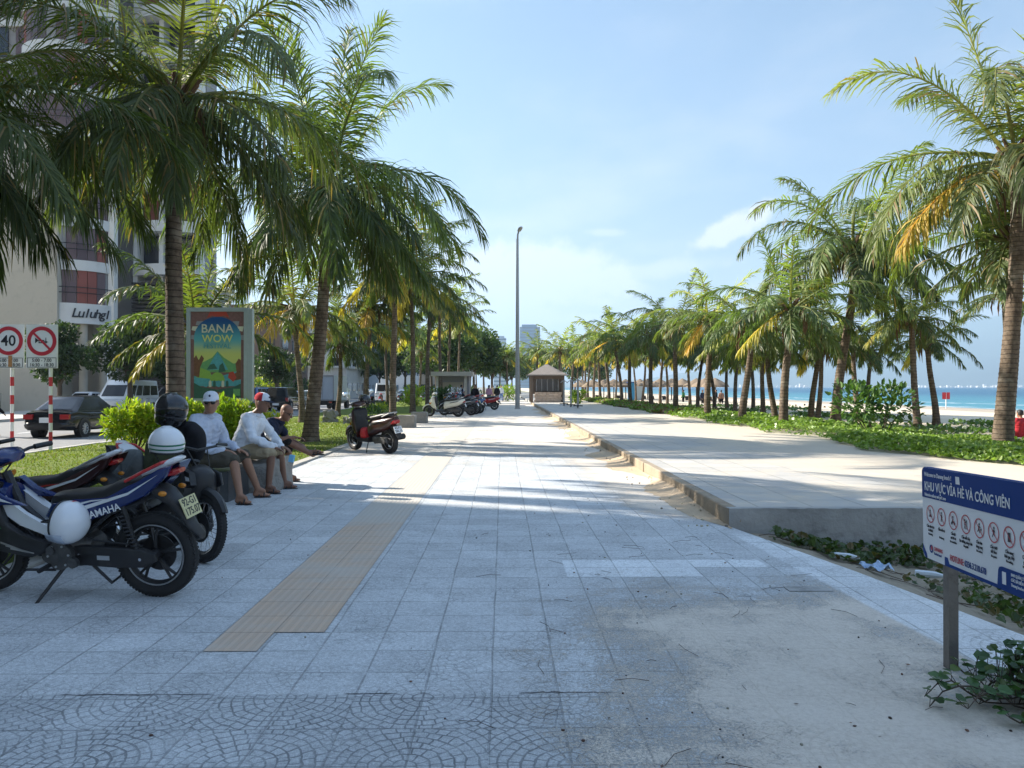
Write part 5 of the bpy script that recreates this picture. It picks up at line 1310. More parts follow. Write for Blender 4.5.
# scattered debris on the walk
mb = MB(); r = random.Random(4); mb.usecol = True
for i in range(170):
    y = 2.6 + 8 * r.random() ** 1.4; x = r.uniform(-2.5, 2.6) if r.random() < .3 else r.uniform(.2, 2.5)
    s = r.uniform(.003, .009); mb.col = r.choice([(.04, .025, .015), (.09, .05, .03), (.2, .12, .07), (.3, .28, .25), (.03, .03, .03)])
    if i % 3: mb.sphere((x, y, s * .4), (s * r.uniform(.7, 1.5), s * r.uniform(.7, 1.5), s * .6), 6, 4)
    else: quadleaf(mb, V((x, y, .008)), rdir(r, 0) * V((1, 1, .2)), (r.uniform(-.3, .3), r.uniform(-.3, .3), 1), s * 3.5, s * 1.8)
for i in range(46):
    y = 2.8 + 5 * r.random(); x = r.uniform(-.3, 2.4); a = r.uniform(0, 6.28); l = r.uniform(.04, .22); mb.col = (.08, .06, .045)
    mb.tube([(x, y, .006), (x + l * .5 * math.cos(a), y + l * .5 * math.sin(a), .010), (x + l * math.cos(a + .2), y + l * math.sin(a + .2), .005)], .0016, 3)
for i in range(90):
    y = 8 + 20 * r.random() ** 1.5; x = KX - .03 - .5 * r.random() ** 2; s = r.uniform(.006, .02); mb.col = r.choice([(.5, .45, .36), (.4, .36, .3), (.2, .17, .13)])
    mb.sphere((x, y, .03), (s, s, s * .7), 6, 4)
tag(mb.build('debris', 'vine_leaf', smooth=40), 'small dry leaves, twigs and pebbles scattered over the sandy paving', 'debris', kind='stuff')
# ------------------------------------------------------------------ motorbikes  (x forward, y left, origin on the ground)
def sub(name, mats, parent, fn, smooth=35):
    mb = MB(); fn(mb); return mb.build(name, mats, parent, smooth=smooth)
def wheel(parent, x, r, w_, kind, name='wheel', z=None):
    z = r if z is None else z
    we = sub(name, 'dark_metal', parent, lambda m: (m.cyl((x, -.06, z), (x, .06, z), .04, n=14), m.cyl((x, -.035, z), (x, -.028, z), r * .42, n=24)))
    def ty(m):
        m.torus((x, 0, z), r - w_, w_, n=44, k=12, sc=1.05)
        for k in range(72):
            a = 2 * PI * k / 72
            for s_ in (-1, 1):
                M = Matrix.Translation((x, 0, z)) @ Matrix.Rotation(-a, 4, 'Y') @ Matrix.Translation((r - .0105, s_ * w_ * .42, 0)) @ Matrix.Rotation(s_ * .5, 4, 'X')
                m.box(-.006, .006, -w_ * .33, w_ * .33, -.008, .008, M)
    sub('tyre', 'tyre_rubber', we, ty)
    rr = r - w_ * 2.0
    def rim(m):
        m.lathe([(rr + .015, -w_ * .62), (rr - .005, -w_ * .5), (rr - .018, -w_ * .2), (rr - .018, w_ * .2), (rr - .005, w_ * .5), (rr + .015, w_ * .62), (rr + .02, w_ * .3), (rr + .02, -w_ * .3), (rr + .015, -w_ * .62)], (x, 0, z), 'y', 40)
    def spk(m):
        if kind == 'mag':
            for k in range(5):
                a = 2 * PI * k / 5 + .3
                for da in (-.13, .13):
                    m.tube([(x + .04 * math.cos(a), 0, z + .04 * math.sin(a)), (x + rr * .6 * math.cos(a + da * .5), .012, z + rr * .6 * math.sin(a + da * .5)), (x + rr * math.cos(a + da), 0, z + rr * math.sin(a + da))], [.014, .011, .010], 6)
        else:
            for k in range(32):
                a = 2 * PI * k / 32; s_ = 1 if k % 2 else -1; b = a + (.5 if k % 4 < 2 else -.5)
                m.tube([(x + .035 * math.cos(b), s_ * .035, z + .035 * math.sin(b)), (x + rr * math.cos(a), 0, z + rr * math.sin(a))], .0022, 4, False)
    sub('rim', 'dark_metal' if kind == 'mag' else 'chrome', we, rim)
    if kind == 'mag': sub('rim_stripe', 'rim_silver', we, lambda m: [m.torus((x, y_, z), rr + .004, .0055, n=44, k=6) for y_ in (-w_ * .62, w_ * .62)])
    sub('spokes', 'dark_metal' if kind == 'mag' else 'chrome', we, spk)
    return we
def fender(m, x, z, r, a0, a1, w_, n=16):
    rs = []
    for k in range(n + 1):
        a = R(a0 + (a1 - a0) * k / n); f = 1 - .35 * abs(k / n - .5) * 2; c, s = math.cos(a), math.sin(a); ring = []
        for (yy, dr) in ((-w_ * f, -.035), (-w_ * f * .8, 0), (0, .015), (w_ * f * .8, 0), (w_ * f, -.035), (w_ * f * .7, -.012), (0, .004), (-w_ * f * .7, -.012)):
            ring.append(V((x + (r + dr) * c, yy, z + (r + dr) * s)))
        rs.append(ring)
    m.rings(rs)
def arcpoly(pts): return pts
def moped(name, body, accent, accent2, kind, label, loc, yaw, lean=7, seatm='seat_vinyl', group=None, plate=('92-G1', '175.07'), platem='plate_yellow', detail=True, brand=None, wfender='black_plastic', cat='motorbike', mirrors=True, naked=False):
    t = empty(name, loc, rot=(0, 0, 0)); t.rotation_euler = (Matrix.Rotation(yaw, 3, 'Z') @ Matrix.Rotation(R(-lean), 3, 'X')).to_euler() if lean else (0, 0, yaw)
    tag(t, label, cat, group)
    r, wt_ = .298, .046; xr, xf = -.62, .64
    wheel(t, xr, r, wt_, kind); wheel(t, xf, r, wt_ * .85, kind, 'wheel')
    # chassis, engine
    sub('frame', 'dark_metal', t, lambda m: (m.tube([(.46, 0, .86), (.36, 0, .62), (.18, 0, .47), (-.1, 0, .46), (-.3, 0, .62), (-.7, 0, .74)], .03, 8), m.tube([(-.12, .07, .42), (-.35, .09, .60), (-.62, .09, .70)], .016, 6), m.tube([(-.12, -.07, .42), (-.35, -.09, .60), (-.62, -.09, .70)], .016, 6)))
    def eng(m):
        m.loft([(-.2, .33, .09, .09), (-.12, .34, .13, .12), (.08, .33, .14, .12), (.16, .33, .10, .09)], 18, 3.5)
        m.cyl((-.02, .1, .32), (-.02, .17, .32), .095, n=22); m.cyl((-.02, -.1, .33), (-.02, -.16, .33), .10, n=22)
        for k in range(7): M = Matrix.Translation((.17 + k * .028, 0, .37 + k * .008)) ; m.box(-.008, .008, -.075, .075, -.075, .075, M)
        m.box(.34, .44, -.06, .06, .33, .46)
        m.box(-.16, -.05, -.10, .10, .44, .50); m.cyl((-.13, .16, .28), (-.13, .19, .28), .035, n=12); m.cyl((.03, .17, .36), (.03, .185, .36), .03, n=10)
        m.tube([(-.05, 0, .5), (-.02, 0, .58), (.08, 0, .6)], .035, 8)
    e = sub('engine', 'engine_metal', t, eng)
    sub('exhaust', 'dark_metal', t, lambda m: (m.tube([(.3, -.05, .36), (.32, -.08, .25), (.1, -.13, .19), (-.2, -.15, .22), (-.34, -.16, .27)], .018, 8), m.tube([(-.3, -.16, .26), (-.42, -.165, .30), (-.86, -.17, .41)], [.03, .045, .052], 12)))
    sub('chain_guard', 'black_plastic', t, lambda m: m.prism([(-.06, .335), (-.10, .385), (-.45, .375), (-.60, .365), (-.68, .335), (-.69, .285), (-.60, .24), (-.40, .232), (-.1, .25), (-.05, .29)], .085, .13, .016))
    if detail: sub('sticker', 'rim_silver', t, lambda m: m.prism([(-.27, .29), (-.27, .32), (-.36, .318), (-.36, .288)], .13, .1315)); sub('chain_guard_bolts', 'chrome', t, lambda m: [m.cyl((q, .128, z_), (q, .136, z_), .011, n=8) for q, z_ in ((-.14, .32), (-.58, .30))])
    sub('swingarm', 'dark_metal', t, lambda m: (m.tube([(-.15, .075, .33), (-.63, .085, .30)], .022, 8), m.tube([(-.15, -.075, .33), (-.63, -.085, .30)], .022, 8)))
    sub('shock_absorber', 'dark_metal', t, lambda m: [m.tube([(-.55, s * .105, .34), (-.46, s * .10, .66)], .016, 8) for s in (-1, 1)] + [m.torus((-.54 + .08 * k / 8 + .01, s * .104, .39 + .2 * k / 8), .026, .006, 'z', 12, 5) for s in (-1, 1) for k in range(9)])
    sub('side_stand', 'dark_metal', t, lambda m: m.tube([(-.02, .10, .24), (.05, .21, .10), (.12, .30, -.028), (.16, .305, -.034)], [.014, .012, .010, .014], 8))
    sub('centre_stand', 'dark_metal', t, lambda m: m.tube([(-.2, -.1, .24), (-.32, -.12, .13), (-.36, .12, .13), (-.22, .1, .24)], .011, 6))
    for s in (-1, 1): sub('footpeg', 'black_plastic', t, lambda m: m.cyl((.05, s * .13, .26), (.05, s * .27, .25), .016, n=8))
    sub('gear_pedal', 'dark_metal', t, lambda m: m.tube([(.02, .15, .22), (.2, .19, .23), (.2, .23, .23)], .009, 6))
    if detail: [sub('cable', 'black_plastic', t, lambda m: m.tube(p_, .006, 5)) for p_ in ([(.44, .1, .97), (.52, .09, .80), (.42, .08, .6), (.2, .09, .42)], [(.44, -.1, .97), (.56, -.04, .78), (.62, .05, .45)], [(-.1, .1, .48), (-.25, .11, .42), (-.5, .12, .40)])]; [sub('bolt', 'rim_silver', e, lambda m: m.cyl((-.02 + .075 * math.cos(k), .165, .32 + .075 * math.sin(k)), (-.02 + .075 * math.cos(k), .176, .32 + .075 * math.sin(k)), .008, n=8)) for k in range(6)]
    # bodywork
    tail = [(.03, .50), (.10, .58), (.05, .665), (-.12, .70), (-.36, .745), (-.60, .835), (-.76, .925), (-.82, .935), (-.78, .865), (-.64, .735), (-.50, .665), (-.36, .60), (-.18, .54)]
    for s in (1, -1):
        nm = 'side_fairing'; o = sub(nm, body, t, lambda m: m.prism(tail, s * .045, s * .128, .028), 50)
        if detail:
            sub('decal', accent, o, lambda m: m.prism([(-.02, .575), (-.28, .66), (-.52, .74), (-.74, .88), (-.52, .757), (-.28, .685), (0, .60)], s * .128, s * .1305)); sub('decal', accent2, o, lambda m: m.prism([(.0, .62), (-.25, .69), (-.45, .72), (-.25, .70), (.0, .64)], s * .128, s * .1305))
            if brand: textmesh(brand, .07, 'lettering', 'sign_white', o, frameM((-.33, s * .1325, .622), (-s * 1, 0, .0 + s * .30 * 1) if s < 0 else (-1, 0, .30), (.3, 0, 1)) if s > 0 else frameM((-.33, s * .1325, .622), (1, 0, -.30), (.3, 0, 1)), thick=.001, sx=.95)
    sub('tail_piece', accent, t, lambda m: m.loft([(-.60, .87, .09, .025), (-.70, .91, .09, .03), (-.82, .965, .06, .022), (-.86, .975, .02, .008)], 14))
    sub('grab_rail', 'red_plastic' if accent2 != 'red_plastic' else 'galv_metal', t, lambda m: m.tube([(-.50, .12, .83), (-.62, .13, .89), (-.74, .09, .95), (-.77, 0, .955), (-.74, -.09, .95), (-.62, -.13, .89), (-.50, -.12, .83)], .011, 8))
    sub('tail_light', 'tail_red', t, lambda m: m.loft([(-.76, .87, .08, .02), (-.81, .88, .07, .026), (-.84, .89, .04, .016)], 14))
    def seat(m):
        m.loft([(.10, .655, .05, .03), (.06, .68, .085, .045), (-.05, .69, .11, .05), (-.20, .70, .125, .05), (-.34, .73, .13, .055), (-.42, .765, .13, .06), (-.56, .80, .12, .055), (-.66, .84, .10, .045), (-.71, .86, .05, .03)], 20, 2.8)
    sub('seat', seatm, t, seat, 60)
    # step-through front: frame cover, leg shield, cowl
    for s in (1, -1):
        sub('frame_cover', accent2 if accent2 != 'blue_plastic' else accent, t, lambda m: m.prism([(.44, .74), (.50, .66), (.30, .51), (.04, .42), (-.06, .40), (-.05, .455), (.06, .50), (.26, .61)], s * .085, s * .12, .018))
        sub('leg_shield', 'black_plastic', t, lambda m: m.prism([(.52, .78), (.60, .62), (.55, .47), (.44, .34), (.20, .30), (.08, .34), (.05, .40), (.24, .46), (.36, .55), (.42, .70)], s * .12, s * .165, .03), 50)
        if detail:
            sub('vent_stripes', 'galv_metal', t, lambda m: [m.prism([(.40 - k * .035, .40 - k * .02), (.22 - k * .03, .345 - k * .006), (.22 - k * .03, .352 - k * .006), (.40 - k * .035, .412 - k * .02)], s * .165, s * .168) for k in range(3)])
            sub('badge', 'sticker_green', t, lambda m: m.prism([(.53, .55), (.50, .60), (.47, .55), (.44, .60), (.41, .54), (.39, .50), (.43, .53), (.46, .50), (.49, .53), (.52, .49)], s * .165, s * .168))
            sub('side_wing', body, t, lambda m: m.prism([(.46, .80), (.62, .76), (.66, .66), (.56, .62), (.36, .66), (.20, .66), (.36, .72)], s * .125, s * .155, .02), 50)
            sub('decal', accent, t, lambda m: m.prism([(.48, .74), (.60, .72), (.62, .69), (.40, .69), (.30, .675), (.42, .72)], s * .155, s * .158))
    sub('front_shield', body, t, lambda m: m.loft([(.40, .66, .10, .12), (.52, .66, .15, .17), (.60, .66, .12, .14), (.65, .69, .05, .07)], 18, 2.4), 50)
    sub('front_fender', wfender, t, lambda m: fender(m, xf, r, r + .028, 28, 158, .052), 50)
    sub('fork', 'dark_metal', t, lambda m: [m.tube([(.44, s * .075, .80), (.60, s * .075, .40), (xf, s * .07, r)], [.019, .022, .024], 8) for s in (-1, 1)])
    if not naked: sub('handlebar_cowl', body, t, lambda m: m.loft([(.37, .965, .08, .03), (.42, .975, .13, .055), (.50, .955, .14, .07), (.58, .91, .11, .06), (.63, .87, .06, .03)], 18, 2.3), 50)
    if not naked: sub('headlight', 'lamp_glass', t, lambda m: m.loft([(.55, .89, .085, .045), (.615, .875, .08, .04), (.645, .865, .05, .022)], 16))
    for s in ((-1, 1) if not naked else ()): sub('indicator', 'amber', t, lambda m: m.loft([(.50, .83, .02, .02, s * .12), (.56, .80, .035, .028, s * .13), (.61, .77, .015, .012, s * .12)], 10))
    hb_ = sub('handlebar', 'dark_metal', t, lambda m: m.tube([(.38, .31, 1.0), (.43, .2, .99), (.46, 0, .95), (.43, -.2, .99), (.38, -.31, 1.0)], .012, 8))
    for s in (-1, 1):
        sub('grip', 'black_plastic', hb_, lambda m: m.tube([(.41, s * .22, .995), (.37, s * .34, 1.0)], .019, 10))
        sub('brake_lever', 'galv_metal', hb_, lambda m: m.tube([(.44, s * .2, .99), (.445, s * .28, .985), (.42, s * .34, .98)], .006, 6))
        if not mirrors: continue
        mr = sub('mirror', 'black_plastic', t, lambda m: (m.tube([(.34, s * .19, 1.02), (.36, s * .22, 1.14), (.35, s * .26, 1.19)], .006, 6), m.sphere((.355, s * .28, 1.22), (.018, .062, .042), 14, 8)))
        sub('mirror_glass', 'mirror_glass', mr, lambda m: m.sphere((.342, s * .28, 1.22), (.008, .054, .036), 14, 6))
    # rear fender and plate
    sub('rear_fender', 'black_plastic', t, lambda m: m.loft([(-.66, .76, .085, .05), (-.76, .70, .075, .06), (-.84, .60, .06, .06), (-.90, .50, .055, .035), (-.96, .44, .045, .012)], 14, 3), 50)
    pc = V((-.885, 0, .64)); tilt = Matrix.Translation(pc) @ Matrix.Rotation(R(22), 4, 'Y')
    pl = sub('number_plate', platem, t, lambda m: m.box(-.004, .004, -.095, .095, -.07, .07, tilt), 0)
    if plate:
        for k, tx in enumerate(plate):
            M = tilt @ frameM((-.0055, 0, .034 - .066 * k), (0, -1, 0), (0, 0, 1)); textmesh(tx, .072, 'plate_text', 'ink', pl, M, thick=.0006, sx=.92)
    for s in (-1, 1): sub('rear_indicator', 'amber', t, lambda m: m.sphere((-.76, s * .12, .75), (.03, .02, .018), 10, 6))
    return t
def scooter(name, body, label, loc, yaw, lean=6, group=None, accent='white_plastic', seatm='seat_vinyl', plate=None, bag=False, cat='scooter'):
    t = empty(name, loc); t.rotation_euler = (Matrix.Rotation(yaw, 3, 'Z') @ Matrix.Rotation(R(-lean), 3, 'X')).to_euler(); tag(t, label, cat, group)
    r, wt_ = .255, .052; wheel(t, -.62, r, wt_, 'mag'); wheel(t, .64, r, wt_ * .9, 'mag')
    sub('engine', 'engine_metal', t, lambda m: (m.loft([(-.74, .28, .06, .05), (-.55, .30, .09, .09), (-.2, .28, .10, .08), (-.1, .28, .05, .05)], 14, 3), m.prism([(-.72, .24), (-.30, .20), (-.22, .28), (-.32, .36), (-.70, .34)], .08, .15, .02), m.cyl((-.62, .15, .28), (-.62, .165, .28), .07, n=18)))
    sub('exhaust', 'dark_metal', t, lambda m: (m.tube([(-.3, -.10, .22), (-.42, -.15, .26), (-.88, -.17, .34)], [.03, .055, .06], 12)))
    sub('body_shell', body, t, lambda m: m.loft([(-.02, .46, .10, .16), (-.12, .52, .15, .17), (-.35, .56, .18, .15), (-.60, .60, .17, .14), (-.80, .66, .13, .10), (-.92, .71, .06, .05)], 22, 2.6), 60)
    sub('tail_light', 'tail_red', t, lambda m: m.loft([(-.84, .64, .10, .04), (-.93, .66, .08, .04), (-.95, .67, .03, .02)], 12))
    sub('seat', seatm, t, lambda m: m.loft([(.02, .69, .05, .03), (-.03, .715, .11, .045), (-.22, .72, .14, .05), (-.42, .75, .145, .055), (-.62, .785, .13, .05), (-.76, .80, .08, .03)], 20, 2.8), 60)
    sub('footboard', 'black_plastic', t, lambda m: m.loft([(-.08, .27, .15, .06), (.05, .26, .17, .04), (.28, .26, .17, .04), (.40, .33, .16, .06)], 16, 4), 50)
    sub('leg_shield', body, t, lambda m: m.loft([(.30, .38, .16, .12), (.36, .56, .18, .24), (.44, .64, .17, .28), (.52, .64, .13, .22), (.60, .60, .06, .10)], 22, 2.8), 60)
    sub('inner_panel', 'black_plastic', t, lambda m: m.prism([(.28, .44), (.30, .86), (.345, .90), (.34, .40)], -.15, .15, .02))
    sub('headlight', 'lamp_glass', t, lambda m: m.loft([(.54, .70, .10, .07), (.60, .68, .085, .055), (.625, .67, .04, .02)], 14))
    for s in (-1, 1): sub('indicator', 'amber', t, lambda m: m.loft([(.50, .62, .03, .03, s * .11), (.58, .58, .03, .03, s * .10), (.61, .56, .012, .012, s * .09)], 10))
    sub('front_fender', body, t, lambda m: fender(m, .64, r, r + .035, 10, 160, .075), 50)
    sub('fork', 'dark_metal', t, lambda m: [m.tube([(.50, s * .06, .56), (.64, s * .085, r)], .02, 8) for s in (-1, 1)])
    sub('handlebar_cowl', body, t, lambda m: m.loft([(.28, .99, .10, .03), (.33, 1.0, .16, .055), (.42, .99, .16, .06), (.48, .95, .08, .04)], 18, 2.4), 50)
    h = sub('handlebar', 'dark_metal', t, lambda m: m.tube([(.28, .33, 1.0), (.34, .15, 1.0), (.36, 0, .94), (.34, -.15, 1.0), (.28, -.33, 1.0)], .013, 8))
    for s in (-1, 1):
        sub('grip', 'black_plastic', h, lambda m: m.tube([(.31, s * .22, 1.0), (.275, s * .35, 1.01)], .02, 10))
        mr = sub('mirror', 'chrome', t, lambda m: (m.tube([(.33, s * .2, 1.02), (.35, s * .26, 1.13), (.34, s * .30, 1.19)], .007, 6), m.sphere((.345, s * .32, 1.23), (.018, .06, .05), 14, 8)))
        sub('mirror_glass', 'mirror_glass', mr, lambda m: m.sphere((.332, s * .32, 1.23), (.008, .053, .044), 14, 6))
    sub('rear_fender', 'black_plastic', t, lambda m: m.loft([(-.80, .56, .08, .05), (-.92, .48, .07, .05), (-.98, .36, .06, .04)], 12, 3), 50)
    tl = Matrix.Translation((-.955, 0, .50)) @ Matrix.Rotation(R(22), 4, 'Y'); p = sub('number_plate', 'plate_white', t, lambda m: m.box(-.004, .004, -.095, .095, -.07, .07, tl), 0)
    if plate:
        for k, tx in enumerate(plate): textmesh(tx, .07, 'plate_text', 'ink', p, tl @ frameM((-.0055, 0, .032 - .064 * k), (0, -1, 0), (0, 0, 1)), thick=.0005, sx=.9)
    sub('side_stand', 'dark_metal', t, lambda m: m.tube([(-.05, .12, .22), (-.12, .22, .09), (-.18, .28, -.02)], .011, 6))
    sub('decal', accent, t, lambda m: [m.prism([(-.3, .60), (-.62, .66), (-.7, .69), (-.62, .685), (-.3, .63)], s * .176, s * .186) for s in (-1, 1)])
    sub('grab_rail', 'galv_metal', t, lambda m: m.tube([(-.62, .13, .76), (-.82, .10, .83), (-.86, 0, .84), (-.82, -.10, .83), (-.62, -.13, .76)], .012, 8))
    return t
def place2(rear, front):      # loc, yaw from ground points of the axles
    r_, f_ = V(rear), V(front); m = (r_ + f_) / 2; return (m.x, m.y, 0), math.atan2(f_.y - r_.y, f_.x - r_.x)
l, yw = place2((-2.47, 5.50), (-3.75, 5.66))
bikeA = moped('motorbike', 'blue_plastic', 'white_plastic', 'white_plastic', 'mag', 'blue and white underbone motorbike nearest the camera, seen from its left side', l, yw, lean=6, brand='YAMAHA', mirrors=False); bikeA.scale = (1.04,) * 3
l, yw = place2((-3.42, 6.55), (-4.67, 6.67))
moped('motorbike', 'darkred_plastic', 'white_plastic', 'red_plastic', 'mag', 'dark motorbike with a long black seat standing behind the blue one', l, yw, lean=6, mirrors=False)
l, yw = place2((-3.58, 7.25), (-2.62, 6.56))
bikeC = moped('motorbike', 'black_plastic', 'white_plastic', 'galv_metal', 'spoke', 'black motorbike with a wire spoked front wheel facing out beside the seated men', l, yw, lean=5, mirrors=False, naked=True)
# dark maxi scooter in the sun
l, yw = place2((-2.50, 17.1), (-3.55, 18.3))
sc2 = scooter('scooter', 'darkred_plastic', 'dark maroon scooter parked alone in the sun with a red bag on its footboard', l, yw + .05, plate=('43-F1', '286.15'), accent='dark_metal'); sc2.scale = (1.12,) * 3
o = MB().loft([(.05, .36, .07, .10), (.12, .36, .10, .13), (.22, .36, .09, .12), (.27, .37, .04, .06)], 14).xf(Matrix.Translation((0, .08, .02))).build('red_bag', 'red_paint', smooth=60)
o.parent = None; o.matrix_world = Matrix.Translation(V(l)) @ Matrix.Rotation(yw + .05, 4, 'Z') @ Matrix.Scale(1.12, 4); tag(o, 'small red bag on the footboard of the dark maroon scooter', 'bag')
# helmet over its left mirror
def helmet(name, shell, c, r_, label, stripes=None, open_=True, rot=(0, 0, 0), full=False, visor=False):
    t = empty(name, c, rot=rot); tag(t, label, 'helmet'); n = 28
    prof = [(max(.004, r_ * math.cos(R(a))) * 1.0, r_ * math.sin(R(a)) * 1.02) for a in range(-28, 91, 8)] + [(.003, r_ * 1.02)]
    mb = MB(); mb.lathe([(p, q) for p, q in prof], n=n, sc=(1.12, .95)); mb.lathe([(p * .9, q * .9) for p, q in prof[::-1]], n=n, sc=(1.12, .95))
    if full:      # cheeks and chin bar
        mb.lathe([(r_ * .95, -r_ * .45), (r_ * .9, -r_ * .95), (r_ * .78, -r_ * 1.05), (r_ * .72, -r_ * .9), (r_ * .80, -r_ * .45)], n=24, a0=R(55), a1=R(305), sc=(1.12, .95))
    mb.build('shell', shell, t, smooth=50)
    mb = MB(); mb.torus((0, 0, -r_ * .47), r_ * .885, .009, 'z', 28, 6); mb.xf(Matrix.Diagonal((1.12, .95, 1, 1))); mb.build('trim', 'black_plastic', t)
    mb = MB(); mb.lathe([(r_ * .86, -r_ * .46), (r_ * .80, r_ * .2), (r_ * .4, r_ * .7), (.003, r_ * .82)], n=24, sc=(1.12, .95)); mb.build('lining', 'lining', t, smooth=50)
    if stripes:
        for z in stripes: rr = math.sqrt(max(0, 1 - (z / 1.02) ** 2)) * r_ * 1.004; mb = MB(); mb.lathe([(rr - .0005, z * r_ - .008), (rr + .001, z * r_), (rr - .0015, z * r_ + .008)], n=28, sc=(1.12, .95)); mb.build('stripe', 'helmet_green', t)
    mb = MB(); mb.lathe([(.02, r_ * 1.01), (.045, r_ * .985), (.03, r_ * 1.035), (.002, r_ * 1.04)], n=14); mb.build('vent', shell, t)
    if visor:
        mb = MB(); mb.lathe([(r_ * 1.004, r_ * .02), (r_ * .995, r_ * .14)], n=6, a0=R(150), a1=R(190), sc=(1.12, .95)); mb.build('badge', 'sign_red', t); mb = MB(); mb.lathe([(r_ * 1.005, -r_ * .2), (r_ * 1.005, -r_ * .08)], n=6, a0=R(140), a1=R(170), sc=(1.12, .95)); mb.build('badge', 'sign_blue', t)
    if visor: mb = MB(); mb.lathe([(r_ * 1.14, -.07), (r_ * 1.16, 0), (r_ * 1.08, .05)], n=14, a0=R(-62), a1=R(62)); mb.build('visor', 'clear_visor', t, smooth=60)
    mb = MB(); mb.tube([(0, r_ * .85, -r_ * .45), (.02, r_ * .5, -r_ * 1.15), (.02, 0, -r_ * 1.3), (.02, -r_ * .5, -r_ * 1.15), (0, -r_ * .85, -r_ * .45)], .006, 5); mb.build('strap', 'black_plastic', t)
    return t
helmet('helmet', 'helmet_white', (-3.02, 5.33, .56), .135, 'white helmet with a clear visor hanging on the side of the blue motorbike', rot=(R(15), R(100), R(8)), visor=True)
helmet('helmet', 'helmet_white', (-2.78, 6.32, 1.035), .14, 'white helmet with two green stripes resting on the handlebar', stripes=(-.22, .02), rot=(R(4), R(5), R(-30)))
helmet('helmet', 'helmet_black', (-2.97, 6.85, 1.31), .14, 'black helmet perched highest above the handlebar in front of the hedge', rot=(0, R(-10), R(150)), full=True, visor=False)
helmet('helmet', 'helmet_black', (-3.28, 18.1, 1.18), .14, 'dark helmet hung on the bars of the maroon scooter', rot=(0, R(10), R(60)))
mb = MB(); mb.cyl((-2.94, 6.83, 1.0), (-2.96, 6.84, 1.28), .012, n=8); tag(mb.build('mirror_stalk', 'dark_metal'), 'thin stalk holding up the black helmet', 'mirror')
# jackets slung over the saddle
def cloth(name, m, poly, c, thick, label, seed, yaw_=0, tiltx=0, cat='jacket'):
    bm = bmesh.new(); n = 26; mb = MB(); xs_ = [p[0] for p in poly]; zs_ = [p[1] for p in poly]
    def inside(x, z):
        k = False
        for (a, b), (c_, d_) in zip(poly, poly[1:] + poly[:1]):
            if (b > z) != (d_ > z) and x < (c_ - a) * (z - b) / (d_ - b) + a: k = not k
        return k
    for _ in range(3): poly = [q for (a, b), (c_, d_) in zip(poly, poly[1:] + poly[:1]) for q in ((a * .75 + c_ * .25, b * .75 + d_ * .25), (a * .25 + c_ * .75, b * .25 + d_ * .75))]
    xs_ = [p[0] for p in poly]; zs_ = [p[1] for p in poly]
    cx_, cz_ = sum(xs_) / len(xs_), sum(zs_) / len(zs_); N_ = len(poly); pp = []
    for (a, b), (c_, d_) in zip(poly, poly[1:] + poly[:1]):
        for k in range(2): pp.append((a + (c_ - a) * k / 2, b + (d_ - b) * k / 2))
    rs = []
    for q in range(-7, 8):
        ph = q / 7 * PI / 2; f = math.cos(ph) ** .45 if abs(q) < 7 else .06; y = thick * math.sin(ph)
        rs.append([V((cx_ + (x - cx_) * f, y + .03 * mnoise.noise(V((x * 7 + seed, z * 4, q * .2))) + .018 * math.sin(x * 38 + z * 6 + seed) * f, cz_ + (z - cz_) * f + .012 * mnoise.noise(V((x * 9, z * 9, seed))))) for x, z in pp])
    mb.rings(rs); mb.xf(Matrix.Translation(c) @ Matrix.Rotation(yaw_, 4, 'Z') @ Matrix.Rotation(tiltx, 4, 'X')); return tag(mb.build(name, m, smooth=60), label, cat)
cloth('jacket', 'cloth_grey', [(-.20, -.28), (-.22, -.05), (-.10, .16), (.05, .20), (.20, .18), (.17, -.10), (.15, -.20), (.02, -.18), (-.08, -.26)], (-3.42, 6.98, .74), .07, 'grey jacket hanging over the saddle left of the helmets', 3, -.3)
cloth('jacket', 'cloth_olive', [(-.16, -.24), (-.14, .10), (-.04, .22), (.14, .24), (.22, .12), (.20, -.10), (.06, -.22)], (-3.12, 6.92, .86), .09, 'dark olive jacket draped behind the striped helmet', 8, -.3)
cloth('backpack', 'cloth_black', [(-.17, -.17), (-.15, .12), (-.05, .19), (.10, .18), (.18, .05), (.17, -.16), (.04, -.22)], (-2.90, 7.0, 1.0), .11, 'black bag bulging below the black helmet', 12, 0, cat='bag')

# row of parked two-wheelers further along
ws = scooter('scooter', 'cream_plastic', 'cream white scooter at the front end of the packed row beyond the stone blocks', ((X(444, 38.5)), 38.5, 0), PI - .12, accent='dark_metal', plate=None); ws.scale = (1.18,) * 3
ds = scooter('scooter', 'car_dark', 'dark scooter in the packed row behind the cream one', (X(458, 40.2), 40.2, 0), PI - .15, group='two wheelers packed along the walk'); ds.scale = (1.15,) * 3
ms_ = moped('motorbike', 'black_plastic', 'red_plastic', 'galv_metal', 'mag', 'dark motorbike in the packed row beyond the scooters', (X(463, 42), 41.6, 0), PI - .1, group='two wheelers packed along the walk', plate=None, detail=False); ms_.scale = (1.1,) * 3
rs_ = scooter('scooter', 'red_plastic', 'red scooter in the packed row further along the walk', (X(484, 50), 50, 0), PI - .1, group='two wheelers packed along the walk'); rs_.scale = (1.12,) * 3
bl_ = scooter('scooter', 'car_blue', 'blue scooter in the packed row further along the walk', (X(468, 44), 43.2, 0), PI - .1, group='two wheelers packed along the walk'); bl_.scale = (1.12,) * 3
r = random.Random(21); protos = [(ds, 'dark scooter in the packed row behind the cream one'), (ms_, 'dark motorbike in the packed row beyond the scooters'), (bl_, 'blue scooter in the packed row further along the walk'), (ms_, 'dark motorbike in the packed row beyond the scooters'), (rs_, 'red scooter in the packed row further along the walk')]
y = 45.0
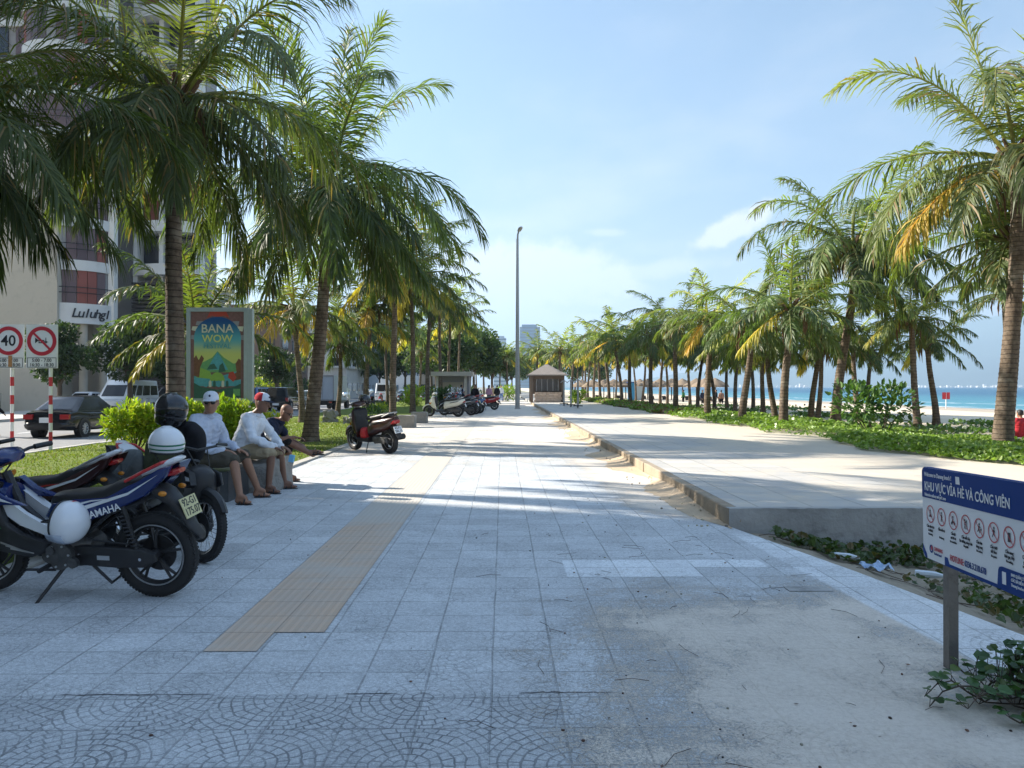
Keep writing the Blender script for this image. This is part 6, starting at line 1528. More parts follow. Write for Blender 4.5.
for i in range(20):
    src, lab = protos[r.choice([0, 1, 3, 0, 2, 1, 4])]; c = copy_tree(src); c['label'] = lab; y += r.uniform(.95, 1.5)
    c.location = (-2.85 + r.uniform(-.25, .25), y, 0); c.rotation_euler = (Matrix.Rotation(PI - .1 + r.uniform(-.15, .2), 3, 'Z') @ Matrix.Rotation(R(-6), 3, 'X')).to_euler()
# two wheelers on the road
mc = []
for i, (px, yy, src) in enumerate([(372, 58, ms_), (410, 75, ds), (392, 70, ms_), (401, 84, ds), (362, 66, ds), (425, 88, bl_), (381, 78, rs_)]):
    c = copy_tree(src); c.location = (X(px, yy), yy, -.32); c.rotation_euler = (0, 0, PI / 2 + r.uniform(-.4, .4)); c['label'] = 'distant motorbike out on the road between the palm trunks'; c['group'] = 'motorbikes out on the road'
# ------------------------------------------------------------------ cars (x forward, y left, ground z=0)
def car(name, kind, paint, label, loc, yaw, cat='car', group=None, plate='plate_white'):
    t = empty(name, loc, yaw); tag(t, label, cat, group)
    P = dict(sedan=dict(L=4.5, W=.87, st=[(-2.22, .58, .30, .74), (-2.12, .92, .28, .82), (-1.75, .99, .26, .86), (-1.0, .94, .24, .87), (0, .92, .22, .87), (1.0, .93, .24, .87), (1.7, .84, .26, .84), (2.1, .70, .28, .76), (2.25, .52, .32, .60)],
                        gh=dict(b=[(-1.75, .98), (1.15, .92)], r=[(-.95, 1.42), (.30, 1.44)], wb=.80, wr=.60), wx=(-1.32, 1.38), wr=.32),
             suv=dict(L=4.7, W=.92, st=[(-2.3, .75, .38, .80), (-2.22, 1.08, .34, .88), (-1.5, 1.12, .32, .92), (0, 1.08, .30, .92), (1.2, 1.06, .32, .92), (1.8, .98, .34, .89), (2.2, .86, .36, .82), (2.32, .6, .40, .66)],
                      gh=dict(b=[(-2.2, 1.08), (1.25, 1.06)], r=[(-2.0, 1.74), (.35, 1.76)], wb=.86, wr=.70), wx=(-1.4, 1.42), wr=.37),
             van=dict(L=5.3, W=.98, st=[(-2.62, 1.15, .36, .94), (-2.55, 1.2, .32, .98), (0, 1.2, .30, .98), (1.6, 1.2, .32, .97), (2.1, 1.08, .34, .94), (2.5, .92, .36, .86), (2.62, .6, .40, .7)],
                      gh=dict(b=[(-2.58, 1.2), (2.05, 1.18)], r=[(-2.52, 2.22), (1.15, 2.25)], wb=.95, wr=.84), wx=(-1.6, 1.75), wr=.36))[kind]
    mb = MB(); rs = []
    for (x, zt, zb, w_) in P['st']:
        mid = zb + (zt - zb) * .55
        rs.append([V((x, s * a * w_, z)) for s, a, z in ((1, .86, zb), (1, .97, zb + .08), (1, 1.0, mid), (1, .975, zt - .09), (1, .90, zt - .02), (1, .45, zt + .015), (-1, .45, zt + .015), (-1, .90, zt - .02), (-1, .975, zt - .09), (-1, 1.0, mid), (-1, .97, zb + .08), (-1, .86, zb))])
    mb.rings(rs); mb.build('body', paint, t, smooth=40)
    g = P['gh']; (bx0, bz0), (bx1, bz1) = g['b']; (rx0, rz0), (rx1, rz1) = g['r']; wb, wr = g['wb'], g['wr']
    mb = MB()
    def ring(f, e=0):   # f 0 belt, 1 roof
        x0, x1 = bx0 + (rx0 - bx0) * f, bx1 + (rx1 - bx1) * f; w_ = wb + (wr - wb) * f; z0, z1 = bz0 + (rz0 - bz0) * f, bz1 + (rz1 - bz1) * f
        return [V((x0, -w_ * .88, z0)), V((x0 + .10, -w_, z0)), V((x1 - .12, -w_, z1)), V((x1, -w_ * .85, z1)), V((x1 + .04, 0, z1)), V((x1, w_ * .85, z1)), V((x1 - .12, w_, z1)), V((x0 + .10, w_, z0)), V((x0, w_ * .88, z0)), V((x0 - .03, 0, z0))]
    rs = [ring(-.12), ring(0), ring(.92)]; top = [p + V((0, 0, .03)) for p in ring(1)]; c = sum(top, V()) / len(top); top2 = [c + (p - c) * .8 + V((0, 0, .035)) for p in top]
    mb.rings(rs + [[c + (p - c) * .985 for p in top], top2]); mb.build('cabin', paint, t, smooth=35)
    def pane(name, f0, f1, a, b, side):      # quads slightly proud of the cabin; a..b along x fraction on sides
        m = MB()
        def pt(f, q, o=.008):
            x0, x1 = bx0 + (rx0 - bx0) * f, bx1 + (rx1 - bx1) * f; w_ = wb + (wr - wb) * f; z0, z1 = bz0 + (rz0 - bz0) * f, bz1 + (rz1 - bz1) * f
            if side in (1, -1): x = x0 + .10 + (x1 - x0 - .22) * q; return V((x, side * (w_ + o), z0 + (z1 - z0) * q))
            if side == 'f': y = (q * 2 - 1) * w_ * .82; return V((x1 + .04 * (1 - abs(q * 2 - 1)) + .012, y, z1 + .006))
            y = (q * 2 - 1) * w_ * .84; return V((x0 - .03 * (1 - abs(q * 2 - 1)) - .012, y, z0 + .006))
        ns = 1 if side in (1, -1) else 4
        for k in range(ns):
            q0, q1 = a + (b - a) * k / ns, a + (b - a) * (k + 1) / ns; m.poly([pt(f0, q0), pt(f0, q1), pt(f1, q1), pt(f1, q0)])
        return m.build(name, 'car_glass', t, smooth=40)
    for s in (1, -1):
        segs = dict(sedan=[(.06, .30), (.33, .62), (.65, .97)], suv=[(.04, .27), (.30, .60), (.63, .97)], van=[(.03, .28), (.31, .55), (.58, .76), (.80, .99)])[kind]
        for a, b in segs: pane('side_window', .06, .86 if kind != 'van' else .70, a, b, s)
        sub('door_handle', 'dark_metal', t, lambda m: [m.box(x, x + .16, s * (P['W'] - .012) - .015, s * (P['W'] - .012) + .02, bz1 - .16, bz1 - .13) for x in (-.75, .15)], 0)
        sub('door_seam', 'dark_metal', t, lambda m: [m.box(x, x + .012, s * (P['W'] - .03), s * (P['W'] + (-.004 if kind == 'sedan' else .004)), .36, bz1 - .08) for x in (-.95, -.05, .92)], 0)
        sub('wing_mirror', paint, t, lambda m: m.loft([(bx1 - .52, bz1 + .09, .03, .05, s * (wb + .12)), (bx1 - .45, bz1 + .10, .09, .07, s * (wb + .13)), (bx1 - .36, bz1 + .10, .06, .05, s * (wb + .12))], 12), 50)
        sub('tail_lamp', 'tail_red', t, lambda m: m.box(P['st'][0][0] - .01 + (.0 if kind == 'sedan' else .03), P['st'][1][0] + .14, s * (.48 if kind == 'sedan' else .70), s * (.80 if kind == 'sedan' else .90), P['st'][1][1] - (.24 if kind == 'sedan' else .35), P['st'][1][1] - .07), 0)
        sub('headlight', 'lamp_glass', t, lambda m: m.loft([(P['st'][-2][0] - .25, .66 if kind == 'sedan' else .80, .14, .06, s * .60), (P['st'][-2][0] - .02, .64 if kind == 'sedan' else .78, .17, .08, s * .58), (P['st'][-2][0] + .10, .60 if kind == 'sedan' else .74, .09, .05, s * .50)], 12), 50)
    pane('rear_window', .10 if kind != 'van' else .12, .86, .04, .96, 'r'); pane('windscreen', .04, .90 if kind != 'van' else .72, .03, .97, 'f')
    xb, xfn = P['st'][0][0], P['st'][-1][0]
    sub('rear_bumper', paint, t, lambda m: m.loft([(xb - .06, .46, .60, .12), (xb + .04, .46, .80, .15), (xb + .3, .46, .86, .14)], 16, 4), 50)
    sub('front_bumper', paint, t, lambda m: m.loft([(xfn + .06, .44, .5, .10), (xfn - .06, .44, .72, .14), (xfn - .35, .44, .85, .13)], 16, 4), 50)
    sub('number_plate', plate, t, lambda m: m.box(xb - .085, xb - .07, -.24, .24, .44, .60) if kind != 'sedan' else m.box(xb - .075, xb - .02, -.2, .2, .56, .74), 0)
    sub('grille', 'black_plastic', t, lambda m: m.box(xfn - .01, xfn + .045, -.45, .45, .50, .62), 0)
    for x in P['wx']:
        for s in (1, -1):
            yo = P['W'] - .10
            sub('wheel_arch', 'black_plastic', t, lambda m: m.lathe([(P['wr'] + .06, s * (yo - .1)), (P['wr'] + .06, s * (yo + .112)), (P['wr'] - .04, s * (yo + .112))], (x, 0, P['wr']), 'y', 28))
            w_ = empty('wheel', (x, s * yo, P['wr'])); w_.parent = t
            sub('tyre', 'tyre_rubber', w_, lambda m: (m.lathe([(P['wr'] * .62, -.10), (P['wr'] * .95, -.10), (P['wr'], -.07), (P['wr'], .09), (P['wr'] * .95, .125), (P['wr'] * .66, .125)], n=28, axis='y')), 40) if s > 0 else sub('tyre', 'tyre_rubber', w_, lambda m: (m.lathe([(P['wr'] * .62, .10), (P['wr'] * .95, .10), (P['wr'], .07), (P['wr'], -.09), (P['wr'] * .95, -.125), (P['wr'] * .66, -.125)], n=28, axis='y')), 40)
            def rimf(m):
                m.lathe([(P['wr'] * .68, s * .118), (P['wr'] * .60, s * .10)], n=24, axis='y'); m.cyl((0, s * .04, 0), (0, s * .115, 0), .06, n=12)
                for k in range(10): a = 2 * PI * k / 10; m.tube([(.04 * math.cos(a), s * .11, .04 * math.sin(a)), (P['wr'] * .64 * math.cos(a), s * .10, P['wr'] * .64 * math.sin(a))], [.018, .024], 5)
            sub('rim', 'rim_silver', w_, rimf)
            sub('brake_disc', 'dark_metal', w_, lambda m: m.cyl((0, s * .0, 0), (0, s * .05, 0), P['wr'] * .62, n=24))
    return t
GR = -.32
car('sedan', 'sedan', 'car_black', 'shiny black sedan driving away on the road behind the striped sign posts', (-16.1, 29.2, GR), R(90))
car('van', 'van', 'car_white', 'white minibus van parked across the road facing the camera', (X(119, 50), 51.5, GR), R(-90))
car('parked_car', 'sedan', 'car_white', 'white car mostly hidden behind the black sedan', (X(80, 52), 53, GR), R(-90))
car('parked_car', 'suv', 'car_dark', 'dark car parked right of the white van', (X(156, 54), 57, GR), R(-90))
car('suv', 'suv', 'car_black', 'black off road car on the road right of the advertising panel', (X(278, 58), 60, GR), R(90))
car('parked_car', 'sedan', 'car_grey', 'silver car in the traffic right behind the black off road car', (X(302, 70), 70, GR), R(80))
car('parked_car', 'sedan', 'car_white', 'white car further back beyond the silver one on the road', (X(313, 82), 82, GR), R(80))
car('parked_car', 'suv', 'car_blue', 'dark blue car on the road left of the black off road car', (X(258, 66), 67, GR), R(80))
car('van', 'van', 'car_white', 'distant white van on the road above the parked motorbikes', (X(385, 88), 90, GR), R(88))
car('parked_car', 'sedan', 'car_white', 'distant white car on the road right of the far van', (X(405, 96), 96, GR), R(88))
# delivery truck seen from behind
tk = empty('delivery_truck', (X(331, 62), 62, GR), R(84)); tag(tk, 'small box truck with a pale grey cargo box seen from behind on the road', 'truck')
sub('cargo_box', 'truck_box', tk, lambda m: m.box(-1.9, 1.4, -.92, .92, .75, 2.75), 0)
sub('rear_frame', 'wall_grey', tk, lambda m: (m.box(-1.94, -1.9, -.92, .92, .75, .85), m.box(-1.94, -1.9, -.92, -.85, .85, 2.75), m.box(-1.94, -1.9, .85, .92, .85, 2.75), m.box(-1.94, -1.9, -.85, .85, 2.66, 2.75), m.box(-1.93, -1.9, -.012, .012, .85, 2.66)), 0)
sub('cab', 'car_white', tk, lambda m: m.loft([(1.45, 1.25, .85, .75), (1.9, 1.25, .86, .75), (2.5, 1.1, .85, .62), (2.65, .8, .8, .3)], 16, 5), 40)
sub('chassis', 'dark_metal', tk, lambda m: (m.box(-1.9, 2.4, -.35, .35, .45, .74), m.box(-1.95, -1.85, -.8, .8, .40, .52)), 0)
for x in (-1.2, 1.9):
    for s in (1, -1): sub('wheel', 'tyre_rubber', tk, lambda m: m.cyl((x, s * .62, .36), (x, s * .86, .36), .36, n=20))
for s in (1, -1): sub('tail_lamp', 'tail_red', tk, lambda m: m.box(-1.97, -1.94, s * .55, s * .78, .56, .68), 0)

# ------------------------------------------------------------------ people
def capsule(mb, p0, r0, p1, r1, n=12):
    p0, p1 = V(p0), V(p1); d = p1 - p0; L = d.length; d = d / L if L > 1e-6 else V((0, 0, 1))
    pts = []; rad = []
    for k in range(4): a = PI / 2 * (1 - (k + .15) / 4); pts.append(p0 - d * r0 * math.sin(a)); rad.append(r0 * math.cos(a))
    pts.append(p0); rad.append(r0); pts.append(p1); rad.append(r1)
    for k in range(4): a = PI / 2 * ((k + .85) / 4); pts.append(p1 + d * r1 * math.sin(a)); rad.append(r1 * math.cos(a))
    mb.tube(pts, rad, n)
def remesh(o, vox, sm=3, fold=0):
    m = o.modifiers.new('remesh', 'REMESH'); m.mode = 'VOXEL'; m.voxel_size = vox; m.use_smooth_shade = True
    s = o.modifiers.new('smooth', 'SMOOTH'); s.iterations = sm; s.factor = .6
    dg = bpy.context.evaluated_depsgraph_get(); dg.update(); me = bpy.data.meshes.new_from_object(o.evaluated_get(dg)); me.name = o.name
    mt = [m for m in o.data.materials]; o.modifiers.clear(); o.data = me
    if not len(me.materials):
        for m in mt: me.materials.append(m)
    if fold:
        ns = [v.normal.copy() for v in me.vertices]
        for v, nn in zip(me.vertices, ns):
            c = v.co; a = mnoise.noise(V((c.x * 9, c.y * 9, c.z * 9 + 3))); b = 1 - abs(mnoise.noise(V((c.x * 7 + 5, c.y * 7 + a, c.z * 15)))) * 2
            v.co = c + nn * (a * .010 + b * .009) * fold
    me.polygons.foreach_set('use_smooth', [True] * len(me.polygons)); return o
def hand(mb, w_, dirn, palm_n, s, curl=.5):      # wrist point, pointing direction, palm normal
    w_ = V(w_); d = V(dirn).normalized(); n = V(palm_n); n = (n - d * n.dot(d)).normalized(); b = d.cross(n) * s
    for k in range(4):
        o = (k - 1.5) * .019; capsule(mb, w_ + b * o * .7, .016, w_ + d * .085 + b * o, .011, 8)
        base = w_ + d * .085 + b * o; l = (.07, .08, .075, .058)[k]
        d1 = (d + n * curl * .6).normalized(); d2 = (d + n * curl * 1.8).normalized()
        m1 = base + d1 * l * .5; capsule(mb, base, .0098, m1, .009, 8); capsule(mb, m1, .009, m1 + d2 * l * .5, .0078, 8)
    tb = w_ + d * .025 - b * .03; m1 = tb + (d * .6 - b * .8 + n * .3).normalized() * .035; capsule(mb, tb, .014, m1, .0115, 8); capsule(mb, m1, .0115, m1 + (d + n * .3 - b * .15).normalized() * .032, .0095, 8)
def headgeo(mb, c, M, k=1.0):      # face looks along +x of M
    def q(p): return V(c) + M @ V(p) * k
    rs = []
    for (z, rx, ry, ox) in ((-.115, .030, .028, .045), (-.105, .050, .042, .030), (-.085, .068, .055, .018), (-.055, .080, .066, .008), (-.02, .088, .072, .0), (.015, .093, .076, -.004), (.05, .094, .077, -.006), (.08, .086, .071, -.008), (.10, .068, .056, -.010), (.115, .04, .033, -.010), (.12, .012, .01, -.01)):
        rs.append([q((ox + rx * math.cos(a), ry * math.sin(a), z)) for a in [2 * PI * j / 20 for j in range(20)]])
    mb.rings(rs)
    capsule(mb, q((.088, 0, .005)), .009 * k, q((.108, 0, -.032)), .014 * k, 8)          # nose
    capsule(mb, q((.082, -.012, -.066)), .009 * k, q((.082, .012, -.066)), .009 * k, 8)       # lips
    capsule(mb, q((.078, -.03, .022)), .009 * k, q((.078, .03, .022)), .009 * k, 8)          # brow
    for s in (-1, 1): capsule(mb, q((-.005, s * .078, .015)), .013 * k, q((.0, s * .076, -.025)), .009 * k, 8)
def foot(mb, ank, toe, k=1.0):
    a, t_ = V(ank), V(toe); d = t_ - a; d.z = 0; d.normalize(); b = V((-d.y, d.x, 0))
    heel = a - d * .03; heel.z = t_.z + .012 if abs(t_.z - a.z) < .14 else a.z - .05
    capsule(mb, a, .038 * k, heel, .032 * k); capsule(mb, heel, .030 * k, t_ - d * .06 + V((0, 0, .008)), .030 * k); capsule(mb, t_ - d * .07 + b * .014, .026 * k, t_ + b * .006, .016 * k); capsule(mb, t_ - d * .07 - b * .014, .024 * k, t_ - d * .015 - b * .02, .015 * k); capsule(mb, a, .036, (a + t_) / 2 + V((0, 0, .012)), .028)
def person(name, label, loc, yaw, J, skin='skin', shirt='cloth_white', pants='cloth_khaki', vox=.012, long_sleeve=True, long_pants=False, hat=None, glasses=False, hair=True, shoes='black_plastic', group=None, open_shirt=None, slippers=True, female=False, hands=True, cat='person'):
    t = empty(name, loc, yaw); tag(t, label, cat, group)
    g = {k: (V(v) if not isinstance(v, (int, float)) else v) for k, v in J.items()}
    pel, ch, nk, hd = g['pelvis'], g['chest'], g['neck'], g['head']
    side = g.get('side', V((0, 1, 0))); hs = g.get('hipside', V((0, 1, 0)))
    sw = .165; hw = .095
    mb = MB()
    capsule(mb, pel + hs * .07, .10, pel - hs * .07, .10)
    mid = pel.lerp(ch, .5)
    for s in (-1, 1): capsule(mb, pel + hs * .06 * s, .105, ch + side * .075 * s, .105); 
    capsule(mb, ch + side * .09, .095, ch - side * .09, .095); capsule(mb, ch + V((0, 0, .09)) + side * .12, .06, ch + V((0, 0, .09)) - side * .12, .06)
    capsule(mb, ch + V((0, 0, .10)), .06, nk, .052); capsule(mb, nk, .052, hd + V((0, 0, -.06)), .052)
    HM = g.get('headM') or 0
    yawh = J.get('head_yaw', 0); pit = J.get('head_pitch', 0)
    M = Matrix.Rotation(yawh, 3, 'Z') @ Matrix.Rotation(pit, 3, 'Y')
    headgeo(mb, hd, M, 1.06)
    for s, n in ((1, 'L'), (-1, 'R')):
        sh = ch + V((0, 0, .075)) + side * sw * s; el_, wr_ = g['elbow' + n], g['wrist' + n]; kn, an, to = g['knee' + n], g['ankle' + n], g['toe' + n]; hp = pel + hs * hw * s
        capsule(mb, sh, .052, el_, .040); capsule(mb, el_, .040, wr_, .027)
        d = (wr_ - el_).normalized(); hd_ = g.get('hand' + n, d); pn = g.get('palm' + n, V((0, 0, -1)))
        if hands: hand(mb, wr_ + hd_ * .01, hd_, pn, s, J.get('curl', .5))
        else: capsule(mb, wr_, .03, wr_ + hd_ * .12, .022)
        capsule(mb, hp, .088, kn, .056); capsule(mb, kn, .056, kn.lerp(an, .3), .055); capsule(mb, kn.lerp(an, .3), .055, an, .036); foot(mb, an, to)
    body = mb.build('body', skin, t, smooth=0); remesh(body, vox, 2)
    # shirt
    mb = MB(); e = .018
    for s in (-1, 1): capsule(mb, pel + hs * .065 * s + V((0, 0, .03)), .118 + e, ch + side * .075 * s, .105 + e)
    capsule(mb, ch + side * .09, .095 + e, ch - side * .09, .095 + e); capsule(mb, ch + V((0, 0, .085)) + side * .12, .062 + e * .6, ch + V((0, 0, .085)) - side * .12, .062 + e * .6); capsule(mb, ch + V((0, 0, .09)), .07, nk + V((0, 0, -.035)), .058)
    for s, n in ((1, 'L'), (-1, 'R')):
        sh = ch + V((0, 0, .075)) + side * sw * s; el_, wr_ = g['elbow' + n], g['wrist' + n]
        if long_sleeve: capsule(mb, sh, .072, el_, .060); capsule(mb, el_, .060, el_.lerp(wr_, .5), .055); capsule(mb, el_.lerp(wr_, .5), .055, el_.lerp(wr_, .93), .042)
        else: capsule(mb, sh, .070, sh.lerp(el_, .65), .062)
    so_ = mb.build('shirt', shirt, t, smooth=0); remesh(so_, vox, 2, 1.3)
    if vox < .014:
        mb = MB(); q0 = nk + V((0, 0, -.03)); mb.torus((0, 0, 0), .062, .014, 'z', 20, 8); mb.xf(Matrix.Translation(q0) @ Matrix.Rotation(.25, 4, 'Y')); mb.build('collar', shirt, so_, smooth=60)
    mb = MB()
    capsule(mb, pel + hs * .07 + V((0, 0, -.005)), .118, pel - hs * .07 + V((0, 0, -.005)), .118)
    for s, n in ((1, 'L'), (-1, 'R')):
        kn, an = g['knee' + n], g['ankle' + n]; hp = pel + hs * hw * s
        if long_pants: capsule(mb, hp, .108, kn, .074); capsule(mb, kn, .074, an, .052)
        else: capsule(mb, hp, .110, hp.lerp(kn, .88), .088); capsule(mb, hp.lerp(kn, .8), .088, kn, .070) 
    remesh(mb.build('trousers' if long_pants else 'shorts', pants, t, smooth=0), vox, 2, 1.0)
    if hair and hat is None:
        mb = MB(); rs = []
        for (z, rx, ry, ox) in ((-.04, .05, .080, -.052), (.0, .075, .084, -.035), (.04, .094, .086, -.018), (.08, .094, .080, -.012), (.105, .074, .064, -.012), (.125, .035, .03, -.01)):
            rs.append([hd + M @ V((ox + rx * math.cos(a), ry * math.sin(a), z)) for a in [2 * PI * j / 18 for j in range(18)]])
        mb.rings(rs)
        if female: capsule(mb, hd + M @ V((-.07, 0, .02)), .06, hd + M @ V((-.09, 0, -.18)), .045)
        mb.build('hair', 'hair', t, smooth=60)
    if hat:
        hm, brim = hat; mb = MB(); rs = []
        for z, f in ((.035, 1.06), (.06, 1.06), (.09, .98), (.115, .80), (.132, .5), (.138, .1)):
            rs.append([hd + M @ V((-.006 + .098 * f * math.cos(a), .081 * f * math.sin(a), z)) for a in [2 * PI * j / 22 for j in range(22)]])
        mb.rings(rs); cp = mb.build('cap', hm, t, smooth=60)
        mb = MB(); rs = []
        for a in [R(-62 + 124 * k / 12) for k in range(13)]:
            c_, s_ = math.cos(a), math.sin(a)
            rs.append([hd + M @ V(p) for p in ((.085 * c_ + .005, .078 * s_, .045), (.105 + .075 * c_ ** 1.2 if c_ > 0 else .1, .080 * s_, .032 + .004 * c_), (.105 + .075 * c_ ** 1.2, .080 * s_, .027 + .004 * c_), (.085 * c_ + .005, .078 * s_, .038))])
        mb.rings(rs); mb.build('peak', brim, cp, smooth=60)
        if hm != brim or True:
            mb = MB(); mb.sphere(hd + M @ V((.088, 0, .088)), (.012, .018, .014), 10, 6); mb.build('cap_badge', 'cloth_navy' if hm == 'cloth_white' else brim, cp)
    if glasses:
        mb = MB()
        for s in (-1, 1): mb.sphere(hd + M @ V((.088, s * .032, .008)), (.012, .030, .021), 12, 8, M); mb.tube([hd + M @ V((.085, s * .060, .014)), hd + M @ V((.0, s * .082, .014))], .004, 5)
        mb.tube([hd + M @ V((.1, -.01, .014)), hd + M @ V((.1, .01, .014))], .004, 5); mb.build('sunglasses', 'glasses', t, smooth=60)
    elif vox < .014:
        mb = MB()
        for s in (-1, 1): mb.sphere(hd + M @ V((.0835, s * .031, .004)), (.006, .012, .006), 10, 6, M)
        mb.build('eyes', 'ink', t)
    if slippers:
        for n in 'LR':
            a, to = g['ankle' + n], g['toe' + n]; d = to - a; d2 = V((d.x, d.y, 0)).normalized(); b = V((-d2.y, d2.x, 0))
            zz = min(to.z, a.z) ; heel = V((a.x, a.y, to.z)) - d2 * .045 if abs(a.z - to.z) < .14 else a - V((0, 0, .07)) - d2 * .03
            heel.z -= .022; tt = to + d2 * .02 - V((0, 0, .022)); mb = MB(); rs = []
            for k in range(9):
                f = k / 8; c_ = heel.lerp(tt, f); ww = .034 + .012 * math.sin(PI * f * .9) if 0 < k < 8 else .018
                rs.append([c_ + b * ww, c_ - b * ww, c_ - b * ww - V((0, 0, .018)), c_ + b * ww - V((0, 0, .018))])
            mb.rings(rs); so2 = mb.build('sandal', shoes, t, smooth=40)
            mb = MB(); m_ = heel.lerp(tt, .62)
            mb.tube([m_ + b * .045, m_ + b * .03 + V((0, 0, .05)), m_ - b * .03 + V((0, 0, .05)), m_ - b * .045], .008, 6); mb.tube([heel.lerp(tt, .3) + b * .04, heel.lerp(tt, .4) + V((0, 0, .075)), heel.lerp(tt, .3) - b * .04], .008, 6); mb.build('strap', shoes, so2)
    return t
# seated man 1: hips on the dark block, body facing +x turned to camera
man1 = dict(pelvis=(0, 0, .50), chest=(.10, -.02, .86), neck=(.13, -.03, 1.02), head=(.17, -.05, 1.145), side=(.35, .94, 0), hipside=(.1, 1, 0),
    head_yaw=R(-78), head_pitch=R(4), kneeL=(.50, .10, .52), ankleL=(.63, .22, .10), toeL=(.76, .24, .03), kneeR=(.47, -.16, .49), ankleR=(.60, -.32, .10), toeR=(.73, -.36, .03),
    elbowL=(.24, .20, .66), wristL=(.43, .06, .60), handL=V((.9, -.1, -.3)).normalized(), palmL=(0, 0, -1), elbowR=(.10, -.27, .63), wristR=(.34, -.13, .60), handR=V((.95, .1, -.2)).normalized(), palmR=(0, 0, -1), curl=.45)
person('person', 'seated man in a pale blue long shirt, dark shorts, sunglasses and a white cap', (-4.04, 10.12, .0), 0, man1, shirt='cloth_paleblue', pants='cloth_camo', vox=.0085, hat=('cloth_white', 'cloth_white'), glasses=True, skin='skin')
t1 = bpy.data.objects['person']; t1.scale = (1.13,) * 3
man2 = dict(pelvis=(0, 0, .55), chest=(.13, 0, .90), neck=(.19, .0, 1.05), head=(.26, .0, 1.18), side=(.1, 1, 0),
    head_yaw=R(-8), head_pitch=R(10), kneeL=(.43, .18, .53), ankleL=(.47, .26, .09), toeL=(.62, .30, .03), kneeR=(.44, -.15, .53), ankleR=(.42, -.20, .09), toeR=(.57, -.22, .03),
    elbowL=(.30, .24, .74), wristL=(.50, .05, .60), handL=(.9, -.2, -.35), palmL=(0, 0, -1), elbowR=(.24, -.26, .72), wristR=(.47, -.12, .60), handR=(.85, .2, -.4), palmR=(0, 0, -1), curl=.5)
person('person', 'seated man in a white shirt and khaki shorts with a red and white cap', (-3.74, 10.98, .0), R(-3), man2, shirt='cloth_white', pants='cloth_khaki', vox=.0085, hat=('cloth_white', 'cloth_navy'), skin='skin_dark')
t2 = [o for o in bpy.data.objects if o.name.startswith('person')][-1]
hd = V(man2['head']); Mh = Matrix.Rotation(R(-8), 3, 'Z') @ Matrix.Rotation(R(10), 3, 'Y'); mb = MB(); rs = []
for z, f in ((.034, 1.09), (.06, 1.09), (.09, 1.01), (.115, .83), (.134, .5)): rs.append([hd + Mh @ V((-.006 + .098 * f * math.cos(a), .081 * f * math.sin(a), z)) for a in [R(70 + 220 * j / 18) for j in range(19)]])
mb.rings(rs, False, False, closed=False)
t2 = [o for o in COL.objects if o.get('label', '').startswith('seated man in a white shirt')][0]
t2.scale = (1.08,) * 3
capo = [c for c in KIDS(t2) if c.name.startswith('cap')][0]; mb.build('red_back', 'cloth_red', capo, smooth=60)
mb = MB(); mb.box(.55, .61, -.16, -.09, .53, .62, Matrix.Rotation(.2, 4, 'Y')); o = mb.build('face_mask', 'mask_blue', smooth=0); o.matrix_world = Matrix.Translation((-3.74, 10.98, .0)) @ Matrix.Scale(1.08, 4); tag(o, 'light blue face mask held by the man in the red and white cap', 'mask')
man3 = dict(pelvis=(0, 0, .55), chest=(.24, 0, .87), neck=(.36, .0, .98), head=(.45, .0, 1.10), side=(0, 1, 0),
    head_yaw=R(-10), head_pitch=R(24), kneeL=(.44, .14, .53), ankleL=(.46, .18, .09), toeL=(.60, .2, .03), kneeR=(.50, -.12, .66), ankleR=(.86, .02, .44), toeR=(1.02, .0, .48),
    elbowL=(.42, .22, .68), wristL=(.62, .06, .62), handL=(.8, -.3, -.3), palmL=(0, 0, -1), elbowR=(.38, -.24, .70), wristR=(.60, -.06, .72), handR=(.8, .3, -.1), palmR=(0, 0, -1), curl=.6)
person('person', 'bald man in a dark shirt leaning forward with one leg crossed', (-3.83, 11.9, .0), 0, man3, shirt='cloth_navy', pants='cloth_black', vox=.0085, long_sleeve=False, hair=False, glasses=True, skin='skin_dark')
def standing(w_=.1, step=.0, arm=.1):
    return dict(pelvis=(0, 0, .90), chest=(.01, 0, 1.24), neck=(.0, 0, 1.42), head=(.02, 0, 1.55), kneeL=(.03 + step, .1, .49), ankleL=(step * 1.3, .11, .08), toeL=(.14 + step * 1.3, .12, .03), kneeR=(.05 - step * .3, -.1, .49), ankleR=(-step * 1.2, -.11, .09), toeR=(.14 - step * 1.2, -.12, .03),
        elbowL=(-.02 - step * .5, .25, 1.05), wristL=(.08 + arm - step * .5, .25, .83), elbowR=(-.02 + step * .5, -.25, 1.05), wristR=(.08 + arm + step * .5, -.25, .83))
def sitting_ground(): return dict(pelvis=(0, 0, .12), chest=(-.06, 0, .45), neck=(-.04, 0, .6), head=(0, 0, .74), kneeL=(.36, .12, .40), ankleL=(.52, .14, .08), toeL=(.64, .14, .03), kneeR=(.38, -.12, .38), ankleR=(.55, -.14, .08), toeR=(.66, -.14, .03), elbowL=(.06, .24, .34), wristL=(.26, .12, .36), elbowR=(.06, -.24, .34), wristR=(.26, -.12, .36))
def stander(px, y, z, yaw, shirt, pants, label, step=0, long_pants=True, vox=.02, female=False, hat=None, skin='skin', group=None, ls=True):
    return person('person', label, (X(px, y), y, z), yaw, standing(step=step), shirt=shirt, pants=pants, vox=vox, long_pants=long_pants, hair=True, hands=False, slippers=False, female=female, skin=skin, group=group, long_sleeve=ls)
stander(475, 48.5, 0, R(-110), 'cloth_black', 'cloth_black', 'man in dark clothes standing beside the packed row of scooters')
stander(461.5, 55, 0, R(20), 'cloth_navy', 'cloth_black', 'person in dark clothes standing behind the cream scooter by the shelter')
stander(489, 62, 0, R(60), 'cloth_pink', 'cloth_grey', 'person in a pink top standing by the far end of the packed row', female=True)
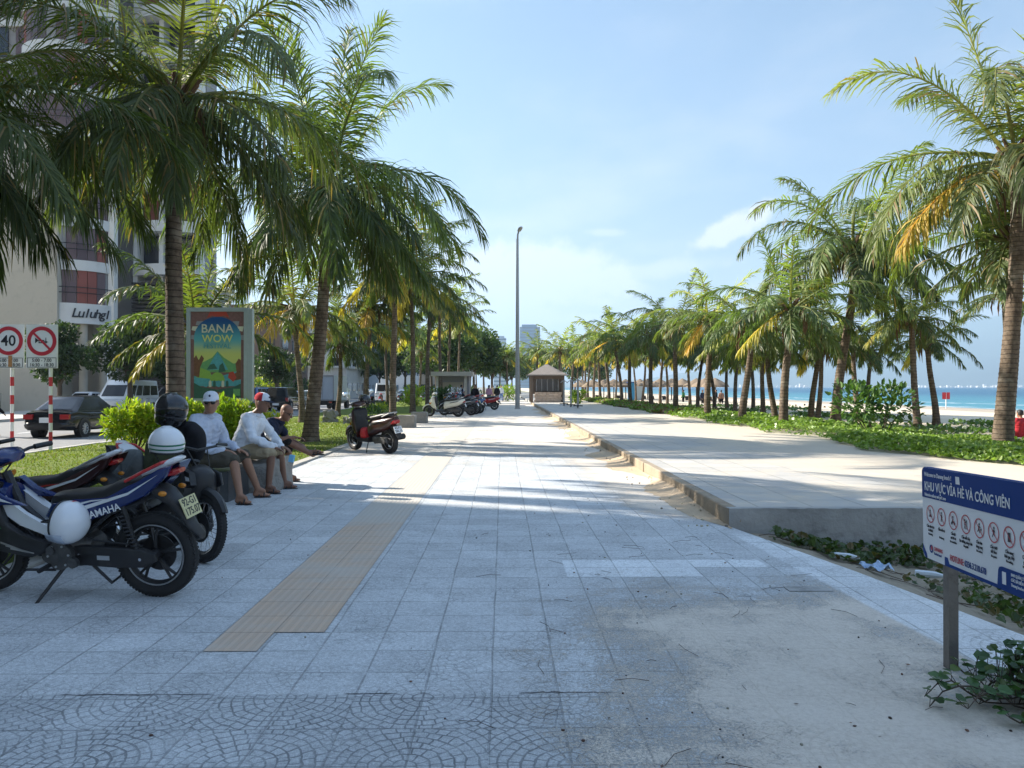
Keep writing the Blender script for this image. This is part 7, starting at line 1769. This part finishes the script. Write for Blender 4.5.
stander(497, 72, 0, R(95), 'cloth_black', 'cloth_black', 'walker in black in the middle of the distant walk', step=.12)
stander(501, 78, 0, R(-85), 'cloth_white', 'cloth_blue', 'walker in a white top right of the one in black', step=.1)
stander(493, 84, 0, R(90), 'cloth_khaki', 'cloth_khaki', 'walker in khaki behind the others on the distant walk', step=.1)
stander(513, 110, 0, R(90), 'cloth_paleblue', 'cloth_navy', 'far walker in pale blue near the end of the walk', step=.1)
stander(-1, 28, -.3, R(10), 'cloth_black', 'cloth_black', 'person in black cut off by the left edge of the picture')
stander(684, 80, -.45, R(150), 'cloth_green', 'cloth_black', 'person in dark green standing on the beach under the parasols')
stander(703, 74, -.45, R(-60), 'cloth_navy', 'cloth_black', 'bulky person in dark clothes standing on the beach near the trunks')
stander(717, 80, -.45, R(160), 'cloth_black', 'cloth_grey', 'person in black on the beach right of the dark clothed one')
stander(722, 72, -.45, R(80), 'skin', 'cloth_black', 'bare chested man standing on the sand by the palms', long_pants=False, step=.1, ls=False)
for i, (px, y, yaw, sh, lab) in enumerate([(771, 66, 40, 'cloth_green', 'person in green sitting on the sand between two trunks'), (791, 72, 70, 'skin', 'sunbather sitting on the sand left in the group of two'), (797, 72, 100, 'skin_pale', 'sunbather sitting on the sand right in the group of two'), (806, 75, 60, 'cloth_red', 'person in red sitting low on the sand right of the sunbathers'), (826, 66, 170, 'skin', 'sunbather reclining on the sand left of the big shaggy palm')]):
    person('person', lab, (X(px, y), y, -1.02 - .0 * i), R(yaw), sitting_ground(), shirt=sh, pants=['cloth_black', 'cloth_red', 'cloth_blue', 'cloth_black', 'cloth_black'][i], vox=.022, hands=False, slippers=False, long_sleeve=False, skin='skin_pale' if i == 2 else 'skin')
person('person', 'person in red sitting low behind the big palm trunk at the right edge', (X(1024, 23), 23, -.05), R(90), sitting_ground(), shirt='cloth_red', pants='cloth_red', vox=.02, hands=False, slippers=False)
# riders on the road
def rider(c, sh):
    J = dict(pelvis=(-.15, 0, .80), chest=(-.05, 0, 1.15), neck=(.0, 0, 1.3), head=(.04, 0, 1.44), kneeL=(.25, .16, .66), ankleL=(.12, .2, .34), toeL=(.26, .2, .28), kneeR=(.25, -.16, .66), ankleR=(.12, -.2, .34), toeR=(.26, -.2, .28), elbowL=(.12, .27, 1.0), wristL=(.32, .28, 1.03), elbowR=(.12, -.27, 1.0), wristR=(.32, -.28, 1.03))
    return J
# haze
if USE_HAZE:
    mb = MB(); mb.box(-9500, 14500, -420, 14500, -8, 1050); hz = mb.build('haze', 'wall_white', smooth=0)
    m, t = newmat('haze_air'); pv = t.n('ShaderNodeVolumePrincipled', {'Color': (.55, .76, 1.0, 1), 'Density': HAZE_D, 'Anisotropy': .2})
    t.n('ShaderNodeOutputMaterial', {'Volume': pv.outputs[0]}); hz.data.materials.clear(); hz.data.materials.append(m); tag(hz, 'thin bluish sea haze filling the air', 'haze', kind='stuff')
